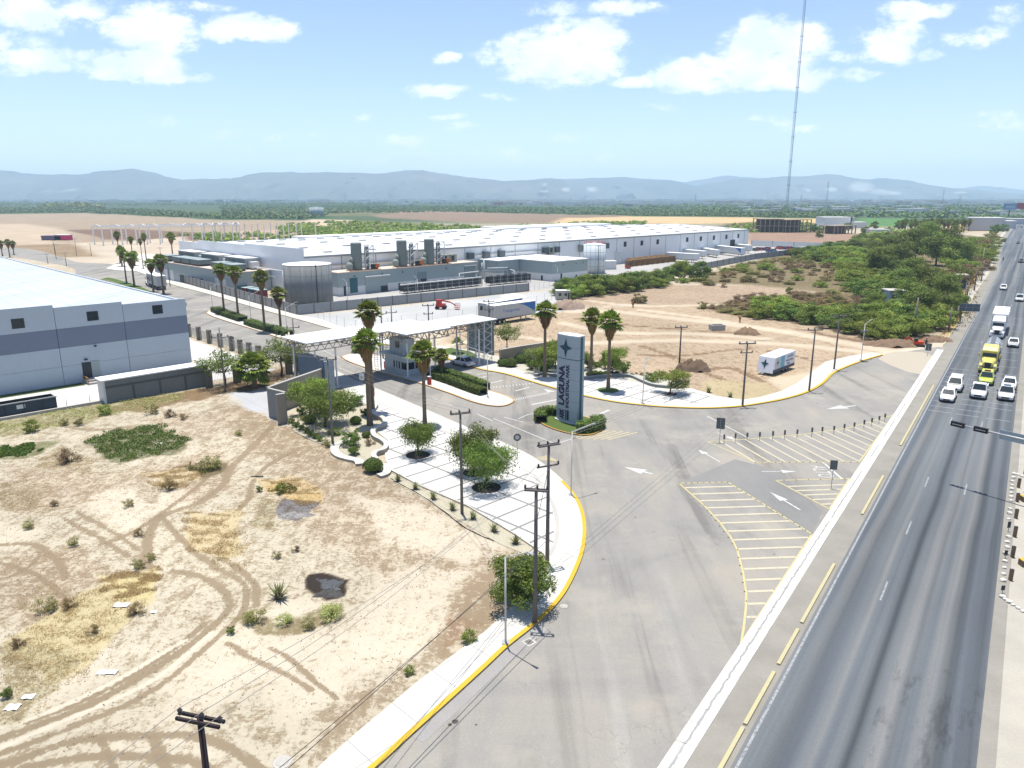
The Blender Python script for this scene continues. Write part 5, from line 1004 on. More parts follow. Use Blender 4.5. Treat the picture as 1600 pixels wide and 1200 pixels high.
# waste container
w = Site('waste_container', 'long open dark blue roll-off waste container at the left edge', 'container', 19, 104.2)
w.part('side', [(8, 22.6, 103.75, 103.85, .25, 1.65)], M('container_blue', (.035, .055, .075), .6, .2, 2)); w.part('side', [(8, 22.6, 105.95, 106.05, .25, 1.65)], DARK); w.part('end', [(22.5, 22.6, 103.86, 105.94, .25, 1.65)], DARK); w.part('floor', [(8, 22.5, 103.86, 105.94, .25, .33)], DARK)
w.part('rim', [(8, 22.7, 103.68, 103.9, 1.66, 1.76)], STEEL); w.part('rib', [(e, e + .12, 103.66, 103.74, .25, 1.6) for e in range(9, 23, 2)], DARK); w.part('sticker', [(18.3, 19.2, 103.72, 103.74, .9, 1.4)], WHITE2); w.part('skid', [(8, 22.4, 104.2, 104.4, .0, .25), (8, 22.4, 105.4, 105.6, 0, .25)], DARK)
for i, px in enumerate(((30, 650), (68, 643), (105, 637), (141, 630))):
    g = G(*px); b = MB(); b.path([(0, 0, 0), (0, 0, 1.15)], .035, 6); b.path([(0, 0, 0), (0, 0, .08)], .1, 6); tag(b.build('chain_post', STEEL, None, True, g), 'thin grey post on the low kerb by the container, %s from the left' % ORD[i], 'post', 'thin posts by the container')
# the great white plant
w = Site('factory', 'huge white factory hall with a low white roof dotted with skylights in the middle distance', 'factory', 102, 181)
E0, E1, N0, N1, EH = 102.0, 347.6, 181.0, 265.0, 10.4
w.part('wall', [(E0, E1, N0 + .0, N0 + .3, 0, EH)], WHITE); w.part('wall', [(E1 - .3, E1, N0 + .31, N1, 0, EH)], WHITE); w.part('wall', [(E0, E1 - .31, N1 - .3, N1, 0, EH)], WHITE)
w.part('gable_wall', [(E0 - .35, E0 - .01, 181, 215, 0, 12.6), (E0 - .35, E0 - .01, 215, 249, 0, 12.2), (E0 - .35, E0 - .01, 249, 265, 0, 11.4)], M('gable_panel', (.74, .77, .80), .35, .04, .2, .25))
b = MB(); nm = (N0 + N1) / 2
b.quad(EN(E0, N0 - .2, EH + .1), EN(E1 + .2, N0 - .2, EH + .1), EN(E1 + .2, nm, EH + 1.7), EN(E0, nm, EH + 1.7)); b.quad(EN(E0, nm, EH + 1.7), EN(E1 + .2, nm, EH + 1.7), EN(E1 + .2, N1, EH + .1), EN(E0, N1, EH + .1)); w.mesh('roof', b, roofmat('roof_plant', (.60, .60, .59), R(45), 4.0, .2))
w.part('eave_trim', [(E0, E1, N0 - .3, N0 - .21, EH - .35, EH + .15)], STEEL)
for i in range(16):
    for j in range(6):
        e = 112 + i * 15.0; n = 187 + j * 13.5; z = EH + .1 + 1.6 * (1 - abs(n - nm) / 42); w.part('skylight', [(e, e + 2.4, n, n + 1.1, z - .1, z + .28)], M('skylight_grey', (.26, .28, .29), .4))
for i in range(21):
    e = 113.5 + i * 11.5
    if e < E1 - 2: w.part('panel_joint', [(e - .14, e + .14, N0 - .03, N0, 0, EH - .4)], STEEL)
    if i > 8 and e < E1 - 8 and i != 14: f = w.part('window', [(e + 4.6, e + 6.4, N0 - .05, N0, 6.6, 8.6)], DARK)
w.part('loading_door', [(330, 334.5, N0 - .08, N0, 2.4, 6)], DARK); w.part('canopy_strip', [(108, 150, N0 - .5, N0 - .32, 7.6, 7.9), (160, 200, N0 - .5, N0 - .32, 7.6, 7.9)], STEEL)
for e in (160, 167, 174, 196, 202, 226, 231): w.part('exhaust_fan', [(e, e + 2.2, N0 - 1.6, N0 - .05, 6.6, 8.6)], M('fan_dark', (.10, .12, .12), .6))
b = MB(); ebox(b, 150, 262, 265.2, 275, 0, 10.9); ebox(b, 262.2, 346, 265.2, 285, 0, 11.3); w.mesh('rear_extension', b, WHITE)
# plant-room annexes
def annex(label, e0, e1, n0, n1, h, band=2.3, roof=None, name='annex_building'):
    w = Site(name, label, 'building', e0, n0)
    if band: w.part('wall_base', [(e0 + .0, e1, n0, n1, 0, band)], WHITE2)
    w.part('wall', [(e0, e1, n0, n1, band + .003, h)], GREY); w.part('roof', [(e0 - .25, e1 + .1, n0 - .25, n1, h + .003, h + .25)], roof or WHITE); return w
ROOFB = M('dusty_roof', (.50, .43, .36), .9, .25, .5)
w = annex('long grey and white annex with a dusty roof carrying three tall grey scrubber towers', 107.5, 158, 173.5, 180.4, 6.1, 2.3, ROOFB)
for e0, e1, z0, z1, m_, nm_ in ((111, 113.4, .6, 4.6, TEAL, 'door'), (116, 123.5, 0, 4.4, GREY, 'roller_door'), (121, 123.3, 0, 1.7, DARK, 'opening'), (134.2, 137.6, 0, 4.6, M('door_grey', (.20, .24, .245)), 'roller_door'), (135.2, 137.4, 0, 2.6, DARK, 'opening'), (152.5, 157, 0, 5.2, M('door_grey', (.20, .24, .245)), 'roller_door'), (154.5, 157, 0, 1.8, DARK, 'opening'), (127.2, 127.9, .0, 1.9, NAVY, 'door'), (109, 109.6, 0, 2.6, DARK, 'door')):
    w.part(nm_, [(e0, e1, 173.38 + (.0 if nm_ != 'opening' else -.06), 173.5 - (.0 if nm_ != 'opening' else .125), z0, z1)], m_)
w.part('door_hood', [(115.6, 123.9, 172.6, 173.4, 4.5, 4.8)], WHITE2); w.part('door_hood', [(152.2, 157.2, 172.9, 173.3, 5.2, 5.4)], WHITE2)
w.part('wall_joint', [(e, e + .12, 173.45, 173.49, 0, 6) for e in (110.5, 133, 148)], STEEL); w.part('wall_lamp', [(e, e + .3, 173.2, 173.49, 4.9, 5.2) for e in (112.4, 121.5, 128.6, 145)], DARK)
w = annex('grey annex block with a small recessed loading bay left of the larger white roofed one', 165, 174.8, 171.5, 180.4, 6.1); w.part('roller_door', [(168, 171.2, 171.38, 171.5, 0, 3.6)], M('door_grey', (.20, .24, .245)))
w = annex('grey and white corner block with a broad white roof beside the pale storage tank', 175, 192.6, 157, 180.4, 6.1, 2.3); w.part('door', [(179, 179.8, 156.93, 157, 0, 2.2)], NAVY); w.part('door', [(186.5, 187.2, 156.93, 157, .3, 1.3)], NAVY); w.part('door', [(174.93, 175, 161, 161.8, 0, 1.6)], NAVY); w.part('loading_recess', [(174.9, 175, 172.5, 177.5, 0, 2.4)], DARK); w.part('roller_hood', [(174.6, 174.99, 172.3, 177.7, 2.5, 5.6)], M('door_grey', (.20, .24, .245))); w.part('wall_lamp', [(e, e + .3, 156.8, 156.99, 4.9, 5.1) for e in (180, 186.5, 190)], DARK)
w = Site('annex_building', 'grey annex with cooling units on its roof and roller doors facing the inner road', 'building', 91, 200)
w.part('wall', [(90.6, 101.4, 199.5, 259, 2.9, 5.6)], GREY); w.part('wall_base', [(90.6, 101.4, 199.5, 259, 0, 2.897)], M('grey_light', (.36, .39, .40), .7)); w.part('roof', [(90.4, 101.5, 199.3, 259.2, 5.603, 5.8)], ROOFB)
for n in (205, 209.5, 243, 248, 253): w.part('roller_door', [(90.5, 90.6, n, n + 2.6, 0, 3.4)], WHITE2)
w.part('opening', [(90.48, 90.6, 235, 238, 0, 2.4)], DARK)
for n in (227, 221): w.part('opening', [(90.48, 90.6, n, n + 1.5, .2, 2.4)], DARK)
GC = 'rooftop cooling units'
for i, n in enumerate((201, 209, 224, 231, 238, 248)):
    s = Site('cooling_unit', 'low dark teal rooftop cooling unit in the front row, %s from the tank side' % ORD[i], 'cooling unit', 92, n, GC)
    s.part('casing', [(91.2, 95, n, n + 6.2, 6.3, 7.6)], M('unit_grey', (.13, .17, .165), .6)); s.part('lid', [(91.0, 95.2, n - .1, n + 6.3, 7.603, 7.75)], M('unit_lid', (.27, .32, .32), .5)); s.part('duct', [(91.4, 94.6, n + 6.21, n + 7.3, 6.2, 7.2)], M('duct_teal', (.04, .09, .10), .6)); s.part('support', [(91.4, 91.6, n + .3, n + 6, 5.8, 6.3), (94.6, 94.8, n + .3, n + 6, 5.8, 6.3)], RUST)
for i, n in enumerate((205, 222, 240)):
    s = Site('condenser_bank', 'tall ribbed silver condenser bank behind the low units, %s from the tank side' % ORD[i], 'cooling unit', 98, n, 'rooftop condenser banks')
    s.part('casing', [(96.6, 100.6, n, n + 13, 6.2, 8.8)], M('bank_grey', (.30, .33, .33), .5, .1, 1)); s.part('rib', [(96.5, 96.6, n + .2 + k * .85, n + .62 + k * .85, 6.5, 8.6) for k in range(15)], M('unit_grey')); s.part('cover', [(96.4, 100.8, n - .2, n + 13.2, 8.803, 9.0)], WHITE2); s.part('fan_housing', [(97.5, 99.8, n - 2.4, n - .21, 6.2, 8.0)], WHITE2)
# scrubber towers on the annex roof
for i, e in enumerate((115.8, 131.4, 141.6)):
    s = Site('scrubber_tower', ('tall grey-green scrubber tower on the annex roof, %s of three' % ('leftmost', 'middle one', 'rightmost')[i]), 'tower', e, 177, 'scrubber towers on the annex roof')
    p0 = EN(e, 177); b = MB(); b.lathe([(1.5, 6.4), (1.5, 13.6), (1.35, 13.8)], 20, (p0.x, p0.y, 0)); s.mesh('vessel', b, M('vessel_grey', (.17, .20, .175), .6, .1), smooth=False)
    p1 = EN(e + 3.0, 176.4); b = MB(); b.lathe([(.65, 6.4), (.65, 12.6), (.5, 12.7)], 12, (p1.x, p1.y, 0)); s.mesh('stack', b, M('vessel_grey'))
    b = MB()
    for (de, dn) in ((1.9, -1.6), (4.6, -1.6), (1.9, .9), (4.6, .9)): ebox(b, e + de - .08, e + de + .08, 177 + dn - .1, 177 + dn + .1, 6.4, 13)
    for z in (7.4, 9.2, 11.0, 12.9):
        ebox(b, e + 1.9, e + 4.6, 175.3, 175.45, z, z + .12); ebox(b, e + 1.9, e + 4.6, 177.8, 177.95, z, z + .12)
        b.bar(EN(e + 1.9, 175.38, z - 1.7), EN(e + 4.6, 175.38, z), .16, .16)
    s.mesh('platform_frame', b, WHITE2); b = MB(); q = EN(e - 2.6, 176.6); b.lathe([(.2, 6.4), (.95, 6.6), (1.0, 7.9), (.6, 8.5), (.1, 8.6)], 8, (q.x, q.y, 0)); b.path([EN(e - 2.2, 176.6, 8.6), EN(e - 1, 177, 10)], .55, 8); s.mesh('fan_casing', b, M('casing_grey', (.22, .25, .225), .7), smooth=True)
    s.part('pump', [(e + 3.4, e + 5.2, 174.2, 175.2, 6.36, 7.8)], DARK); s.part('motor', [(e + 4.2, e + 5.4, 173.8, 174.18, 6.8, 7.9)], ORG); s.part('skid', [(e - 4.5, e + 5.8, 173.6, 173.9, 6.36, 6.5), (e - 4.5, e + 5.8, 175.6, 175.8, 6.36, 6.5)], RUST)
for i, (e, n) in enumerate(((147, 177), (150, 177), (198, 179), (216, 179))):
    s = Site('roof_unit', ('beige box unit on the annex roof, left of the pair', 'beige box unit on the annex roof, right of the pair', 'beige box unit high on the white hall wall, left one', 'beige box unit high on the white hall wall, right one')[i], 'cooling unit', e, n)
    z = 6.36 if i < 2 else 6.4; s.part('casing', [(e, e + 2.6, n, n + 1.6, z, z + 2.4)], M('unit_beige', (.30, .32, .26), .7)); s.part('grille', [(e + .3, e + 1.6, n - .04, n, z + .4, z + 2)], DARK); s.part('base', [(e - .2, e + 2.8, n - .1, n - .05, z - .3, z - .01)] if i < 2 else [(e - .2, e + 2.8, n - .1, n + 1.6, z - .3, z - .01)], STEEL)
# tanks
def tank(px, r_, h, label, body, top, name='storage_tank', seams=3, rail=None):
    g = G(*px); g = g + Vector((g.x, g.y, 0)).normalized() * r_; t_ = thing(name, label, 'tank', g); b = MB(); b.lathe([(r_, 0), (r_, h)], 40); b.build('shell', body, t_, True); b = MB(); b.lathe([(r_ * 1.01, h + .003), (r_ * 1.01, h + .12), (.1, h + .7)], 40); b.build('roof', top, t_)
    b = MB()
    for k in range(seams): z = h * (k + 1) / (seams + 1); b.lathe([(r_ + .03, z - .04), (r_ + .03, z + .04)], 40, cap=False)
    for k in range(14): a = 2 * math.pi * k / 14 + .2; x, y = math.cos(a) * (r_ + .015), math.sin(a) * (r_ + .015); b.path([(x, y, 0), (x, y, h)], .035, 4)
    b.build('seam', M('seam_grey', (.16, .17, .175), .7), t_); b = MB(); v = Vector((-g.x, -g.y, 0)).normalized(); a = math.atan2(v.y, v.x) + .35; x, y = math.cos(a) * (r_ + .15), math.sin(a) * (r_ + .15); b.path([(x, y, .2), (x, y, h + .2), (x * .93, y * .93, h + .3)], .09, 6); b.build('pipe', DARK, t_)
    if rail:
        b = MB(); R2 = r_ * .9; P_ = [(R2 * math.cos(k * .3), R2 * math.sin(k * .3), h + 1.0) for k in range(22)]; b.path(P_, .06, 4)
        for p in P_[::2]: b.path([(p[0], p[1], h), p], .05, 4)
        b.build('handrail', rail, t_)
    return t_
TG = NT('tank_shell'); p = TG.obj(); a = TG.noise(TG.map(p, (1, 1, .15)), .8, 5, .6); TGM = TG.bsdf(TG.ramp(a, (.3, (.14, .15, .15)), (.7, (.21, .22, .215))), .65, 0, spec=.3)
tank((484, 481), 5.8, 10.0, 'large weathered grey water tank with panel seams at the corner of the plant wall', TGM, WHITE)
tank((928, 428), 3.9, 9.8, 'white storage tank with a red rail on top beside the grey corner block', M('tank_white', (.55, .60, .62), .4, .05), WHITE, rail=RED, seams=3)
tank((495, 338), 10, 12, 'distant grey water tank standing in the green plain', M('tank_far', (.32, .36, .38), .6), M('tank_far'), seams=1)
# black chiller rows and pipe racks behind the plant wall
def rowthing(name, label, cat, a, c, k, fn, group):
    for i in range(k):
        q = G(*a).lerp(G(*c), (i + .5) / k); fn(i, q, label % ORD[i], group)
def chiller(i, q, lab, gr):
    M_ = lambda z=0: Matrix.Rotation(R(45), 4, 'Z'); t_ = thing('chiller', lab, 'cooling unit', q, 0, gr); b = MB(); b.box(-1.3, 1.3, -1.1, 1.1, .6, 2.6, 0, M_()); b.build('casing', DARK, t_)
    b = MB()
    for x in (-1.25, 1.25):
        for y in (-1.05, 1.05): b.box(x - .06, x + .06, y - .06, y + .06, 0, .6, 0, M_())
    b.build('leg', STEEL, t_); b = MB(); b.box(-1.35, 1.35, -1.15, -1.11, .5, .7, 0, M_()); b.box(-1.35, 1.35, -1.15, -1.11, 1.6, 1.68, 0, M_()); b.box(-.08, .08, -1.16, -1.11, .7, 2.6, 0, M_()); b.build('frame', STEEL, t_)
    b = MB(); v = M_() @ Vector((0, 0, 2.6)); b.lathe([(.55, 2.6), (.6, 2.85), (.5, 2.85), (.4, 2.7)], 12, (0, 0, 0)); b.build('fan', M('fan_dark'), t_)
rowthing('chiller', 'black chiller in the long row behind the plant wall, %s from the left', 'u', (628, 459), (750, 446), 11, chiller, 'black chillers behind the plant wall')
rowthing('chiller', 'black chiller in the right-hand group by the corner block, %s from the left', 'u', (762, 446), (826, 440), 6, chiller, 'black chillers by the corner block')
def pipes(name, label, lines, r_, mat, loc=(0, 0, 0)):
    b = MB()
    for L in lines: b.path([Vector(p) - Vector(loc) for p in L], r_, 8)
    o = b.build(name, mat, None, True, loc); return tag(o, label, 'pipe')
def PG(px, z): q = G(*px); return Vector((q.x, q.y, z))
pipes('pipework', 'long white pipe running above the black chillers', [[PG((626, 462), 2.9), PG((752, 448), 2.9), PG((752, 448), .6)], [PG((718, 445), .3), PG((718, 445), 3.4), PG((748, 441), 3.4)]], .18, WHITE2)
pipes('pipe_bridge', 'white pipe bridge rising beside the right end of the long annex', [[EN(158.6, 172, 6), EN(158.6, 172, 3.5), EN(166, 168, 3.5), EN(166, 168, 0)], [EN(159.4, 172, 7.2), EN(159.4, 171.5, 0)], [EN(166, 168, 4.2), EN(160, 171, 4.2)], [EN(168, 167, 0), EN(168, 167, 3.2), EN(170, 171, 3.2)]], .22, M('pipe_grey', (.42, .46, .46), .4))
pipes('pipe_rack', 'white braced pipe frame between the dark tank and the cooling annex', [[EN(96, 182, 0), EN(96, 182, 7)], [EN(96, 196, 0), EN(96, 196, 7)], [EN(96, 182, 7), EN(96, 198, 7)], [EN(96, 184, 5.2), EN(96, 198, 5.2)], [EN(96, 196, 3), EN(96, 198.5, 5.2)], [EN(96, 196, 3), EN(96, 193.5, 5.2)], [EN(101, 182, 0), EN(101, 182, 7), EN(96, 182, 7)]], .16, WHITE2)
for i, (px, m_, lb) in enumerate((((377, 457), TEAL, 'left teal waste bin behind the plant wall'), ((389, 462), M('maroon_paint', (.14, .02, .03), .6), 'dark red waste bin behind the plant wall'), ((399, 464), TEAL, 'right teal waste bin behind the plant wall'), ((408, 466), M('maroon_paint', (.14, .02, .03)), 'second dark red bin, next to the dark tank'))):
    q = G(*px); t_ = thing('waste_bin', lb, 'bin', q, R(45), 'coloured bins behind the plant wall'); b = MB(); b.add([(x * (1.15 if z else 1), y * (1.15 if z else 1), z) for z in (.15, 2.2) for x, y in ((-1.2, -1), (1.2, -1), (1.2, 1), (-1.2, 1))], [(3, 2, 1, 0), (4, 5, 6, 7), (0, 1, 5, 4), (1, 2, 6, 5), (2, 3, 7, 6), (3, 0, 4, 7)]); b.build('body', m_, t_)
    b = MB(); b.box(-1.5, 1.5, -1.3, 1.3, 2.21, 2.34); b.build('lid', M('bin_lid', (.32, .40, .40), .5), t_); b = MB()
    for x in (-1, 1):
        for y in (-.8, .8): b.path([(x - .1, y, .12), (x + .1, y, .12)], .12, 8)
    b.build('wheels', DARK, t_)
for i, (px, m_, lb) in enumerate((((405, 452), RUST, 'rusty braced roof canopy in front of the white hall'),)):
    pass
# concrete plant wall
def wallrun(label, pts, h, sp, mp, mpost, name='concrete_wall', pw=.28, th=.12, px=True, cap=None):
    P = [G(*p) if px else Vector(p) for p in pts]; o = P[0]; t_ = thing(name, label, 'wall', o)
    for i in range(len(P) - 1):
        a, c = P[i], P[i + 1]; L = (c - a).length; d = (c - a).normalized(); k = max(1, round(L / sp)); M_ = Matrix.Translation(a - o) @ Matrix.Rotation(math.atan2(d.y, d.x), 4, 'Z')
        b = MB(); b.box(0, L, -th / 2, th / 2, 0, h, 0, M_); b.build('panel', mp, t_)
        if cap: b = MB(); b.box(0, L, -th * .8, th * .8, h + .003, h + .1, 0, M_); b.build('coping', cap, t_)
        if mpost:
            for j in range(k + 1):
                if j == 0 and i: continue
                b = MB(); b.box(j * L / k - pw / 2, j * L / k + pw / 2, -pw * .75, pw * .75, 0, h + .08, 0, M_); b.build('post', mpost, t_)
    return t_
PNL = M('wall_panel', (.30, .295, .275), .9, .12, .6); PST = M('wall_post', (.15, .15, .145), .9)
wallrun('pale concrete panel wall of the plant along the inner road', [(270, 437), (464, 492)], 2.3, 3.6, PNL, PST, pw=.2)
wallrun('grey concrete panel wall of the plant facing the gravel yard', [(464.3, 492.3), (700, 468), (826, 455)], 2.3, 4.3, M('wall_panel2', (.26, .275, .28), .9, .1, .6), PST, pw=.2)
wallrun('grey panel wall behind the green bushes right of the corner block', [(868, 451), (1040, 434), (1120, 417), (1180, 405), (1290, 391), (1345, 383)], 2.4, 6, M('wall_panel2', (.26, .275, .28)), PST, pw=.22)
wallrun('white yard wall at the far end of the truck yard', [(1174, 384), (1240, 387), (1300, 389)], 3.0, 14, WHITE2, PST, pw=.2)
wallrun('brownish wall behind the palms at the roundabout', [(240, 420), (290, 418)], 2.2, 5, M('wall_panel3', (.24, .22, .2), .9), PST, pw=.3)
# fence with broad pillars
def pillarfence(label, pts, k, bars, sk=()):
    P = [G(*p) for p in pts]; o = P[0]; t_ = thing('pillar_fence', label, 'fence', o)
    for i in range(len(P) - 1):
        a, c = P[i], P[i + 1]; L = (c - a).length; d = (c - a).normalized(); M_ = Matrix.Translation(a - o) @ Matrix.Rotation(math.atan2(d.y, d.x), 4, 'Z'); s = L / k[i]
        for j in range(k[i] + 1): b = MB(); b.box(j * s - .45, j * s + .45, -.3, .3, 0, 2.5, 0, M_); b.build('pillar', M('pillar_stone', (.16, .145, .12), .95, .2, 2), t_)
        b = MB()
        for j in range(k[i]):
            b.box(j * s + .46, (j + 1) * s - .46, -.03, .03, .1, .16, 0, M_); b.box(j * s + .46, (j + 1) * s - .46, -.03, .03, 2.0, 2.06, 0, M_)
            for q in np.arange(j * s + .6, (j + 1) * s - .5, .22): b.box(q - .015, q + .015, -.015, .015, .16, 2.0, 0, M_)
        b.build('railing', bars, t_)
pillarfence('fence of broad brown pillars and pale railings along the road behind the warehouse', [(296, 526), (363, 548), (405, 563)], [4, 3], M('rail_pale', (.42, .41, .37), .7))
pillarfence('fence of broad pillars with thin bars between the block shed and the gate wall', [(327, 605), (452, 584), (470, 581)], [3, 1], M('rail_pale'))
# gate walls
def lowwall(label, pts, h, mat, th=.3, cap=None, zs=True):
    P = [G(x, y, h) if zs else G(x, y) for x, y in pts]; P = [Vector((p.x, p.y, 0)) for p in P]; o = P[0]; t_ = thing('boundary_wall', label, 'wall', o); b = MB()
    L, Rr = offset(P, th / 2), offset(P, -th / 2)
    for i in range(len(P) - 1):
        q = [L[i], Rr[i], Rr[i + 1], L[i + 1]]; b.prism([(v.x - o.x, v.y - o.y) for v in q], 0, h)
    b.build('wall', mat, t_); b = MB(); L, Rr = offset(P, th * .62), offset(P, -th * .62)
    for i in range(len(P) - 1):
        q = [L[i], Rr[i], Rr[i + 1], L[i + 1]]; b.prism([(v.x - o.x, v.y - o.y) for v in q], h + .003, h + .09)
    b.build('coping', cap or CONC, t_); return t_
lowwall('tall beige boundary wall running back from the lot to the left end of the canopy', [(418, 606), (455, 593), (496, 579), (515, 572)], 3.6, BEIGE, .3)
lowwall('short return of the beige boundary wall at the lot corner', [(419, 607), (445, 613.5)], 3.6, M('grey_render', (.22, .23, .23), .9), .25)
lowwall('front pillar wall of the beige boundary wall at the lot corner', [(431, 617.5), (445, 615)], 3.6, BEIGE, .3)
lowwall('beige boundary wall right of the canopy end', [(781, 547), (815, 541), (862, 534)], 2.7, M('tan_render', (.27, .225, .165), .9, .12, .8), .3)
# curved white seat walls
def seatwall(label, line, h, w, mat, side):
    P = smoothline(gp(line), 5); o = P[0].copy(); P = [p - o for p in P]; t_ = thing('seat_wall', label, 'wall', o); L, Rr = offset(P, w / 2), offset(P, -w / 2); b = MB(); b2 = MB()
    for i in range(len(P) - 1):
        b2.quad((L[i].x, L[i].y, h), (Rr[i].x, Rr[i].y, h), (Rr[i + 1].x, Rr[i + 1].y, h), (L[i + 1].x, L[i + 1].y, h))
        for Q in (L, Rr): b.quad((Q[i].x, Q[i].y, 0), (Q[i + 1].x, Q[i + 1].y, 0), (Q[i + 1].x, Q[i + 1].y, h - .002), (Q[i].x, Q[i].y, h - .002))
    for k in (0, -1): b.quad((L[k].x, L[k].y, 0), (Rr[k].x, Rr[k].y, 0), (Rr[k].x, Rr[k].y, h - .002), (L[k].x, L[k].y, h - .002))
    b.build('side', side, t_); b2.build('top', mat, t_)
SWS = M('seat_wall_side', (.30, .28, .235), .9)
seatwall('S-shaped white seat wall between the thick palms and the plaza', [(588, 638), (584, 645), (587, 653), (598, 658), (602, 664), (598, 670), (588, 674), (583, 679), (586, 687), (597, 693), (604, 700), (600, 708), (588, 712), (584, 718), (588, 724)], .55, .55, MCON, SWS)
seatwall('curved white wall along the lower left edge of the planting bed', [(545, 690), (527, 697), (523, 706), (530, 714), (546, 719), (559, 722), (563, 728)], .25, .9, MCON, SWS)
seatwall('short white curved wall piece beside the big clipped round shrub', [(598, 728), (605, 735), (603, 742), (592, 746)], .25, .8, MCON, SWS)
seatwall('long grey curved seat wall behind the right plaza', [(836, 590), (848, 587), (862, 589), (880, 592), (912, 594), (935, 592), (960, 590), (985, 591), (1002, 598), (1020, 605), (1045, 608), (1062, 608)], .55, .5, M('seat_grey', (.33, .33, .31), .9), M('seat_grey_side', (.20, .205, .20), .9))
# ------------------------------------------------------------------ entrance canopy
w = Site('entrance_canopy', 'long white entrance canopy on lattice trusses spanning the entrance road', 'canopy', 65, 88)
CW = M('canopy_white', (.70, .70, .69), .5, .03); CS = M('canopy_steel', (.36, .31, .26), .5, .06)
w.part('roof', [(48.8, 61.99, 87.6, 94.6, 6.95, 7.1), (62, 70.4, 83.2, 93.4, 7.0, 7.15), (70.41, 81, 84.3, 90.6, 6.95, 7.1)], CW)
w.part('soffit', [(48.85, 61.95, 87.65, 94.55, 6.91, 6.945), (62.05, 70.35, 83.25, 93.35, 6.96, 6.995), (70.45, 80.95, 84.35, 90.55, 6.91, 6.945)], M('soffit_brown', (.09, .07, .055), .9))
def truss(b, a, c, z0, z1, st, r_=.045):
    a, c = Vector(a), Vector(c); L = (c - a).length; k = max(2, int(L / st)); d = (c - a) / k
    b.bar(a + Vector((0, 0, z0)), c + Vector((0, 0, z0)), .1, .1); b.bar(a + Vector((0, 0, z1)), c + Vector((0, 0, z1)), .1, .1)
    for i in range(k):
        p = a + d * i; b.bar(p + Vector((0, 0, z0)), p + d * .5 + Vector((0, 0, z1)), r_ * 1.6, r_ * 1.6); b.bar(p + d * .5 + Vector((0, 0, z1)), p + d + Vector((0, 0, z0)), r_ * 1.6, r_ * 1.6)
for (p, q) in (((49.2, 87.9), (61.8, 87.9)), ((49.2, 91), (61.8, 91)), ((49.2, 94.2), (61.8, 94.2)), ((62.2, 83.5), (70.2, 83.5)), ((62.2, 88), (81, 88)), ((62.2, 93.1), (70.2, 93.1)), ((70.6, 84.6), (80.8, 84.6)), ((70.6, 90.3), (80.8, 90.3)), ((62.3, 83.5), (62.3, 93.1)), ((70.2, 83.5), (70.2, 93.1)), ((49.3, 87.9), (49.3, 94.2)), ((75, 84.6), (75, 90.3)), ((56, 87.9), (56, 94.2)), ((66, 83.5), (66, 93.1))):
    b = MB(); truss(b, EN(*p), EN(*q), 5.85, 6.9, 1.15); w.mesh('truss', b, CS)
for (e, n) in ((50.3, 88.2), (50.3, 94), (64.3, 86.2), (64.3, 93), (69, 85.5), (69, 92), (77.2, 84.6), (77.2, 90), (53.5, 88.2)):
    p = EN(e, n); b = MB(); b.path([(p.x, p.y, 0), (p.x, p.y, 5.84)], .13, 8); b.box(p.x - .3, p.x + .3, p.y - .3, p.y + .3, 0, .16); w.mesh('column', b, CW)
# lattice end bays
w.part('end_screen', [(80.2, 80.35, 84.4, 90.5, 1.2, 6.9)], M('screen_grey', (.22, .27, .275), .6)); b = MB()
for n in (84.5, 86.5, 88.5, 90.4):
    b.bar(EN(78.3, n, 0), EN(78.3, n, 6.9), .12, .12); b.bar(EN(79.9, n, .1), EN(79.9, n, 6.9), .1, .1)
    for z in np.arange(.2, 6.6, 1.3): b.bar(EN(78.3, n, z), EN(79.9, n, z + .65), .06, .06); b.bar(EN(79.9, n, z + .65), EN(78.3, n, z + 1.3), .06, .06)
w.mesh('end_lattice', b, CW)
w.part('end_screen', [(50.0, 50.15, 85.8, 92.4, .6, 4.9)], M('screen_blue', (.10, .14, .19), .6)); w.part('end_wall', [(50.16, 51.6, 85.6, 92.4, 0, 4.7)], M('end_blue', (.22, .27, .32), .6))
# guard booth
w = Site('guard_booth', 'two-storey white guard booth with dark ribbon windows under the canopy', 'guard booth', 64.3, 87)
w.part('ground_floor', [(64.5, 67.4, 86.6, 92.2, .15, .95), (64.5, 67.4, 86.6, 92.2, 2.05, 2.75)], M('booth_white', (.50, .56, .58), .6, .05)); w.part('window_band', [(64.56, 67.34, 86.66, 92.14, .953, 2.047)], GLS)
w.part('mullion', [(64.45, 64.54, n, n + .25, .953, 2.047) for n in (88.0, 88.7, 89.3)] + [(64.45, 64.55, 90.0, 92.2, .953, 2.047)] + [(e, e + .12, 86.55, 86.65, .953, 2.047) for e in (64.5, 65.9, 67.28)], M('booth_white'))
w.part('floor_slab', [(64.0, 67.9, 86.0, 92.9, 2.753, 3.05)], M('booth_white')); w.part('upper_floor', [(65.2, 67.2, 88.2, 91.8, 3.053, 5.3)], M('booth_white')); f = w.part('window', [(65.14, 65.2, 89.3, 90.3, 3.9, 4.9)], DARK); w.part('pane', [(65.11, 65.14, 89.36, 89.76, 3.96, 4.84), (65.11, 65.14, 89.84, 90.24, 3.96, 4.84)], GLS, f)
b = MB()
for (p, q) in (((64.1, 86.1), (64.1, 92.8)), ((64.1, 86.1), (67.8, 86.1)), ((64.1, 92.8), (67.8, 92.8))):
    a, c = EN(*p), EN(*q); k = int((c - a).length / .9) + 1
    for z in (3.5, 3.9): b.bar(a + Vector((0, 0, z)), c + Vector((0, 0, z)), .05, .05)
    for i in range(k + 1): q_ = a.lerp(c, i / k); b.bar(q_ + Vector((0, 0, 3.05)), q_ + Vector((0, 0, 3.9)), .05, .05)
w.mesh('balcony_rail', b, M('booth_white')); b = MB()
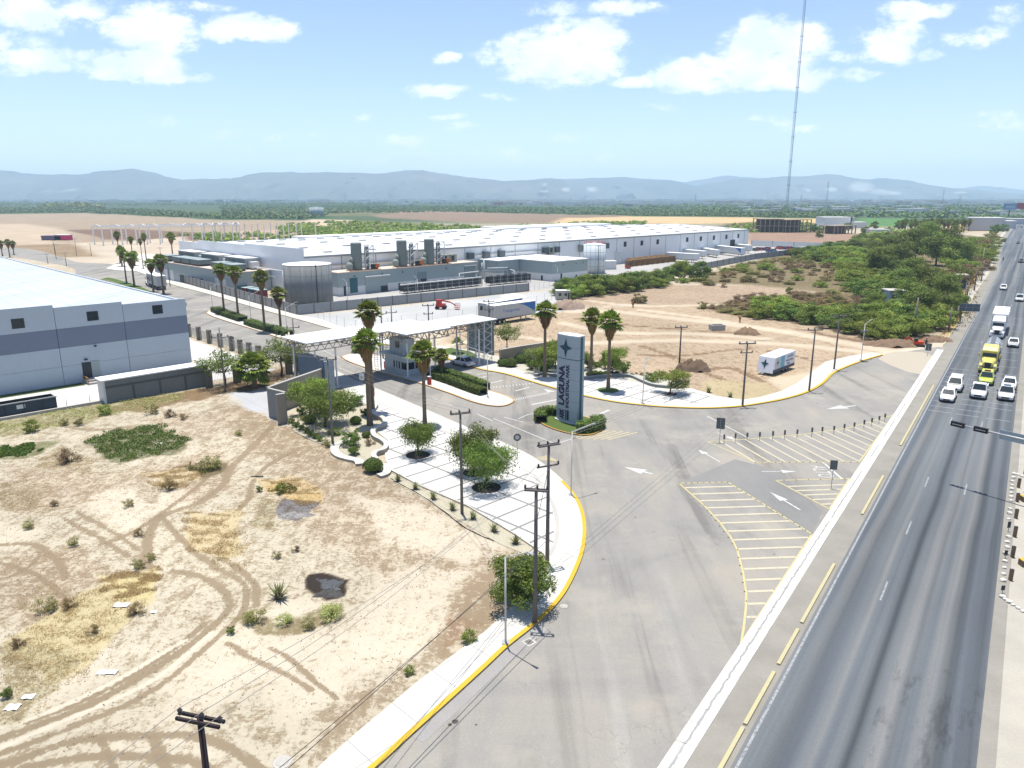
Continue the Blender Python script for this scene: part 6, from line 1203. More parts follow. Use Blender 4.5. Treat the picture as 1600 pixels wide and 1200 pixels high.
for i in range(8): b.bar(EN(63.3, 93.2 + i * .0, .35 + i * .34), EN(63.9, 93.2, .35 + i * .34), .06, .06)
b.bar(EN(63.3, 93.2, 0), EN(63.3, 93.2, 3.3), .06, .06); b.bar(EN(63.9, 93.2, 0), EN(63.9, 93.2, 3.3), .06, .06); w.mesh('ladder', b, STEEL)
w.part('siding_line', [(64.46, 64.495, 86.6, 92.2, z, z + .03) for z in (.35, .55, .75)] + [(64.5, 67.4, 86.56, 86.595, z, z + .03) for z in (.35, .55, .75)], STEEL)
# lifting barriers with red cabinets and striped arms raised
for (px, lb) in (((671, 602), 'red barrier cabinet with raised arm at the near corner of the booth island'), ((676, 557), 'red barrier cabinet beside the rear kerb right of the booth'), ((582, 619), 'red barrier cabinet behind the thick palm trunk'), ((603, 577), 'red barrier cabinet at the left side of the guard booth')):
    q = G(*px); t_ = thing('barrier_gate', lb, 'barrier', (q.x, q.y, .1), R(45)); b = MB(); b.box(-.22, .22, -.22, .22, 0, 1.15); b.build('cabinet', RED, t_); b = MB(); b.box(-.24, .24, -.24, .24, 1.151, 1.22); b.build('lid', WHITE2, t_); b = MB(); b.path([(0, -.27, .95), (0, -.27, 4.2)], .045, 6); b.build('arm', WHITE2, t_)
# ------------------------------------------------------------------ sign pylon
def text(s, size, mat, parent, Mx, ext=.02, name='lettering', bold=.0, sx=1.0):
    c = bpy.data.curves.new('txt', 'FONT'); c.body = s; c.size = size; c.extrude = ext; c.offset = bold; c.align_x = 'CENTER'; c.align_y = 'CENTER'
    o = bpy.data.objects.new('txt', c); C.objects.link(o); bpy.context.view_layer.update(); me = bpy.data.meshes.new_from_object(o.evaluated_get(bpy.context.evaluated_depsgraph_get())); bpy.data.objects.remove(o)
    me.transform(Matrix.Diagonal((sx, 1, 1, 1))); me.materials.clear(); me.materials.append(mat); o = bpy.data.objects.new(name, me); C.objects.link(o); o.parent = parent; o.matrix_local = Mx; return o
o = EN(64.3, 54.6); w = thing('sign_pylon', 'tall grey-white sign pylon with a dark four-pointed star and vertical lettering', 'sign', o, R(45))
PF = M('pylon_panel', (.30, .36, .40), .45, .04, .5, .2); PT_ = M('pylon_top', (.62, .62, .62), .6)
def pprof(k=10):  # plan of the pylon: convex front (facing -x) and back
    L = []
    for i in range(k + 1): y = 1.62 - 3.24 * i / k; L.append((-.55 - .22 * (1 - (y / 1.62) ** 2), y))
    for i in range(k + 1): y = -1.62 + 3.24 * i / k; L.append((.55 + .22 * (1 - (y / 1.62) ** 2), y))
    return L
b = MB(); pl = pprof(); zz = [0.25, 1.45, 2.75, 4.05, 5.35, 6.65, 7.75]
for i in range(len(zz) - 1): b.prism(pl, zz[i] + .012, zz[i + 1] - .012)
b.prism(pl, 7.83, 9.2 - .012); b.prism(pl, 9.212, 10.5)
b.build('panel', PF, w); b = MB(); b.prism([(x * .97, y * .99) for x, y in pl], .1, 10.45); b.build('core', M('pylon_joint', (.05, .08, .09), .6), w); b = MB(); b.prism([(x * 1.01, y * 1.004) for x, y in pl], 10.5, 10.6); b.build('top_cap', PT_, w)
b = MB(); b.prism([(x * 1.35, y * 1.1) for x, y in pl], .02, .26); b.build('plinth', MCON, w); b = MB(); b.box(-.18, .18, -1.655, -1.621, .3, 10.45); b.box(-.18, .18, 1.621, 1.655, .3, 10.45); b.build('side_strip', TEAL, w)
def face(y, z): # on the -x face, lettering running upwards; text x axis = +z, text y axis = +y
    x = -.55 - .22 * (1 - (y / 1.62) ** 2); return Matrix(((0, 0, -1, x - .012), (0, 1, 0, y), (1, 0, 0, z), (0, 0, 0, 1)))
# on the face: text runs bottom to top, so its own x axis is +z and its y axis is +y (towards the left seen from the camera)
text('LAGUNA', 1.18, NAVY, w, face(.62, 4.5), .02, bold=.06, sx=1.0)
text('INDUSTRIAL PARK', .64, NAVY, w, face(-.25, 4.5), .02, bold=.026, sx=.98)
text('ARK', .95, NAVY, w, face(.55, 1.05), .02, bold=.05, sx=.6)
b = MB(); b.box(-.80, -.775, -.5, -.2, .45, 1.65); b.box(-.80, -.775, -.1, .02, .45, 1.65); b.build('logo_bar', NAVY, w)
def star(parent, Mx, s, mats, th=.03):
    tips = [(0, 1.0), (.8, .04), (-.05, -1.0), (-.85, .14)]; inn = [(.24, .26), (.2, -.2), (-.24, -.26), (-.24, .3)]
    for k in range(4):
        for q, (a, c) in enumerate(((inn[k - 1], tips[k]), (tips[k], inn[k]))):
            pass
    b = MB(); n = 0
    for k in range(4):
        a, t_, c = inn[k - 1], tips[k], inn[k]
        b.add([(0, 0, th), (*a, 0), (*t_, 0)], [(0, 1, 2)], 0); b.add([(0, 0, th), (*t_, 0), (*c, 0)], [(0, 1, 2)], 1)
    b.v = [(x * s, y * s, z) for x, y, z in b.v]; o_ = b.build('star_emblem', mats, parent); o_.matrix_local = Mx; return o_
STM = [M('star_dark', (.012, .035, .06), .5), M('star_teal', (.02, .09, .10), .5)]
star(w, Matrix(((0, 0, -1, -.80), (-1, 0, 0, .1), (0, 1, 0, 9.05), (0, 0, 0, 1))), 1.15, STM, .02)
# ------------------------------------------------------------------ poles, lamps, cables
MPOL = M('weathered_pole', (.135, .122, .118), .9, .2, 2); MPOLC = M('concrete_pole', (.17, .16, .145), .9, .12, 2); MGAL = M('galvanised', (.38, .39, .39), .45, .08, 2, .3); MWHP = M('white_post', (.48, .48, .46), .5)
MINS = M('insulator', (.05, .04, .045), .3); ATT = {}
def pole(key, base, h, armdir, label, arms=((0, 1.0),), r_=.17, mat=None, insul=True, group='wooden and concrete utility poles', lean=(0, 0)):
    """armdir = direction of the crossarm in degrees; arms = list of (drop from top, half length)"""
    base = Vector((base.x, base.y, 0)); t_ = thing('utility_pole', label, 'utility pole', base, 0, group); b = MB(); b.path([(0, 0, 0), (lean[0] * .5, lean[1] * .5, h / 2), (lean[0], lean[1], h)], r_, 8, r2=r_ * .62); b.build('pole', mat or MPOL, t_, True)
    d = Vector((math.cos(R(armdir)), math.sin(R(armdir)), 0)); nrm = Vector((-d.y, d.x, 0)); pts = []
    for (dz, hl) in arms:
        for s in (-1, 1):
            if dz == 0 or s == 1:
                c = Vector((lean[0], lean[1], h - dz - .15)) + nrm * s * (r_ * .8); b = MB(); b.bar(c - d * hl, c + d * hl, .09, .11); b.build('crossarm', mat or MPOL, t_)
        if insul:
            for q in (-.92, -.1 if dz == 0 else -.92, .92):
                p = Vector((lean[0], lean[1], h - dz - .1)) + d * hl * q; b = MB(); b.lathe([(.05, 0), (.09, .05), (.05, .12), (.09, .17), (.03, .27)], 8, p); b.build('insulator', MINS, t_); pts.append(base + p + Vector((0, 0, .27)))
    ATT[key] = pts; return t_
def pth(px, top, **k): g = G(*px); return g, hgt(px, top)
g, h = pth((836, 975), 762); pole('A', g, h, 172, 'nearest tall utility pole, standing in the yellow kerb beside the dense bush', ((0, .72),), .16)
g, h = pth((855, 882), 692); pole('B', g, h, 25, 'utility pole with two crossarm levels just behind the nearest kerb pole', ((0, .85), (1.6, .85)), .155)
g, h = pth((722, 803), 643); pole('C', g, h, 20, 'utility pole beside the agaves in front of the largest plaza tree', ((0, .85),), .14)
g = G(312, 1119, 9.1); pole('D', g, 9.1, 165, 'dark foreground utility pole whose crossarms stand over the bare lot at the bottom left', ((0, .85),), .17, M('tarred_pole', (.03, .022, .024), .9))
g, h = pth((520, 693), 560); pole('E', g, h, 15, 'pale utility pole in the left planting bed in front of the spreading tree', ((0, .95),), .15, MPOLC)
g, h = pth((1160, 635), 535); pole('F', g, h, 8, 'utility pole on the kerb left of the parked show trailer', ((0, 1.1), (1.2, .8)), .15)
g, h = pth((1264, 612), 514); pole('G', g, h, 8, 'utility pole on the kerb right of the parked show trailer', ((0, 1.1),), .15)
g, h = pth((1303, 578), 492); pole('H', g, h, 8, 'utility pole with a wide crossarm where the right pavement bends', ((0, 1.3),), .15)
g, h = pth((1061, 575), 510); pole('I', g, h, 8, 'utility pole on the sandy lot behind the right plaza tree', ((0, 1.0),), .16)
g, h = pth((352, 612), 512); pole('J', g, h, 20, 'thin utility pole before the yellowish tree at the pillar fence', ((1.2, 1.1),), .13, MPOLC)
for k_, (x, y, lb) in zip('KLMNO', ((457, 497, 'utility pole seen just above the left end of the canopy roof'), (595, 477, 'utility pole behind the canopy left of the red lift'), (611, 475, 'second utility pole behind the canopy left of the red lift'), (669, 475, 'utility pole with crossarm directly below the red lift'), (764, 469, 'utility pole at the left end of the two parked trailers'))):
    g = G(x, y + 1, 8.8); pole(k_, g, 8.8, 20, lb, ((0, 1.0), (1.4, .8)) if k_ in 'NO' else ((1.2, .9),), .15, MPOLC if k_ != 'K' else MPOL)
for k_, (bx, by, ty, lb) in zip('PQRSTUVW', ((1522, 455, 414, 'left pole of the pair with a shared crossarm by the roadside trees'), (1533, 440, 408, 'right pole of the pair by the roadside trees'), (1510, 470, 440, 'short utility pole below the pair by the roadside trees'), (1482, 518, 480, 'leaning pole at the left end of the roadside posts'), (1494, 507, 478, 'post under the roadside panel, left one'), (1498.5, 499, 478, 'post under the roadside panel, right one'), (1506, 478, 446, 'tall grey pole before the small roadside shed'), (1427, 524, 465, 'tall concrete pole in front of the pale blue hut'))):
    g, h = pth((bx, by), ty); pole(k_, g, h, 60, lb, ((.3, 1.8),) if k_ in 'PQ' else (), .2, MPOLC, insul=False, group='poles along the highway')
for i, (bx, by, ty) in enumerate(((88, 405, 380), (104, 416, 394), (120, 400, 372), (86, 396, 375), (143, 400, 380), (254, 424, 386), (283, 440, 405), (266, 448, 403), (75, 412, 396))):
    g, h = pth((bx, by), ty); pole('Z%d' % i, g, h, 20, 'thin far pole beyond the left warehouse roof, %s of the scattered ones' % ORD[i], ((.2, 1.0),), .13, MPOLC, False, 'thin far poles beyond the warehouse')
# cables
MCAB = M('cable_grey', (.22, .21, .20), .6); MCABD = M('cable_dark', (.05, .045, .045), .6)
def cable(a, c, sag, label, mat=MCAB, r_=.012, n=12):
    a, c = Vector(a), Vector(c); b = MB(); P_ = [a.lerp(c, i / n) - Vector((0, 0, sag * 4 * (i / n) * (1 - i / n))) - a for i in range(n + 1)]; b.path(P_, r_, 4); tag(b.build('power_cable', mat, None, True, a), label, 'cable', 'overhead cables')
W3 = ('left', 'middle', 'right')
def span(k1, k2, sag, lb, off=0, mat=MCAB, r_=.012):
    A_, B_ = ATT[k1][:3], ATT[k2][off:off + 3]
    for i in range(3): cable(A_[i], B_[i], sag, '%s wire of the span %s' % (W3[i], lb), mat, r_)
span('D', 'B', .9, 'from the foreground pole to the double-crossarm pole', 3, r_=.014)
span('A', 'C', .5, 'from the kerb pole to the pole by the agaves'); span('C', 'E', .6, 'from the agave pole to the pale garden pole'); span('E', 'J', .6, 'from the pale garden pole to the thin fence pole')
span('B', 'F', 1.2, 'crossing the wide junction to the pole left of the trailer'); span('F', 'G', .5, 'between the two poles beside the show trailer'); span('G', 'H', .4, 'between the two poles at the bend of the right pavement')
for i, q in enumerate(((-28, -6, 8.6), (-27.2, -6.8, 8.6), (-26.4, -7.6, 8.6))): cable(ATT['D'][i], q, .4, '%s wire running from the foreground pole out of view' % W3[i], r_=.014)
cable(ATT['A'][0] - Vector((0, 0, 3.6)), (-22, 2, 5.4), .5, 'upper dark cable crossing the lot from the kerb pole', MCABD, .02); cable(ATT['A'][1] - Vector((0, 0, 3.9)), (-21.4, 1.4, 5.2), .5, 'lower dark cable crossing the lot from the kerb pole', MCABD, .02)
cable(ATT['A'][1] - Vector((0, 0, 2.2)), ATT['B'][1] - Vector((0, 0, 2.4)), .1, 'dark cable between the two poles at the near kerb', MCABD, .02)
# street lamps
def lamp(px, ty, arm, label, al=1.9, rise=.5, double=False, group='street lamps', r_=.05, solar=False):
    g = G(*px); h = hgt(px, ty); t_ = thing('street_lamp', label, 'street lamp', g, 0, group); b = MB(); b.path([(0, 0, 0), (0, 0, h)], r_ * 1.3, 8, r2=r_); b.build('post', MWHP, t_, True); b = MB(); b.box(-.22, .22, -.22, .22, 0, .2); b.build('base', MGAL, t_)
    for s in ((1, -1) if double else (1,)):
        d = Vector((math.cos(R(arm)), math.sin(R(arm)), 0)) * s; e_ = Vector((0, 0, h)) + d * al + Vector((0, 0, rise)); b = MB(); b.path([(0, 0, h - .05), e_], r_ * .7, 6); b.build('arm', MWHP, t_, True)
        M_ = Matrix.Translation(e_) @ Matrix.Rotation(math.atan2(d.y, d.x), 4, 'Z'); b = MB(); b.add([M_ @ Vector(v) for v in ((-.05, -.05, -.03), (.45, -.1, -.02), (.45, .1, -.02), (-.05, .05, -.03), (-.05, -.04, .04), (.4, -.08, .04), (.4, .08, .04), (-.05, .04, .04))], [(3, 2, 1, 0), (4, 5, 6, 7), (0, 1, 5, 4), (1, 2, 6, 5), (2, 3, 7, 6), (3, 0, 4, 7)]); b.build('lamp_head', MGAL, t_)
        if solar: b = MB(); b.box(-.6, .6, -.4, .4, h - 1.25, h - 1.2); b.build('solar_panel', NAVY, t_)
    return t_
def adir(a, c): p = G(*c) - G(*a); return math.degrees(math.atan2(p.y, p.x))
lamp((790, 1007), 870, adir((793, 1022), (830, 1043)), 'nearest street lamp on the near pavement left of the kerb pole', 1.7, .9)
lamp((892, 775), 674, 35, 'street lamp on the curved kerb in front of the sign pylon', 2.2, .25)
lamp((762, 622), 552, 5, 'double-armed street lamp at the end of the booth island hedge', 2.4, .9, True)
lamp((1004, 632), 560, -60, 'thin street lamp on the right kerb in front of the shrub row', .8, .2); lamp((1345, 564), 506, 45, 'street lamp at the far end of the right pavement', 2.6, .4, solar=True)
lamp((333, 489), 449, 40, 'lamp by the plant wall, first of those along the far median', 2.2, .9, group='lamps of the inner road'); lamp((392, 498), 462, 40, 'lamp by the plant wall, second of those along the far median', 2.2, .9, group='lamps of the inner road'); lamp((449, 526), 481, 40, 'lamp by the plant wall, third of those along the far median', 2.2, .9, group='lamps of the inner road')
lamp((543, 470), 441, 150, 'yard lamp before the long annex, left one', 1.0, .8, group='yard lamps'); lamp((653, 466), 436, 150, 'yard lamp among the chillers', 1.0, .8, group='yard lamps'); lamp((871, 440), 418, 150, 'yard lamp at the grey corner block', 1.0, .8, group='yard lamps')
lamp((1386, 358), 343, 30, 'far thin lamp above the ochre field', 3, .5, group='far lamps'); lamp((1349, 352), 328, 30, 'far thin lamp beside the white hall', 3, .5, group='far lamps'); lamp((623, 452), 428, 180, 'tall yard floodlight with a long arm before the long annex', 4.6, .1, group='yard lamps', r_=.1)
lamp((1533, 422), 388, -20, 'roadside lamp by the tall grove', 2.5, .4, group='far lamps')
# wire fence of the gravel yard
def wirefence(label, pts, k, h, group=None):
    P = [G(*p) for p in pts]; o_ = P[0]; t_ = thing('wire_fence', label, 'fence', o_); Q = smoothline([p - o_ for p in P], 4); tot = sum((Q[i + 1] - Q[i]).length for i in range(len(Q) - 1)); b2 = MB()
    for z in (.15, h * .5, h): b2.path([q + Vector((0, 0, z)) for q in Q], .018, 3)
    b2.build('wire', MGAL, t_); s = 0; nxt = 0
    for i in range(len(Q) - 1):
        L = (Q[i + 1] - Q[i]).length
        while nxt <= s + L + 1e-6 and nxt <= tot: p = Q[i].lerp(Q[i + 1], (nxt - s) / L); b = MB(); b.path([(p.x, p.y, 0), (p.x, p.y, h), (p.x + .2, p.y - .2, h + .25)], .035, 5); b.build('post', MGAL, t_); nxt += tot / k
        s += L
wirefence('thin wire fence with bent posts around the gravel yard', [(497, 497), (560, 516), (640, 506), (700, 500), (745, 495)], 13, 1.9)
wirefence('thin wire fence at the right end of the gravel yard by the dirt path', [(745, 492), (790, 482), (826, 478), (862, 468)], 7, 1.9)
wirefence('short fence posts before the corner block driveway', [(828, 455), (842, 452), (858, 449), (872, 449)], 5, 1.6)
# signs
def sign(px, ty, kind, label, rz=0):
    g = G(*px); h = hgt(px, ty); t_ = thing('road_sign', label, 'sign', g, rz); b = MB(); b.path([(0, 0, 0), (0, 0, h)], .035, 6); b.build('post', MGAL, t_); b = MB(); m_ = M('sign_back', (.10, .11, .11), .5)
    if kind == 'panels':
        for x in (-.24, .24): b.box(x - .21, x + .21, -.06, -.04, h - 1.3, h - .05)
    elif kind == 'stop': b.v = []; P_ = [(.42 * math.cos(R(22.5 + 45 * i)), .42 * math.sin(R(22.5 + 45 * i))) for i in range(8)]; b.add([(x, -.05, h - .42 + z) for x, z in P_] + [(x, -.03, h - .42 + z) for x, z in P_], [tuple(range(8)), tuple(range(15, 7, -1))] + [(i, (i + 1) % 8, 8 + (i + 1) % 8, 8 + i) for i in range(8)])
    elif kind == 'square': b.box(-.32, .32, -.06, -.04, h - .9, h)
    elif kind == 'blue': b.box(-.35, .35, -.06, -.04, h - 1.0, h)
    b.build('panel', m_ if kind != 'blue' else M('sign_white', (.55, .58, .6), .5), t_)
    if kind == 'stop': b = MB(); b.add([(x * .55, -.055, h - .42 + z * .55) for x, z in P_], [tuple(range(8))]); b.build('sign_frame', MGAL, t_)
    if kind == 'blue': b = MB(); b.box(-.2, .2, -.065, -.061, h - .85, h - .4); b.build('symbol', STEEL, t_)
sign((1124, 692), 652, 'panels', 'tall double-panel road sign at the left tip of the upper hatched island', R(-20)); sign((1298.5, 763), 719, 'square', 'square dark sign on a thin post in the small hatched triangle', R(-10)); sign((808, 716), 677, 'stop', 'octagonal stop sign seen from behind on the left plaza kerb', R(10))
sign((566, 603), 583, 'blue', 'small white sign on a post by the canopy shadow'); sign((1449, 556), 536, 'panels', 'small sign on a post at the far tip of the right pavement', R(-20))
# delineator posts of the hatched island
for i, (x, y, ty) in enumerate(((1131, 693, 679), (1148.5, 691.5, 677), (1167, 690, 676), (1186.5, 689, 675), (1207, 688, 673.5), (1225.5, 686.5, 672), (1245, 684.5, 671), (1268, 682.5, 668), (1284, 680.5, 667), (1302.5, 678, 665.5), (1318.5, 675.5, 662.5), (1334, 673, 660), (1349.5, 669, 656), (1361.5, 665.5, 653), (1373, 662, 650), (1382, 658.5, 646))):
    g = G(x, y); h = hgt((x, y), ty); t_ = thing('delineator_post', '%s delineator post from the left in the row along the hatched island' % ORD[i], 'bollard', g, R(-35), 'delineator posts on the hatched island'); b = MB(); b.path([(0, 0, 0), (0, 0, h * .55)], .03, 6); b.build('post', STEEL, t_); b = MB(); b.box(-.1, .1, -.03, .03, h * .5, h); b.build('reflector_panel', M('delin_grey', (.13, .125, .11), .6), t_)
# ------------------------------------------------------------------ vehicles
def loft(b, secs, mi=0, cap=True):
    n = len(secs[0]); s = len(b.v)
    for q in secs: b.v += [tuple(v) for v in q]
    for i in range(len(secs) - 1):
        for j in range(n): j2 = (j + 1) % n; b.f.append((s + i * n + j, s + (i + 1) * n + j, s + (i + 1) * n + j2, s + i * n + j2)); b.m.append(mi)
    if cap: b.f.append(tuple(s + j for j in range(n))); b.m.append(mi); b.f.append(tuple(s + (len(secs) - 1) * n + j for j in range(n))[::-1]); b.m.append(mi)
def wheel(t_, x, y, r_, w_=.22, dual=False):
    b = MB(); s = 1 if x > 0 else -1; pr = [(r_ * .55, 0), (r_ * .95, 0), (r_, .04), (r_, w_ - .04), (r_ * .95, w_), (r_ * .55, w_)]; n = 16; base = 0
    for (q, d) in pr:
        for k in range(n): a = 2 * math.pi * k / n; b.v.append((x - s * d + s * w_ / 2, y + q * math.cos(a), r_ + q * math.sin(a)))
    for i in range(len(pr) - 1):
        for k in range(n): b.f.append((i * n + k, i * n + (k + 1) % n, (i + 1) * n + (k + 1) % n, (i + 1) * n + k)); b.m.append(0)
    wh = b.build('wheel', M('tyre', (.018, .018, .018), .9), t_); b = MB(); xx = x + s * (w_ / 2 - .02); b.v = [(xx, y + r_ * .55 * math.cos(2 * math.pi * k / 12), r_ + r_ * .55 * math.sin(2 * math.pi * k / 12)) for k in range(12)] + [(xx + s * .03, y, r_)]; b.f = [(k, (k + 1) % 12, 12) for k in range(12)]; b.m = [0] * 12; b.build('rim', M('rim', (.4, .4, .41), .3, .05, 1, .6), wh)
def car(label, loc, rz, paint, kind='sedan', group=None, cat='car', sc=1.0, roofbar=False):
    """front looks along +y"""
    L, Wd, Hh = {'sedan': (4.5, .87, 1.45), 'suv': (4.6, .93, 1.70), 'van': (4.9, .95, 1.80), 'pickup': (5.3, .93, 1.78), 'hatch': (4.0, .84, 1.5)}[kind]; hl = L / 2
    t_ = thing('parked_car' if cat != 'car' else 'car', label, cat, loc, rz, group); bz = Hh * .58
    st = {'sedan': [(-hl, .78, .42, .62), (-hl + .1, .92, .30, .88), (-hl + .8, 1, .24, .93), (-.9, 1, .22, .93), (.9, 1, .22, .90), (hl - 1.0, .99, .22, .84), (hl - .35, .92, .24, .72), (hl - .05, .80, .30, .60), (hl, .66, .38, .52)]}
    base = st['sedan']; k = bz / .88
    secs = []
    for (y, wf, z0, z1) in base:
        w = Wd * wf; z1 *= k; zm = (z0 + z1) * .5; secs.append([(-w * .92, y, z0), (-w, y, zm * .8), (-w * .99, y, zm * 1.3), (-w * .90, y, z1), (w * .90, y, z1), (w * .99, y, zm * 1.3), (w, y, zm * .8), (w * .92, y, z0)])
    b = MB(); loft(b, secs); b.build('body', paint, t_)
    yb0, yt0, yt1, yb1 = {'sedan': (-1.55, -.95, .35, 1.1), 'suv': (-2.1, -1.75, .45, 1.15), 'van': (-2.3, -2.05, .7, 1.6), 'pickup': (-.6, -.35, .75, 1.35), 'hatch': (-1.85, -1.45, .4, 1.1)}[kind]; z0 = .90 * k; z1 = Hh; wb, wt_ = Wd * .90, Wd * .74
    B = [(-wb, yb0, z0), (wb, yb0, z0), (wb, yb1, z0), (-wb, yb1, z0)]; T = [(-wt_, yt0, z1), (wt_, yt0, z1), (wt_, yt1, z1), (-wt_, yt1, z1)]; b = MB(); b.add(B + T, [(4, 5, 6, 7), (0, 1, 5, 4), (1, 2, 6, 5), (2, 3, 7, 6), (3, 0, 4, 7)]); b.build('cabin', paint, t_)
    def pane(a, c2, d, e, nm, ins=.07):
        P_ = [Vector(v) for v in (a, c2, d, e)]; m = sum(P_, Vector()) / 4; n_ = (P_[1] - P_[0]).cross(P_[2] - P_[0]).normalized(); P_ = [v.lerp(m, ins) + n_ * .006 for v in P_]; b = MB(); b.poly(P_); b.build(nm, GLS, t_)
    pane(B[2], B[3], T[3], T[2], 'windscreen'); pane(B[0], B[1], T[1], T[0], 'rear_window')
    for s, (i, j) in (('l', (3, 0)), ('r', (1, 2))):
        a, c2, d, e = Vector(B[i]), Vector(B[j]), Vector(T[j]), Vector(T[i]); pane(a, a.lerp(c2, .48), e.lerp(d, .48), e, 'side_window', .1); pane(a.lerp(c2, .52), c2, d, e.lerp(d, .52), 'side_window', .1)
    if kind == 'pickup':
        b = MB(); b.box(-Wd * .8, Wd * .8, -hl + .15, yb0 - .1, .93 * k, .93 * k + .01); b.build('cargo_bed', DARK, t_); b = MB(); b.box(-Wd * .95, -Wd * .82, -hl + .05, yb0 - .05, .9 * k, 1.12 * k); b.box(Wd * .82, Wd * .95, -hl + .05, yb0 - .05, .9 * k, 1.12 * k); b.box(-Wd * .81, Wd * .81, -hl + .02, -hl + .12, .9 * k, 1.12 * k); b.build('bed_rail', paint, t_)
    for x in (-Wd + .06, Wd - .06):
        for y in (-hl + .85, hl - .9): wheel(t_, x, y, .33 * (1.1 if kind != 'sedan' else 1))
    for s in (-1, 1):
        b = MB(); b.add([(s * Wd * .50, hl - .05, .56 * k), (s * Wd * .86, hl - .26, .60 * k), (s * Wd * .84, hl - .36, .76 * k), (s * Wd * .50, hl - .2, .72 * k)], [(0, 1, 2, 3)] if s > 0 else [(3, 2, 1, 0)]); b.v = [(v[0], v[1] + .05, v[2]) for v in b.v]; b.build('headlight', M('headlamp', (.5, .52, .54), .15), t_)
        b = MB(); b.box(s * Wd * .62 - .14, s * Wd * .62 + .14, -hl + .02, -hl + .1, .68 * k, .82 * k); b.build('taillight', RED, t_); b = MB(); b.box(s * (Wd + .09) - .1, s * (Wd + .09) + .1, yb1 - .35, yb1 - .2, z0, z0 + .15); b.build('mirror', paint if kind != 'suv' else DARK, t_)
    b = MB(); b.box(-Wd * .45, Wd * .45, hl - .03, hl + .03, .38 * k, .56 * k); b.build('grille', DARK, t_); b = MB(); b.box(-Wd * .8, Wd * .8, hl - .22, hl - .0, .22, .32 * k); b.build('bumper', DARK, t_); b = MB(); b.box(-.25, .25, -hl - .02, -hl + .05, .5, .62); b.build('licence_plate', WHITE2, t_)
    if kind == 'suv': b = MB(); b.box(-Wd * .45, Wd * .45, yt0 + .9, yt1 - .15, z1 + .003, z1 + .012); b.build('sunroof', GLS, t_)
    if roofbar: b = MB(); b.box(-.35, .35, -.45, -.2, z1 + .003, z1 + .13); b.build('roof_sign', RED, t_)
    t_.scale = (sc, sc, sc); return t_
CWH = M('car_white', (.66, .66, .65), .25, .02, 1, 0, .6); CGR = M('car_dark', (.05, .05, .055), .25, .03, 1, 0, .6); CRD = M('car_red', (.35, .03, .03), .3, .03, 1, 0, .5); CBL = M('car_blue', (.03, .08, .2), .3)
HZ = math.pi - R(34.75)   # heading towards the camera along the highway: +y of the car -> -HU
def on(px, z=.032): g = G(*px); return (g.x, g.y, z)
GH = 'vehicles on the highway'
def back(px, L):  # px = front bumper foot; returns centre
    g = G(*px) + HU * (L / 2); return (g.x, g.y, .034)
car('white sedan at the front left of the highway group', back((1478, 630), 4.5), HZ, CWH, 'sedan', GH); car('white minivan right behind the front left sedan', back((1489, 614), 4.9), HZ, CWH, 'van', GH)
car('white pickup in the middle lane in front of the yellow car', back((1527, 625), 5.3), HZ, CWH, 'pickup', GH); car('yellow-green car between the white pickup and the yellow truck', back((1539, 603), 4.4), HZ, GRNP, 'suv', GH, roofbar=True)
car('white off-roader with a dark sunroof at the front right of the group', back((1570, 628), 4.6), HZ, CWH, 'suv', GH); car('white car just behind the off-roader with the sunroof', back((1575, 611), 4.5), HZ, CWH, 'sedan', GH)
car('silver-white sedan alone in the right lane beside the trucks', back((1582, 544), 4.5), HZ, M('car_silver', (.45, .45, .44), .3, .02, 1, .2, .6), 'sedan', GH); car('white off-roader in the right lane behind the white box truck', back((1592, 472), 4.6), HZ, CWH, 'suv', GH)
car('white car in the left lane far beyond the box truck', back((1567, 454), 4.5), HZ, CWH, 'hatch', GH); car('small dark car far up the highway on the right', back((1595, 411), 4.4), HZ, CGR, 'suv', GH); car('small dark car farther up in the middle of the highway', back((1590.5, 381), 4.4), HZ, CGR, 'sedan', GH); car('farthest dark car where the highway meets the horizon', back((1596, 356), 4.4), HZ, CGR, 'sedan', GH)
g = G(723, 571); car('white sedan seen from behind in the canopy shadow right of the guard booth', (g.x, g.y, .03), R(45), CWH, 'sedan', None)
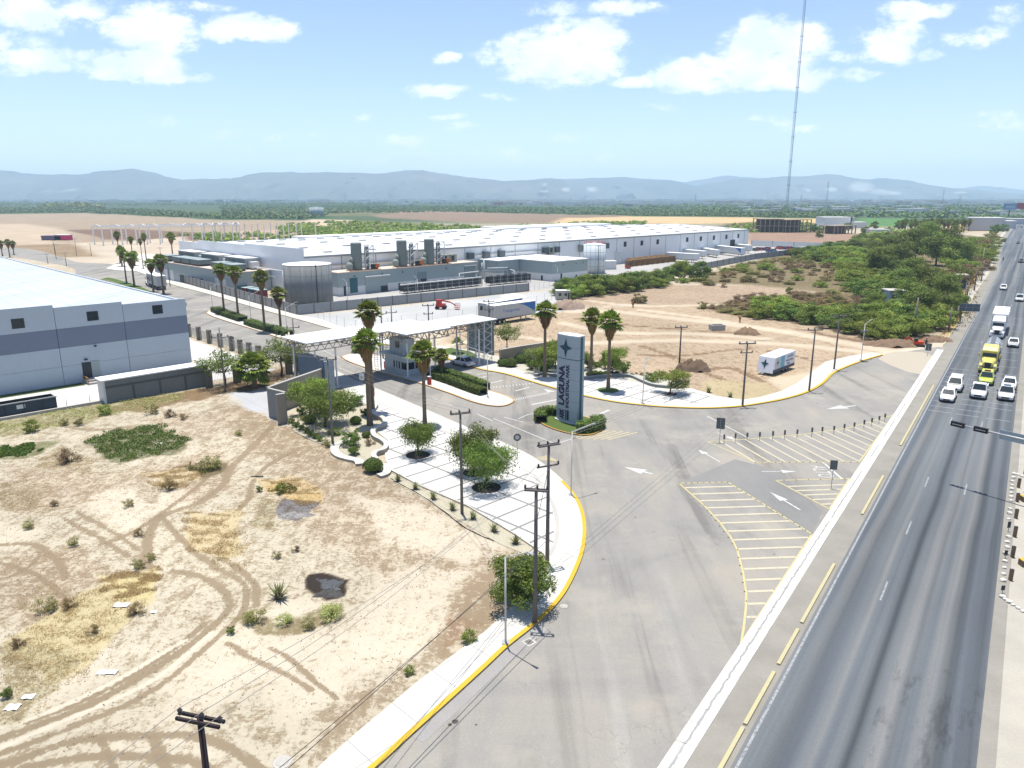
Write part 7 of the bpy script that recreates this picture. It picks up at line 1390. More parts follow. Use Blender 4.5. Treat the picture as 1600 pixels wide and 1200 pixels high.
# tractor units
def tractor(label, loc, rz, paint, group=None):
    t_ = thing('truck_tractor', label, 'truck', loc, rz, group); W_ = 1.05
    b = MB(); loft(b, [[(-W_, y, .95), (-W_, y, zt - .25), (-W_ * .88, y, zt), (W_ * .88, y, zt), (W_, y, zt - .25), (W_, y, .95)] for y, zt in ((-3.2, 3.5), (-2.6, 3.75), (-.55, 3.6), (-.05, 3.15))]); b.build('sleeper_cab', paint, t_)
    b = MB(); loft(b, [[(-w, y, 1.0), (-w, y, zt - .2), (-w * .75, y, zt), (w * .75, y, zt), (w, y, zt - .2), (w, y, 1.0)] for y, zt, w in ((-.05, 2.15, .98), (.9, 2.0, .86), (1.9, 1.85, .70), (2.25, 1.7, .6))]); b.build('bonnet', paint, t_)
    b = MB(); b.poly([(-.92, -.03, 2.2), (.92, -.03, 2.2), (.86, -.16, 3.0), (-.86, -.16, 3.0)][::-1]); b.v = [(x, y + .07, z) for x, y, z in b.v]; b.build('windscreen', GLS, t_)
    for s in (-1, 1):
        b = MB(); b.poly([(s * 1.056, -1.15, 2.2), (s * 1.056, -.35, 2.2), (s * 1.056, -.5, 2.95), (s * 1.056, -1.15, 2.95)]); b.build('side_window', GLS, t_)
        b = MB(); loft(b, [[(s * (.72), y, .75), (s * .72, y, zt), (s * 1.12, y, zt - .08), (s * 1.16, y, .7)] for y, zt in ((.35, .8), (.7, 1.35), (1.4, 1.42), (2.1, 1.15), (2.3, .8))]); b.build('fender', paint, t_)
        b = MB(); b.box(s * .9 - .17, s * .9 + .17, 2.12, 2.3, .95, 1.2); b.build('headlight', M('headlamp'), t_); b = MB(); b.box(s * 1.34 - .1, s * 1.34 + .1, .0, .15, 2.0, 2.7); b.box(min(s * 1.06, s * 1.3), max(s * 1.06, s * 1.3), .05, .09, 2.3, 2.36); b.build('mirror', paint, t_)
        b = MB(); b.path([(s * 1.0, -3.3, 1), (s * 1.0, -3.3, 3.9)], .08, 8); b.build('exhaust_stack', MGAL, t_); b = MB(); b.path([(s * .98, -2.9, .75), (s * .98, -1.2, .75)], .3, 10); b.build('fuel_tank', MGAL, t_)
        wheel(t_, s * .98, 1.35, .5, .3); wheel(t_, s * .9, -4.3, .5, .5); wheel(t_, s * .9, -5.5, .5, .5)
    b = MB(); b.box(-.38, .38, 2.26, 2.34, .85, 1.65); b.build('grille', DARK, t_); b = MB(); b.box(-1.12, 1.12, 2.2, 2.45, .42, .78); b.build('bumper', paint, t_); b = MB(); b.box(-.45, .45, -6.2, 2.2, .6, .9); b.build('chassis', DARK, t_); b = MB(); b.box(-1.1, 1.1, -.3, .12, 3.0, 3.08); b.build('sun_visor', paint, t_)
    return t_
def along(loc, d): v = Vector(loc) - HU * -d; return (v.x, v.y, loc[2])
p0 = G(1541, 584) + HU * 2.4; tractor('yellow long-nosed truck tractor in the middle lane of the highway', (p0.x, p0.y, .034), HZ, YELP, 'truck tractors')
t_ = thing('tank_trailer', 'silver cylindrical tank trailer behind the yellow truck', 'trailer', (p0.x + HU.x * 9.2, p0.y + HU.y * 9.2, .034), HZ); b = MB(); pr = [(-5.0, .2), (-4.9, .85), (-4.5, 1.12), (4.4, 1.12), (4.8, .85), (4.9, .2)]
n = 18; 
for y, r_ in pr: b.v += [(r_ * math.cos(2 * math.pi * k / n), y, 2.15 + r_ * math.sin(2 * math.pi * k / n)) for k in range(n)]
for i in range(len(pr) - 1):
    for k in range(n): b.f.append((i * n + k, (i + 1) * n + k, (i + 1) * n + (k + 1) % n, i * n + (k + 1) % n)); b.m.append(0)
b.f += [tuple(range(n)), tuple(range(5 * n, 6 * n))[::-1]]; b.m += [0, 0]; b.build('tank', M('tank_silver', (.55, .57, .58), .25, .05, 1, .5), t_, True)
for y in (-3.2, -.6, 2.0):
    b = MB(); b.v = []; 
    for yy in (y - .12, y + .12): b.v += [(1.15 * math.cos(2 * math.pi * k / n), yy, 2.15 + 1.15 * math.sin(2 * math.pi * k / n)) for k in range(n)]
    b.f = [(k, n + k, n + (k + 1) % n, (k + 1) % n) for k in range(n)]; b.m = [0] * n; b.build('hoop', DARK, t_)
b = MB(); b.box(-.3, .3, -4.2, 4.2, 3.27, 3.33); b.build('walkway', M('walk_dark', (.1, .11, .12)), t_); b = MB(); b.box(-.5, .5, -4.8, 4.8, .85, 1.02); b.build('chassis', DARK, t_)
for s in (-1, 1):
    for y in (-3.9, -2.7): wheel(t_, s * .95, y, .5, .5)
    b = MB(); b.box(s * 1.15 - .12, s * 1.15 + .12, -3.0, -2.3, 1.2, 1.9); b.build('side_box', WHITE2, t_)
p1 = G(1556, 530) + HU * 2.4; tractor('white truck tractor pulling a tall white box behind the tank trailer', (p1.x, p1.y, .034), HZ, CWH, 'truck tractors')
def boxtrailer(label, loc, rz, L=12.5, z0=1.15, z1=4.0, W_=1.28, mats=None, name='box_trailer', legs=True, group=None):
    t_ = thing(name, label, 'trailer', loc, rz, group); b = MB(); b.box(-W_, W_, -L / 2, L / 2, z0, z1); b.build('cargo_box', mats or WHITE2, t_); b = MB(); b.box(-W_ - .01, W_ + .01, -L / 2 - .01, L / 2 + .01, z1 + .003, z1 + .06); b.build('roof_panel', WHITE, t_); b = MB(); b.box(-.5, .5, -L / 2 + .3, L / 2 - .3, z0 - .28, z0 - .01); b.build('chassis', DARK, t_)
    for s in (-1, 1):
        for y in (-L / 2 + 1.6, -L / 2 + 2.9): wheel(t_, s * (W_ - .3), y, .5, .5)
        if legs: b = MB(); b.box(s * .8 - .08, s * .8 + .08, L / 2 - 2.6, L / 2 - 2.4, 0, z0 - .29); b.build('landing_leg', STEEL, t_)
        b = MB(); b.box(s * (W_ + .012) - .01, s * (W_ + .012) + .01, -L / 2 + .1, L / 2 - .1, z0, z0 + .12); b.build('side_rail', STEEL, t_)
    b = MB(); b.box(-.03, .03, -L / 2 - .03, -L / 2 - .005, z0 + .1, z1 - .1); b.box(-.7, -.64, -L / 2 - .05, -L / 2 - .005, z0 + .1, z1 - .1); b.box(.64, .7, -L / 2 - .05, -L / 2 - .005, z0 + .1, z1 - .1); b.build('door_bars', STEEL, t_); b = MB(); b.box(-1.1, 1.1, -L / 2 + .1, -L / 2 + .2, .5, .62); b.build('rear_bumper', STEEL, t_); return t_
boxtrailer('tall white box trailer at the back of the truck queue', (p1.x + HU.x * 9.0, p1.y + HU.y * 9.0, .034), HZ, 12.0, 1.15, 4.05, mats=WHITE2, legs=False)
def swoosh(t_, L, s, W_=1.28):
    b = MB(); x = s * (W_ + .006); pts = []
    for i in range(13): q = i / 12; pts.append((x, L / 2 - .1 - 5.5 * q, 3.9 - .05 * q)); 
    low = [(x, L / 2 - .1 - 5.5 * (1 - i / 12), 3.85 - 2.3 * (1 - (1 - i / 12)) ** 1.8) for i in range(13)]
    b.poly(pts + low); b.build('blue_swoosh', BLUE, t_)
def tdir(a, c): d = G(*c) - G(*a); return math.atan2(d.y, d.x) - math.pi / 2
# two trailers behind the canopy
for (a, c, lb, lo) in (((781, 507), (829, 499.5), 'front parked trailer with a blue corner swoosh and dark lettering behind the canopy', True), ((766, 503), (812, 494), 'rear parked trailer mostly hidden behind the front one', False)):
    ga, gc = G(*a), G(*c); d = (gc - ga).normalized(); nrm = Vector((-d.y, d.x, 0)); ct = (ga + gc) / 2 + nrm * 1.3; rz = math.atan2(d.y, d.x) - math.pi / 2; L = 12.2
    t_ = boxtrailer(lb, (ct.x, ct.y, 0), rz, L, 1.2, 4.0, mats=M('trailer_grey', (.42, .44, .44), .6, .12, .8), group='trailers parked behind the canopy'); swoosh(t_, L, 1); swoosh(t_, L, -1)
    text('Transportes', 1.0, BLUE, t_, Matrix(((0, 0, 1, 1.29), (1, 0, 0, -1.2), (0, 1, 0, 2.7), (0, 0, 0, 1))), .005, sx=1.0); b = MB(); b.box(-.6, .1, -L / 2 - .06, -L / 2 - .04, 2.5, 3.4); b.build('door_vent', DARK, t_)
# show trailer with the park's star
a, c = (1207, 588.5), (1240, 575.5); ga, gc = G(*a), G(*c); d = (gc - ga).normalized(); nrm = Vector((-d.y, d.x, 0)); L = (gc - ga).length + .2; ct = (ga + gc) / 2 + nrm * 1.25; rz = math.atan2(d.y, d.x) - math.pi / 2
t_ = thing('show_trailer', 'white show trailer with teal star emblems parked alone on the sandy lot', 'trailer', (ct.x, ct.y, 0), rz); W_ = 1.25
b = MB(); b.add([(-W_, -L / 2, .45), (W_, -L / 2, .45), (W_, L / 2, .55), (-W_, L / 2, .55), (-W_, -L / 2 + .55, 2.75), (W_, -L / 2 + .55, 2.75), (W_, L / 2, 2.85), (-W_, L / 2, 2.85)], [(3, 2, 1, 0), (4, 5, 6, 7), (0, 1, 5, 4), (1, 2, 6, 5), (2, 3, 7, 6), (3, 0, 4, 7)]); b.build('body', M('show_white', (.60, .62, .66), .5, .04), t_)
b = MB(); b.box(W_ + .003, W_ + .015, -L / 2 + .05, L / 2, .47, .95); b.build('skirt_stripe', M('dark_blue_stripe', (.03, .05, .09), .5), t_); b = MB(); b.box(W_ + .003, W_ + .014, -L / 2 + 2.6, -L / 2 + 4.0, .97, 2.7); b.build('blue_panel', M('panel_blue', (.12, .36, .50), .5), t_); b = MB(); b.box(W_ + .003, W_ + .012, -L / 2 + .7, -L / 2 + 2.59, .97, 2.6); b.build('pale_panel', M('panel_pale', (.42, .47, .46), .5), t_)
star(t_, Matrix(((0, 0, 1, W_ + .02), (1, 0, 0, -L / 2 + 1.6), (0, 1, 0, 1.85), (0, 0, 0, 1))), .55, STM, .01)
fr = Matrix.Translation((-.15, -L / 2 + .27, 1.75)) @ Matrix.Rotation(-math.atan2(.55, 2.3), 4, 'X') @ Matrix.Rotation(math.pi / 2, 4, 'X'); star(t_, fr, .78, STM, .01)
text('LAGUNA', .55, NAVY, t_, Matrix(((0, 0, 1, W_ + .012), (1, 0, 0, L / 2 - 1.9), (0, 1, 0, 2.3), (0, 0, 0, 1))), .004); text('INDUSTRIAL', .5, NAVY, t_, Matrix(((0, 0, 1, W_ + .012), (1, 0, 0, L / 2 - 1.9), (0, 1, 0, 1.7), (0, 0, 0, 1))), .004); text('PARK', .45, NAVY, t_, Matrix(((0, 0, 1, W_ + .012), (1, 0, 0, L / 2 - 2.3), (0, 1, 0, 1.2), (0, 0, 0, 1))), .004)
b = MB(); b.bar((0, -L / 2, .5), (0, -L / 2 - 1.2, .4), .12, .12); b.build('drawbar', STEEL, t_)
for s in (-1, 1):
    for y in (.3, 1.3): wheel(t_, s * (W_ - .2), y, .36, .22)
# parcel truck by the roundabout
ga, gc = G(223, 444), G(257, 458); d = (ga - gc).normalized(); ct = (ga + gc) / 2 + Vector((-d.y, d.x, 0)) * -1.2; rz = math.atan2(d.y, d.x) - math.pi / 2
t_ = boxtrailer('white parcel trailer with dark purple lettering driving towards the roundabout', (ct.x, ct.y, .03), rz, 12.5, 1.1, 4.0, mats=M('parcel_white', (.5, .5, .5), .6, .04), name='parcel_trailer', legs=False)
PUR = M('purple_paint', (.06, .02, .12), .5); text('FedEx', 2.0, PUR, t_, Matrix(((0, 0, -1, -1.3), (-1, 0, 0, 3.6), (0, 1, 0, 2.7), (0, 0, 0, 1))), .005, bold=.03)
b = MB(); b.box(-1.3, -1.29, 5.5, 6.2, 1.15, 3.95); b.build('dark_panel', PUR, t_)
q = ct + d * 8.2; b = tractor('white tractor in front of the parcel trailer', (q.x, q.y, .03), rz, CWH, None)
# trailers, containers and cars in the truck yard
for i, (a, c, z1, blue, lb) in enumerate((((1040, 408), (1088, 411), 3.6, 0, 'long white trailer with its broad roof in front of the hall, first from the left'), ((1066, 402), (1098, 405), 3.4, 0, 'white trailer right behind the first one in the truck yard'), ((1085, 397), (1116, 403), 3.4, 0, 'third white trailer in the truck yard'),
                                    ((1110, 396), (1157, 402), 4.0, 1, 'white trailer with a blue swoosh in the truck yard'), ((1122, 391), (1168, 396), 3.8, 0, 'rearmost white trailer beside the swoosh trailer'))):
    ga, gc = G(*a), G(*c); d = (gc - ga).normalized(); ct = (ga + gc) / 2 + Vector((-d.y, d.x, 0)) * 1.3; L = (gc - ga).length
    t_ = boxtrailer(lb, (ct.x, ct.y, 0), math.atan2(d.y, d.x) - math.pi / 2, L, 1.2, z1, mats=WHITE2, group='trailers in the truck yard')
    if blue: swoosh(t_, L, 1)
for i, (x, y, wd, h, lb) in enumerate(((957, 413, 7, 5.0, 'taller white container cabin right of the pale tank'), (951, 421, 6, 3.0, 'lower white container cabin before the taller one'))):
    g = G(x, y); t_ = thing('cabin_container', lb, 'container', g, R(12)); b = MB(); b.box(-wd / 2, wd / 2, 0, 3, .1, h); b.build('body', WHITE2, t_); b = MB(); b.box(-wd / 2 - .1, wd / 2 + .1, -.1, 3.1, h + .003, h + .12); b.build('roof', WHITE, t_); b = MB(); b.box(wd / 2 + .003, wd / 2 + .03, 1, 2, .1, 2.2); b.build('door', GREY, t_); b = MB(); b.box(-wd / 2 + .2, wd / 2 - .2, .2, 2.8, 0, .1); b.build('base', STEEL, t_)
def mk_pallets():
    t_ = thing('pallet_stack', '', ''); r_ = random.Random(4)
    for k in range(6):
        b = MB(); z = k * .42; dx = r_.uniform(-.06, .06)
        for y in (-1.1, -.36, .36, 1.1): b.box(-1.2 + dx, 1.2 + dx, y - .16, y + .16, z + .3, z + .34)
        for x in (-1.1, 0, 1.1): b.box(x - .1 + dx, x + .1 + dx, -1.2, 1.2, z, z + .295)
        b.build('pallet', WOODM, t_)
    return t_
k = 0
for r_ in range(3):
    for i in range(9):
        q = G(983 + i * 8.2 + r_ * 1.5, 416.5 - i * .95 - r_ * 1.9); inst('pallet', mk_pallets, (q.x, q.y, 0), R(45), 1.0, 'stack of brown pallets beside the white hall, %s from the left in the %s row' % (ORD[i], ('front', 'middle', 'rear')[r_]), 'pallets', 'stacks of pallets')
g = G(981, 420); t_ = thing('forklift', 'small red forklift at the left end of the pallet stacks', 'forklift', g, R(-40)); b = MB(); b.box(-.6, .6, -1, 1, .3, 1.1); b.build('body', RED, t_); b = MB()
for x in (-.5, .5):
    for y in (-.6, .6): b.bar((x, y, 1.1), (x, y, 2.2), .08, .08)
b.box(-.6, .6, -.7, .7, 2.2, 2.26); b.build('guard_frame', DARK, t_); b = MB(); b.bar((-.3, 1.1, .1), (-.3, 1.1, 2.8), .1, .1); b.bar((.3, 1.1, .1), (.3, 1.1, 2.8), .1, .1); b.bar((-.3, 1.1, .15), (-.3, 2.2, .15), .12, .06); b.bar((.3, 1.1, .15), (.3, 2.2, .15), .12, .06); b.build('mast', DARK, t_)
for s in (-.55, .55):
    for y in (-.7, .7): wheel(t_, s, y, .3, .2)
CY = [CGR, CRD, CBL, CWH]
first = None
for i, (x, y) in enumerate(((1179, 392), (1184, 391.5), (1189, 391), (1193, 391), (1198, 391), (1203, 394), (1208, 393.5), (1217, 389.5), (1222, 389.5), (1227, 389.5), (1232, 390), (1240, 390.5))):
    g = G(x, y); key = ('yc', i % 3); mk = (lambda j: (lambda: car('', (0, 0, 0), 0, (CGR, CRD, CBL)[j], ('sedan', 'suv', 'sedan')[j], cat='car')))(i % 3)
    inst(key, mk, (g.x, g.y, .01), R(20 + 7 * (i % 3)), 1.0, 'small car parked at the far yard wall, %s from the left' % ORD[i], 'car', 'cars parked at the far yard wall')
inst('plane', lambda: car('', (0, 0, 0), 0, CWH, 'van', cat='car'), tuple(G(1250, 394)), R(60), 1.4, 'white van near the right end of the truck yard', 'car'); q = G(1272, 393); t_ = boxtrailer('flat dark trailer at the right end of the truck yard', (q.x, q.y, 0), R(-70), 14, 1.2, 2.4, mats=M('navy_paint'))
# motorcycle
g = G(1567, 407); t_ = thing('motorcycle', 'dark motorcycle with rider on the left lane far up the highway', 'motorcycle', (g.x, g.y, .034), HZ); b = MB(); b.path([(0, -.6, .55), (0, 0, .8), (0, .5, .85), (0, .7, .4)], .14, 8); b.build('frame', DARK, t_); b = MB(); b.bar((-.35, .45, 1.05), (.35, .45, 1.05), .05, .05); b.build('handlebar', DARK, t_)
for y in (-.65, .7): wheel(t_, .0, y, .32, .14)
# ------------------------------------------------------------------ people
def person(label, loc, rz, shirt, trousers, scale=1.0, pose=0):
    t_ = thing('person', label, 'person', loc, rz)
    V_ = {'pel': (0, 0, .95), 'sp': (0, .02, 1.2), 'ch': (0, .0, 1.42), 'nk': (0, .01, 1.53), 'hd': (0, .02, 1.66), 'ht': (0, .02, 1.76), 'hl': (-.1, 0, .9), 'kl': (-.13, .06, .5), 'al': (-.15, -.02, .08), 'fl': (-.16, .16, .04), 'hr': (.1, 0, .9), 'kr': (.14, .02, .5), 'ar': (.16, -.1, .08), 'fr': (.17, .08, .04),
          'sl': (-.19, 0, 1.42), 'el': (-.28, .05, 1.16), 'wl': (-.27, .22, .97), 'sr': (.19, 0, 1.42), 'er': (.29, .03, 1.15), 'wr': (.26, .2, .96), 'gl': (-.26, .3, .95), 'gr': (.26, .28, .93)}
    if pose: 
        for q in ('sp', 'ch', 'nk', 'hd', 'ht', 'sl', 'sr', 'el', 'er', 'wl', 'wr', 'gl', 'gr'): x, y, z = V_[q]; V_[q] = (x, y + (z - .95) * .55, .95 + (z - .95) * .8)
    rad = {'pel': .15, 'sp': .14, 'ch': .16, 'nk': .06, 'hd': .10, 'ht': .07, 'hl': .09, 'kl': .065, 'al': .045, 'fl': .04, 'hr': .09, 'kr': .065, 'ar': .045, 'fr': .04, 'sl': .06, 'el': .045, 'wl': .035, 'sr': .06, 'er': .045, 'wr': .035, 'gl': .04, 'gr': .04}
    Ed = [('pel', 'sp'), ('sp', 'ch'), ('ch', 'nk'), ('nk', 'hd'), ('hd', 'ht'), ('pel', 'hl'), ('hl', 'kl'), ('kl', 'al'), ('al', 'fl'), ('pel', 'hr'), ('hr', 'kr'), ('kr', 'ar'), ('ar', 'fr'), ('ch', 'sl'), ('sl', 'el'), ('el', 'wl'), ('wl', 'gl'), ('ch', 'sr'), ('sr', 'er'), ('er', 'wr'), ('wr', 'gr')]
    def skin(nm, keys, grow, mat):
        ks = list(keys); me = bpy.data.meshes.new(nm); me.from_pydata([V_[q] for q in ks], [(ks.index(a), ks.index(c)) for a, c in Ed if a in ks and c in ks], []); o_ = bpy.data.objects.new(nm, me); C.objects.link(o_); o_.modifiers.new('s', 'SKIN')
        for i, q in enumerate(ks): me.skin_vertices[0].data[i].radius = (rad[q] * grow, rad[q] * grow)
        me.skin_vertices[0].data[0].use_root = True; o_.modifiers.new('u', 'SUBSURF').levels = 1; o_.modifiers['u'].render_levels = 1; me.materials.append(mat); o_.parent = t_
        bpy.context.view_layer.update(); m2 = bpy.data.meshes.new_from_object(o_.evaluated_get(bpy.context.evaluated_depsgraph_get())); o_.modifiers.clear(); o_.data = m2; m2.materials.clear(); m2.materials.append(mat); return o_
    skin('body', V_.keys(), 1.0, M('skin', (.28, .15, .09), .6)); skin('shirt', ('pel', 'sp', 'ch', 'sl', 'el', 'sr', 'er'), 1.16, shirt); skin('trousers', ('pel', 'hl', 'kl', 'al', 'hr', 'kr', 'ar'), 1.18, trousers)
    b = MB(); b.lathe([(.115, 1.70), (.11, 1.76), (.07, 1.81), (.01, 1.825)], 10, (V_['hd'][0], V_['hd'][1], V_['hd'][2] - 1.66)); b.build('cap', shirt, t_, True); t_.scale = (scale,) * 3
DK = M('dark_cloth', (.03, .03, .035), .9); RB = M('rust_shirt', (.35, .08, .04), .9)
g = G(989, 481); person('person in a reddish shirt standing on the dirt track left of the lone bush', g, .6, RB, DK); g = G(1156, 504); person('person in an orange-red shirt bending over near the dirt track edge', g, 2, RB, M('brown_cloth', (.2, .1, .05), .9), 1.0, 1)
g = G(1446, 544); person('person standing beside the red digger at the end of the pavement', g, 2.4, DK, DK); g = G(1567, 407.3); person('rider in dark clothes sitting on the far motorcycle', (g.x, g.y, .12), HZ, DK, DK, .9, 1)
# machines
g = G(1434, 541); t_ = thing('excavator', 'red-orange digger at the edge of the thicket near the highway', 'excavator', g, R(-25)); b = MB(); b.box(-1.1, 1.1, -1.3, 1.3, .8, 1.7); b.build('house', M('digger_red', (.55, .06, .015), .5), t_); b = MB(); b.add([(-1, .2, 1.7), (0, .2, 1.7), (0, 1.25, 1.7), (-1, 1.25, 1.7), (-.95, .25, 2.6), (-.05, .25, 2.6), (-.05, 1.0, 2.6), (-.95, 1.0, 2.6)], [(4, 5, 6, 7), (0, 1, 5, 4), (1, 2, 6, 5), (2, 3, 7, 6), (3, 0, 4, 7)]); b.build('cab', GLS, t_)
b = MB(); b.bar((.4, 1.2, 1.3), (.4, 2.6, 2.8), .35, .45); b.bar((.4, 2.6, 2.8), (.4, 4.2, 1.2), .28, .35); b.build('boom', M('digger_red'), t_); b = MB(); b.add([(0, 4.0, 1.2), (.8, 4.0, 1.2), (.8, 4.5, .4), (0, 4.5, .4), (0, 3.7, .3), (.8, 3.7, .3)], [(0, 1, 2, 3), (3, 2, 5, 4), (0, 3, 4), (1, 5, 2)]); b.build('bucket', DARK, t_)
for s in (-1, 1):
    b = MB(); b.box(s * 1.0 - .25, s * 1.0 + .25, -1.5, 1.5, .05, .75); b.build('track', DARK, t_)
t_.scale = (.62, .62, .55); t_.rotation_euler[2] = R(70)
g = G(692, 483); t_ = thing('boom_lift', 'red articulated boom lift on the gravel yard behind the canopy', 'lift', g, R(-5)); b = MB(); b.box(-1.6, .6, -.9, .9, .5, 1.3); b.box(-1.5, -.3, -.7, .7, 1.3, 2.3); b.build('chassis', RED, t_); b = MB(); b.bar((-.8, 0, 2.2), (1.8, 0, 1.7), .3, .3); b.bar((1.8, 0, 1.7), (3.2, 0, .9), .22, .22); b.build('boom', RED, t_); b = MB(); b.box(2.9, 4.1, -.7, .7, .35, .42)
for z in (.9, 1.4): b.bar((2.9, -.7, z), (4.1, -.7, z), .06, .06); b.bar((2.9, .7, z), (4.1, .7, z), .06, .06)
for x in (2.9, 3.5, 4.1): b.bar((x, -.7, .4), (x, -.7, 1.4), .06, .06); b.bar((x, .7, .4), (x, .7, 1.4), .06, .06)
b.build('basket', RED, t_)
for s in (-1, 1):
    for x in (-1.3, .4): b = MB(); b.path([(x, s * .75, .45), (x, s * 1.05, .45)], .45, 12); b.build('wheel', M('tyre'), t_)
g = G(1120, 515.5); t_ = thing('concrete_manhole_box', 'grey concrete box lying on the dirt field', 'box', g, R(8)); b = MB(); b.box(-1.4, 1.4, -.9, .9, 0, 1.1); b.build('wall', CONC, t_); b = MB(); b.box(-1.1, 1.1, -.6, .6, 1.103, 1.12); b.build('opening', DARK, t_)
def mound(name, label, px, rx, ry, h, mat, seed):
    g = G(*px); r_ = np.random.default_rng(seed); K = 22; V_ = []
    for i in range(K):
        for j in range(K): u, v = i / (K - 1) * 2 - 1, j / (K - 1) * 2 - 1; q = (u * u + v * v) * (1.15 + .3 * math.sin(3 * math.atan2(v, u) + seed) + .2 * math.sin(8 * math.atan2(v, u) + 2 * seed)); V_.append((u * rx, v * ry, h * max(0, 1 - q) ** .8 * (.45 + .9 * r_.random()) - .03))
    ix = np.arange(K * K).reshape(K, K); o_ = npmesh(name, np.array(V_), np.stack([ix[:-1, :-1], ix[1:, :-1], ix[1:, 1:], ix[:-1, 1:]], -1).reshape(-1, 4), mat, None, g); return tag(o_, label, 'mound')
MSOIL = M('brown_soil', (.17, .115, .075), .95, .3, 1.2); MSO2 = M('dark_soil', (.11, .075, .05), .95, .35, 1.5)
mound('soil_mound', 'brown soil heap right of the concrete box on the dirt field', (1167, 522), 2.6, 1.8, 1.2, MSOIL, 1); mound('soil_mound', 'dark brown soil heap behind the round tree of the right plaza', (1085, 578), 2.9, 1.9, 1.5, MSO2, 2); mound('soil_mound', 'broad soil heap left of the red digger', (1398, 540), 5.5, 2.2, 1.1, MSOIL, 3); mound('soil_mound', 'grey earth heap beside the small site hut', (885, 482), 4.5, 3, 1.8, M('pink_soil', (.24, .18, .14), .95, .25, 1), 4); mound('soil_mound', 'rubble ridge right of the red digger', (1462, 533), 3.2, 1.8, .9, MSOIL, 5)
mound('ash_heap', 'charred black fire pit with grey ash on the bare lot', (514, 928), 1.1, .62, .16, M('charcoal', (.05, .048, .047), .9, .9, 5), 6); mound('ash_heap', 'small grey ash ridge on top of the black fire pit', (520, 921), .6, .16, .22, M('ash_grey', (.10, .11, .115), .9, 1.0, 6), 7)
mound('straw_heap', 'yellow straw heap right of the small dark shrub on the lot', (478, 778), 1.7, .8, .28, M('straw_heap', (.36, .26, .12), .95, .9, 6), 8); mound('straw_heap', 'yellow straw heap with a green weed patch on top', (435, 762), 1.5, .8, .25, M('straw_heap'), 10); mound('ash_heap', 'grey ash and rubble heap below the straw heaps', (462, 805), 1.7, .7, .16, M('ash_rubble', (.19, .18, .17), .9, 1.4, 5), 11)
g = G(1364, 522); t_ = tag((lambda b: (b.path([(-6, .3, .35), (6, -.3, .35)], .35, 10), b.build('concrete_pipe', MPOLC, None, False, g))[1])(MB()), 'long fallen concrete pole lying at the edge of the thicket', 'pipe')
g = G(880, 469); t_ = thing('site_hut', 'small beige site hut beside the grey earth heap', 'hut', g, R(4)); b = MB(); b.box(-1.8, 1.8, 0, 2.4, .1, 2.4); b.build('wall', M('hut_beige', (.36, .35, .28), .8), t_); b = MB(); b.box(-1.9, 1.9, -.1, 2.5, 2.403, 2.5); b.build('roof', WHITE2, t_); 
for x in (-1.2, .3): b = MB(); b.box(x, x + .7, -.03, -.003, 1.1, 1.8); b.build('window', DARK, t_)
b = MB(); b.box(1.2, 1.6, -.02, 0, .1, 1.9); b.build('door', DARK, t_)
g = G(800, 463); t_ = mound('sand_heap', 'white sheet and sand heap before the end of the plant wall', (803, 464), 3.5, 2, .8, WHITE2, 9)
# huts in the thicket
def hut(name, label, px, rz, wd, dp, h, wall, roof, ops):
    g = G(*px); t_ = thing(name, label, 'hut', g, rz); b = MB(); b.box(-wd / 2, wd / 2, 0, dp, 0, h); b.build('wall', wall, t_); b = MB(); b.box(-wd / 2 - .3, wd / 2 + .3, -.4, dp + .3, h + .003, h + .22); b.build('roof', roof, t_)
    for (x0, x1, z0, z1) in ops: b = MB(); b.box(x0, x1, -.05, -.003, z0, z1); b.build('window', GLS, t_)
    b = MB(); b.box(wd / 2 - 1.0, wd / 2 - .3, -.04, -.003, 0, .6); b.build('step', CONC, t_)
hut('block_hut', 'pale blue ruined hut among the dark trees', (1402, 478), R(-4), 4.6, 4, 3.6, M('hut_blue', (.34, .44, .50), .85, .12, .6), M('hut_roof', (.42, .40, .35), .9, .2), ((-1.5, -.7, 1.6, 2.7), (.5, 1.7, 1.8, 2.9)))
hut('block_hut', 'half hidden grey-green shed near the roadside poles', (1494, 452), R(-20), 5, 5, 4, M('hut_green', (.26, .31, .27), .85, .15), M('hut_roof'), ((1.2, 2.2, .4, 3),))
g = G(1508, 497, 0); t_ = thing('roadside_panel', 'wide dark framed panel on posts beside the highway pavement', 'sign', G(1500, 503), R(-14)); h = hgt((1500, 503), 486); b = MB(); b.box(-.6, 3.4, -.05, .05, h, h + 1.6); b.build('panel', M('panel_slate', (.13, .15, .17), .6), t_); b = MB()
for z in (h - .02, h + .8, h + 1.55): b.box(-.62, 3.42, -.09, -.051, z, z + .07)
for x in (-.6, .7, 2.0, 3.3): b.box(x, x + .08, -.13, -.091, h, h + 1.6)
b.build('frame', STEEL, t_); b = MB(); b.box(-.1, .1, -.1, .1, 0, h - .001); b.build('post', MPOLC, t_)
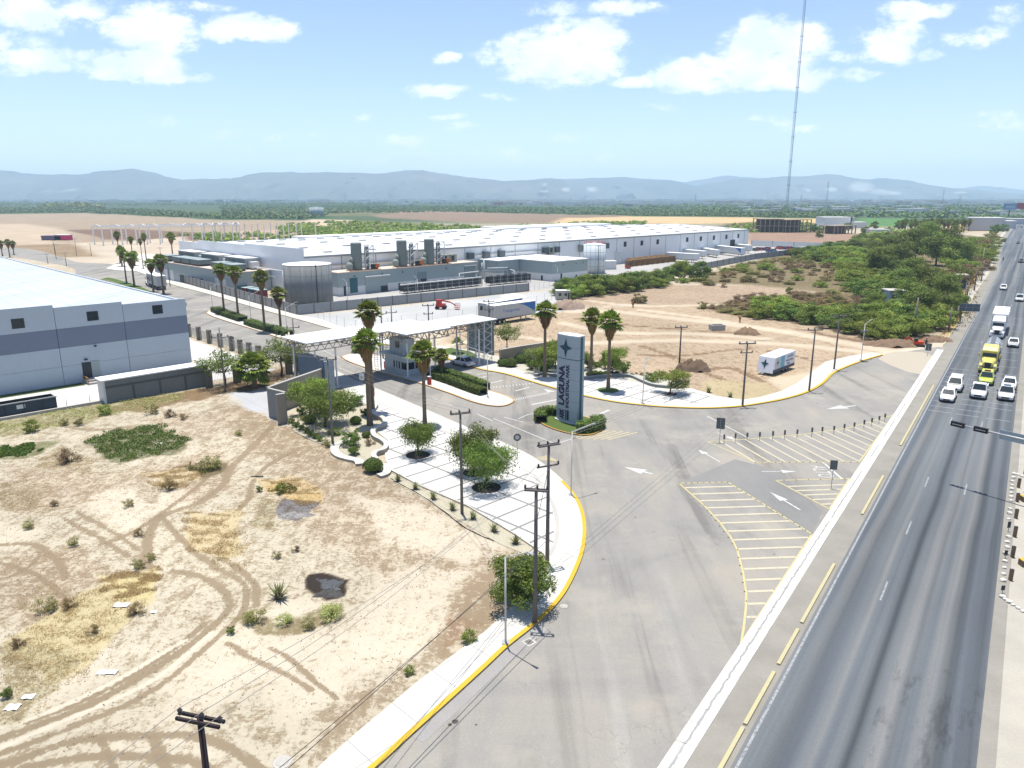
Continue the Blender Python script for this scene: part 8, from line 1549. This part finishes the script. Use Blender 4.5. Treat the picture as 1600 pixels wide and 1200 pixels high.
# traffic signal gantry
a, c = G(1487, 661, 5.8), G(1600, 687, 5.8); d = (c - a).normalized(); t_ = thing('traffic_signal', 'long grey signal arm with two horizontal black signal heads over the highway', 'traffic light', Vector((a.x, a.y, 0)) + d * 9.5); o_ = t_.location.copy(); A0 = a - o_
b = MB(); b.path([A0, A0 + d * 9.5], .07, 8, r2=.13); b.build('arm', MGAL, t_, True); b = MB(); b.path([(0, 0, 0), (0, 0, 6.4)], .17, 10, r2=.13); b.build('post', MGAL, t_, True)
MB4 = Matrix.Rotation(math.atan2(d.y, d.x), 4, 'Z')
for s in (0.0, 1.95):
    M_ = Matrix.Translation(A0 + d * (s + .55)) @ MB4; b = MB(); b.box(-.58, .58, -.14, .14, -.22, .22, 0, M_); hd = b.build('signal_head', M('signal_black', (.01, .01, .012), .5), t_); b = MB()
    for x in (-.38, 0, .38): q = M_ @ Vector((x, .16, 0)); b.box(x - .13, x + .13, .141, .30, .12, .15, 0, M_)
    b.build('hood', M('signal_black'), hd); b = MB(); b.box(-.42, .42, -.17, -.141, -.03, .03, 0, M_); b.build('bracket', MGAL, hd)
M_ = Matrix.Translation(A0 + d * 5.0) @ MB4; b = MB(); b.box(-1.0, 1.6, -.02, .02, -.42, .42, 0, M_); b.build('street_panel', M('panel_grey', (.30, .36, .38), .5), t_)
g = G(1600, 745, 0); t_ = thing('signal_post', 'black signal head on a post at the right edge beside the rocks', 'traffic light', G(1603, 768), 0); h = hgt((1600, 768), 727); b = MB(); b.path([(0, 0, 0), (0, 0, h - .9)], .05, 6); b.build('post', MGAL, t_)
for k in range(3): b = MB(); b.box(-.45, .05, -.12, .12, h - .88 + k * .3, h - .62 + k * .3); b.build('signal_head', M('signal_black'), t_)
# roadside posts, rocks and blocks on the right
for i, (x, y, ty) in enumerate(((1591, 762, 748), (1589, 784, 771), (1587, 810, 796), (1585, 839, 823), (1581.6, 871, 854), (1578.5, 907, 890))):
    g = G(x, y); h = hgt((x, y), ty); t_ = thing('wooden_bollard', '%s brown wooden post from the far end along the right roadside' % ORD[i], 'bollard', g, R(-10), 'brown posts at the right roadside'); b = MB(); b.box(-.11, .11, -.09, .09, 0, h); b.build('post', BRNW, t_); b = MB(); b.box(-.115, .115, -.095, .095, h + .001, h + .03); b.build('cap', DARK, t_)
rk = [(1584, 741), (1583, 747), (1582, 753), (1581.5, 759), (1581, 765), (1580.5, 771), (1580, 777), (1579, 783), (1578, 796), (1577, 803), (1576, 812), (1575, 840), (1574, 848), (1573, 856), (1571.5, 866), (1570, 878), (1569, 888), (1568, 898), (1567, 908), (1566, 934), (1571, 938), (1577, 942), (1583, 946), (1590, 951), (1597, 956), (1590, 742), (1597, 745)]
def mk_rock():
    b = MB(); r_ = random.Random(5); b.lathe([(.16, 0), (.21, .06), (.17, .14), (.05, .19)], 7); b.v = [(x * r_.uniform(.8, 1.2), y * r_.uniform(.7, 1.1), z) for x, y, z in b.v]; return b.build('rock', M('white_rock', (.50, .48, .43), .9))
for i, (x, y) in enumerate(rk):
    g = G(x + rnd.uniform(-.7, .7), y); inst('rock', mk_rock, (g.x, g.y, .01), None, rnd.uniform(.7, 1.15), '%s whitewashed stone in the line along the right roadside, counted from the far end' % ORD[i], 'rock', 'white stones at the right roadside')
for i, (x, y) in enumerate(((1601, 783), (1601, 884))):
    g = G(x, y); t_ = thing('concrete_block', ('farther', 'nearer')[i] + ' yellow-edged wooden barrier block cut by the right edge', 'block', g, 0); b = MB(); b.box(-.35, .9, -.25, .25, 0, .45); b.build('block', BRNW, t_); b = MB(); b.box(-.36, .91, -.26, .26, .453, .52); b.build('painted_top', M('block_yellow', (.5, .32, .04), .7), t_)
for i, (x, y, ty) in enumerate(((1575, 831, 815), (1570.5, 873, 860), (1566, 927, 915))):
    g = G(x, y); h = hgt((x, y), ty); t_ = thing('marker_sign', '%s small dark marker sign at the highway edge, from the far end' % ORD[i], 'sign', g, 0, 'small dark marker signs'); b = MB(); b.path([(0, 0, 0), (0, 0, h * .5)], .025, 5); b.build('post', STEEL, t_); b = MB(); b.box(-.12, .12, -.02, .02, h * .4, h); b.build('plate', DARK, t_)
# hose, litter, covers
pts = smoothline(gp([(610, 748), (625, 757), (648, 769), (672, 784), (698, 803), (722, 822), (748, 836), (772, 846)]), 4); b = MB(); b.path([p - pts[0] + Vector((0, 0, .05 + .03 * math.sin(i * 1.7))) for i, p in enumerate(pts)], .035, 5); tag(b.build('irrigation_hose', M('black_hose', (.02, .018, .016), .7), None, True, pts[0]), 'long black irrigation hose lying along the edge of the sand strip', 'hose')
for i, (x, y, w_, h_, lb) in enumerate(((190, 946, .5, .28, 'crumpled white litter sheet in the yellow grass'), (168, 1051, .55, .22, 'white plastic strip lying below the yellow grass'), (44, 1090, .3, .2, 'white litter at the lower left among weeds'), (20, 1106, .35, .25, 'second white litter piece at the lower left edge'), (249, 693, .35, .2, 'small white litter piece in the green weed patch'), (402, 745, .6, .12, 'black rag lying left of the straw heap'), (241, 957, .22, .14, 'small white scrap beside the reddish shrub'))):
    g = G(x, y); r_ = random.Random(i); b = MB(); K = 5; V_ = [(-w_ + 2 * w_ * a / K, -h_ + 2 * h_ * c / K + r_.uniform(-.05, .05), r_.uniform(.02, .1)) for a in range(K + 1) for c in range(K + 1)]; b.add(V_, [(a * (K + 1) + c, (a + 1) * (K + 1) + c, (a + 1) * (K + 1) + c + 1, a * (K + 1) + c + 1) for a in range(K) for c in range(K)]); tag(b.build('litter', WHITE2 if i != 5 else DARK, None, True, g), lb, 'litter')
c_ = G(827, 1004); b = MB(); b.box(-.34, .34, -.34, .34, .02, .034, 0, Matrix.Rotation(R(40), 4, 'Z')); dg = thing('drain_grate', 'square concrete drain cover with a dark grid beside the near yellow kerb', 'drain', c_); b.build('frame', MCON2, dg); b = MB()
for i in range(6): b.box(-.2, .2, -.2 + i * .08, -.165 + i * .08, .035, .04, 0, Matrix.Rotation(R(40), 4, 'Z'))
for i in range(4): b.box(-.2 + i * .125, -.175 + i * .125, -.2, .235, .041, .044, 0, Matrix.Rotation(R(40), 4, 'Z'))
b.build('grate', DARK, dg)
for (px, r_, lb, z) in (((881, 948), .27, 'round pale manhole cover beside the yellow kerb near the dense bush', .026), ((441, 1191), .45, 'round concrete manhole on the bare lot at the bottom edge', .0)):
    g = G(*px); t_ = thing('manhole_cover', lb, 'manhole', g); b = MB(); b.lathe([(r_, 0), (r_ * .98, z + .02), (r_ * .7, z + .03)], 24); b.build('ring', MCON2, t_); b = MB(); b.lathe([(r_ * .66, z + .031), (r_ * .64, z + .05)], 24); b.build('lid', CONC, t_)
# painted word on the slip road
t_ = struct('road_lettering', MB(), MWHT); o_ = text('ALTO', 1.0, MWHT, None, Matrix.Identity(4), .001, 'road_lettering'); bpy.data.objects.remove(t_); o_['kind'] = 'structure'
p0, p1 = G(1277, 727), G(1290, 748); u = (p1 - p0); vx = (G(1300, 730) - G(1262, 730)); o_.matrix_local = Matrix(((u.x * .34, vx.x * .85, 0, (p0.x + p1.x) / 2), (u.y * .34, vx.y * .85, 0, (p0.y + p1.y) / 2), (0, 0, 1, .032), (0, 0, 0, 1)))
# ------------------------------------------------------------------ beyond the park
# white steel frame under construction
t_ = thing('steel_frame', 'long white steel skeleton of an unfinished hall beyond the roundabout', 'steel frame', G(150, 382)); o_ = t_.location.copy(); SF = M('frame_white', (.78, .76, .72), .6)
cols = [148, 162, 176.6, 192, 199, 214.5, 220, 231, 235, 251, 254, 286.5, 302, 317, 321, 334, 338, 347, 352, 365, 371, 376, 384, 395, 404, 414, 424, 432, 435, 444, 452, 464, 472, 494]
tops = []
for i, x in enumerate(cols):
    y = 383 - (x - 148) / 346 * 9.5 + (1.2 if i % 2 else -1.2); g = G(x, y); h = 10.2 + (i % 2) * .0; b = MB(); b.bar((g.x - o_.x, g.y - o_.y, 0), (g.x - o_.x, g.y - o_.y, h), .55, .55); b.build('column', SF, t_); tops.append(Vector((g.x - o_.x, g.y - o_.y, h)))
for k in range(2):
    b = MB(); T = tops[k:22:2]
    for i in range(len(T) - 1): b.bar(T[i], T[i + 1], .6, .6)
    b.build('eave_beam', SF, t_)
for i in range(0, 21):
    if i % 2 == 0 or i > 10:
        a, c = tops[i], tops[i + 1]; b = MB(); b.bar(a, c, .4, .6); m = (a + c) / 2 + Vector((0, 0, .9)); b.bar(a, m, .3, .3); b.bar(m, c, .3, .3); b.bar(a + Vector((0, 0, -1.1)), c + Vector((0, 0, -1.1)), .25, .25); b.build('truss', SF, t_)
# concrete ruins, halls and pavilions right of the plant
def openframe(label, px0, px1, h, dp, bays, lv=2):
    a, c = G(*px0), G(*px1); d = (c - a); L = d.length; t_ = thing('unfinished_building', label, 'building', a, math.atan2(d.y, d.x)); m_ = M('raw_concrete', (.28, .23, .175), .9, .2, .3)
    for k in range(lv): b = MB(); z = h * (k + 1) / lv; b.box(0, L, 0, dp, z - .45, z); b.build('floor_slab', m_, t_)
    for i in range(bays + 1):
        for y in (0, dp - .6): b = MB(); x = i * (L - .6) / bays; b.box(x, x + .6, y + .02, y + .58, 0, h - .46); b.build('column', m_, t_)
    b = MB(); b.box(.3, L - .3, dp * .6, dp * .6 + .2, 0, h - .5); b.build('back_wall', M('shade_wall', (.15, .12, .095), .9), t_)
openframe('left brown concrete skeleton beyond the plant roof', (1187, 363), (1224, 363), 10, 18, 5); openframe('right brown concrete skeleton beside the green trees', (1227, 363.5), (1267, 362.5), 9.5, 18, 6); openframe('low pale concrete pavilion in front of the white hall', (1303, 366), (1337, 365), 6, 14, 6, 1)
def blk(name, label, px, wd, dp, h, m_, rz=0, cat='building', group=None, roof=None, win=0):
    g = G(*px); t_ = thing(name, label, cat, g, rz, group); b = MB(); b.box(-wd / 2, wd / 2, 0, dp, 0, h); b.build('wall', m_, t_); b = MB(); b.box(-wd / 2 - .2, wd / 2 + .2, -.2, dp + .2, h + .01, h + .4); b.build('roof', roof or WHITE2, t_)
    for i in range(win): x = -wd / 2 + (i + .5) * wd / win; b = MB(); b.box(x - wd * .1, x + wd * .1, -.06, -.01, h * .35, h * .7); b.build('window', DARK, t_)
    return t_
blk('white_hall', 'plain white hall behind the concrete skeletons', (1309, 355.5), 24, 20, 8.5, WHITE); blk('white_hall', 'low white building right of the plain white hall', (1344, 356), 11, 12, 4.5, WHITE2); blk('grey_wing', 'dark grey wing at the right side of the plain white hall', (1331, 355.5), 3.5, 18, 8.5, STEEL)
blk('low_house', 'low white wall-like shed right of the pavilion', (1375, 367), 14, 8, 3.5, WHITE2, win=3); blk('grey_warehouse', 'pale grey roadside warehouse behind the palm grove', (1541, 361), 24, 18, 10, M('ware_grey', (.42, .43, .46), .7), R(-20), win=0); blk('grey_warehouse', 'low grey shed right of the roadside warehouse', (1570, 357), 16, 16, 6, M('ware_grey'), R(-20))
blk('low_house', 'long pale building at the roadside beyond the warehouse', (1583, 350), 22, 14, 5, M('ware_grey'), R(-30))
for (x, y, r_, k_, lb) in ((1388, 363, 6, 'gs', 'green tree left of the palm grove'), (1325, 360, 7, 'gd', 'dark tree cluster left of the plain white hall'), (1352, 366, 7, 'gd', 'dark tree right of the pavilion'), (1366, 357, 7, 'gm', 'yellow-green flowering tree before the green field'), (1229, 362, 7, 'go', 'olive tree between the two concrete skeletons'), (1280, 371, 6, 'gd', 'small dark bush on the brown field right of the plant'),
                           (1272, 362, 7, 'gd', 'dark tree at the right end of the concrete skeletons'), (1555, 366, 9, 'gd', 'dark round tree before the roadside warehouse'), (1568, 362, 7, 'gd', 'second dark tree before the roadside warehouse'), (1565, 378, 6, 'go', 'roadside tree where the pavement narrows'), (1405, 358, 8, 'gd', 'tree at the left end of the palm grove'), (1400, 372, 8, 'gb', 'brown bush strip in front of the palm grove'), (1430, 372, 9, 'gb', 'second brown bush in front of the palm grove'), (1460, 371, 8, 'gb', 'third brown bush in front of the palm grove')):
    g = G(x, y); bush(g, r_ * g.y / 1150, k_, lb, 'single trees beyond the park', 1.0)
# billboard
a, c = G(1568, 326, 12), G(1620, 326, 12); g = Vector((a.x, a.y, 0)); t_ = thing('billboard', 'large roadside billboard with a blue and a dark red panel', 'billboard', g); b = MB(); b.box(0, 16, -.3, .3, 10.5, 18.5); b.build('blue_panel', M('bb_blue', (.10, .25, .45), .6), t_); b = MB(); b.box(16.1, 50, -.3, .3, 11.5, 19); b.build('red_panel', M('bb_red', (.35, .04, .06), .6), t_); b = MB(); b.box(-.2, 16.05, -.4, -.31, 18.1, 18.7); b.box(-.2, 16.05, -.4, -.31, 10.3, 10.9); b.build('border', WHITE2, t_); b = MB(); b.path([(8, 0, 0), (8, 0, 10.4)], .8, 8); b.path([(34, 0, 0), (34, 0, 11.4)], .8, 8); b.build('post', DARK, t_)
b = MB(); b.box(2, 14, -.35, -.31, 12.2, 16); b.build('panel_picture', M('bb_pale', (.3, .42, .55), .6), t_)
# masts
def mast(label, px, D, W_, top, mat, seg=8.0, name='radio_mast', dishes=0):
    u = (px[0] - 800); yb = px[1]; k_ = (F * CP - (yb - 600) * SP); Y = D; X = u * D / k_; zc = D * CP + H * SP; X = (px[0] - 800) / F * zc; hh = H - (F * SP + (top - 600) * CP) * D / (F * CP - (top - 600) * SP); t_ = thing(name, label, 'mast', (X, Y, 0)); b = MB(); c3 = [(W_ * .58 * math.cos(a), W_ * .58 * math.sin(a)) for a in (0.5, 2.594, 4.689)]
    for x, y in c3: b.path([(x, y, 0), (x, y, hh)], W_ * .06, 4)
    n_ = int(hh / seg)
    for i in range(n_):
        z0, z1 = hh * i / n_, hh * (i + 1) / n_
        for j in range(3): p, q = c3[j], c3[(j + 1) % 3]; b.bar((*p, z0), (*q, z1), W_ * .06, W_ * .06); b.bar((*p, z0), (*q, z0), W_ * .05, W_ * .05)
    b.build('lattice', mat, t_)
    for i in range(dishes): z = hh * (.12 + .1 * i); b = MB(); b.bar((-W_ * .9, 0, z), (W_ * .9, 0, z), W_ * .25, W_ * .25); b.build('antenna', mat, t_)
    return t_
MM = M('mast_paint', (.22, .27, .33), .6); mast('very tall slender radio mast rising out of the picture', (1228.5, 331), 1250, 3.3, -60, MM, 4.0, dishes=7)
mast('small distant lattice mast against the quarried hill', (1291, 318), 2600, 4, 284, M('mast_dark', (.12, .11, .13), .7), 9); mast('thin distant mast at the left side of the radio tower pair', (1472, 320), 2400, 3.5, 296, M('mast_dark'), 9); mast('pale telecom tower with antennas near the highway', (1496, 337), 1050, 2.2, 304, M('mast_pale', (.45, .5, .55), .6), 5, dishes=2); mast('tiny mast on the skyline left of the radio mast', (1086, 318), 2800, 4, 303, M('mast_dark'), 9); mast('tiny dark mast on the skyline above the far lamp', (1251, 318), 2800, 4, 304, M('mast_dark'), 9)
# pink-walled house on the left plain
blk('pink_house', 'bright magenta walled house on the left plain', (96, 375.5), 8.5, 5, 3.0, M('magenta_wall', (.55, .02, .12), .7), 0, 'house'); blk('grey_house', 'long dark violet shed beside the magenta house', (80, 375.5), 12, 5, 2.4, M('violet_wall', (.12, .09, .16), .8), 0, 'house', roof=M('violet_wall'))
# far-off town: the nearest houses as things, the rest a mass
MT = [M('town_white', (.60, .60, .58), .8, .05), M('town_cream', (.42, .37, .30), .8, .1), M('town_grey', (.30, .30, .30), .8, .1), M('town_brick', (.30, .17, .12), .8, .1)]
def mk_house(j):
    def f():
        t_ = thing('town_house', '', ''); wd, dp, h = ((14, 9, 4), (24, 14, 5.5), (10, 9, 6.5), (34, 16, 6))[j]; b = MB(); b.box(-wd / 2, wd / 2, -dp / 2, dp / 2, 0, h); b.build('wall', MT[(0, 1, 2, 0)[j]], t_); b = MB(); b.box(-wd / 2 - .3, wd / 2 + .3, -dp / 2 - .3, dp / 2 + .3, h + .01, h + .5); b.build('roof', MT[0], t_); b = MB()
        for i in range(3): x = -wd / 2 + (i + .5) * wd / 4; b.box(x - .8, x + .8, -dp / 2 - .05, -dp / 2 - .01, 1, h * .6)
        b.build('window', DARK, t_); return t_
    return f
r_ = random.Random(12); HS = []
for i in range(150):
    if i < 90: x, y = r_.uniform(1150, 1600), r_.uniform(319, 340) if r_.random() < .7 else r_.uniform(318, 326)
    else: x, y = r_.uniform(560, 1250), r_.uniform(316.5, 323)
    if 1320 < x < 1430 and y > 336: y -= 9
    if y > 334 and x < 1330: y -= 8
    HS.append((x, y))
for i, (x, y) in enumerate(HS):
    g = G(x, y); inst(('house', i % 4), mk_house(i % 4), (g.x, g.y, 0), r_.uniform(-.6, .6), r_.uniform(.7, 1.2), 'pale flat-roofed house among the trees of the distant town', 'house', 'houses of the distant town')
b = MB()
for i in range(2100):
    x = r_.uniform(-100, 1750) if i % 4 == 0 else r_.uniform(560, 1650); y = r_.uniform(311.2, 317) if i % 5 else r_.uniform(317, 321) if x > 800 else 316; g = G(x, y); w_ = r_.uniform(6, 34) * (1 + g.y / 12000); d_ = r_.uniform(8, 20); h_ = r_.uniform(4, 11) * (1 + g.y / 15000)
    b.box(g.x - w_, g.x + w_, g.y, g.y + d_, 0, h_, r_.choice((0, 0, 0, 1)))
for i in range(10): x = 966 + i * 2.9 + r_.uniform(-1, 1); g = G(x, 311.4); g *= 6800 / g.y; b.box(g.x - 10, g.x + 10, 6800, 6830, 0, r_.uniform(25, 62), 2)
for i in range(40): x = r_.uniform(770, 860); g = G(x, r_.uniform(316.5, 321)); b.box(g.x - 12, g.x + 12, g.y, g.y + 20, 0, 9, 3 if i % 2 else 1)
o_ = b.build('far_town', MT); o_['kind'] = 'stuff'
# ------------------------------------------------------------------ each repeat told apart by its row and its place in it
def pxof(o): v = o.location; zc = v.y * CP - (v.z - H) * SP; return 800 + F * v.x / zc, 600 + F * (-(v.z - H) * CP - v.y * SP) / zc
def rows(group, what, where, per=14):
    L = sorted([o for o in C.objects if o.parent is None and o.get('group') == group and 'category' in o], key=lambda o: -pxof(o)[1]); nrow = max(1, math.ceil(len(L) / per))
    for r_i in range(nrow):
        part = sorted(L[r_i * per:(r_i + 1) * per], key=lambda o: pxof(o)[0])
        for k_, o in enumerate(part):
            w_ = o.get('what', what)
            o['label'] = '%s, %s from left, %s row %s' % (w_, ORD[k_], ORD[r_i] if nrow > 1 else 'single', where)
for gr, what, where in (('low scrub between wall and field', 'low bush', 'between wall and dirt field'), ('bushes of the large thicket', 'bush', 'of the large thicket'), ('bushes along the yard wall', 'bush', 'along the yard wall'), ('bushes below the hut', 'bush', 'below the pale hut'),
                        ('low scrub left of the hut', 'low bush', 'left of the hut'), ('roadside bushes', 'bush', 'beside the highway pavement'), ('houses of the distant town', 'flat-roofed house', 'of the distant town'), ('palms of the grove by the highway', 'dark palm', 'of the roadside grove')):
    rows(gr, what, where)
for o in C.objects:
    if 'what' in o: del o['what']
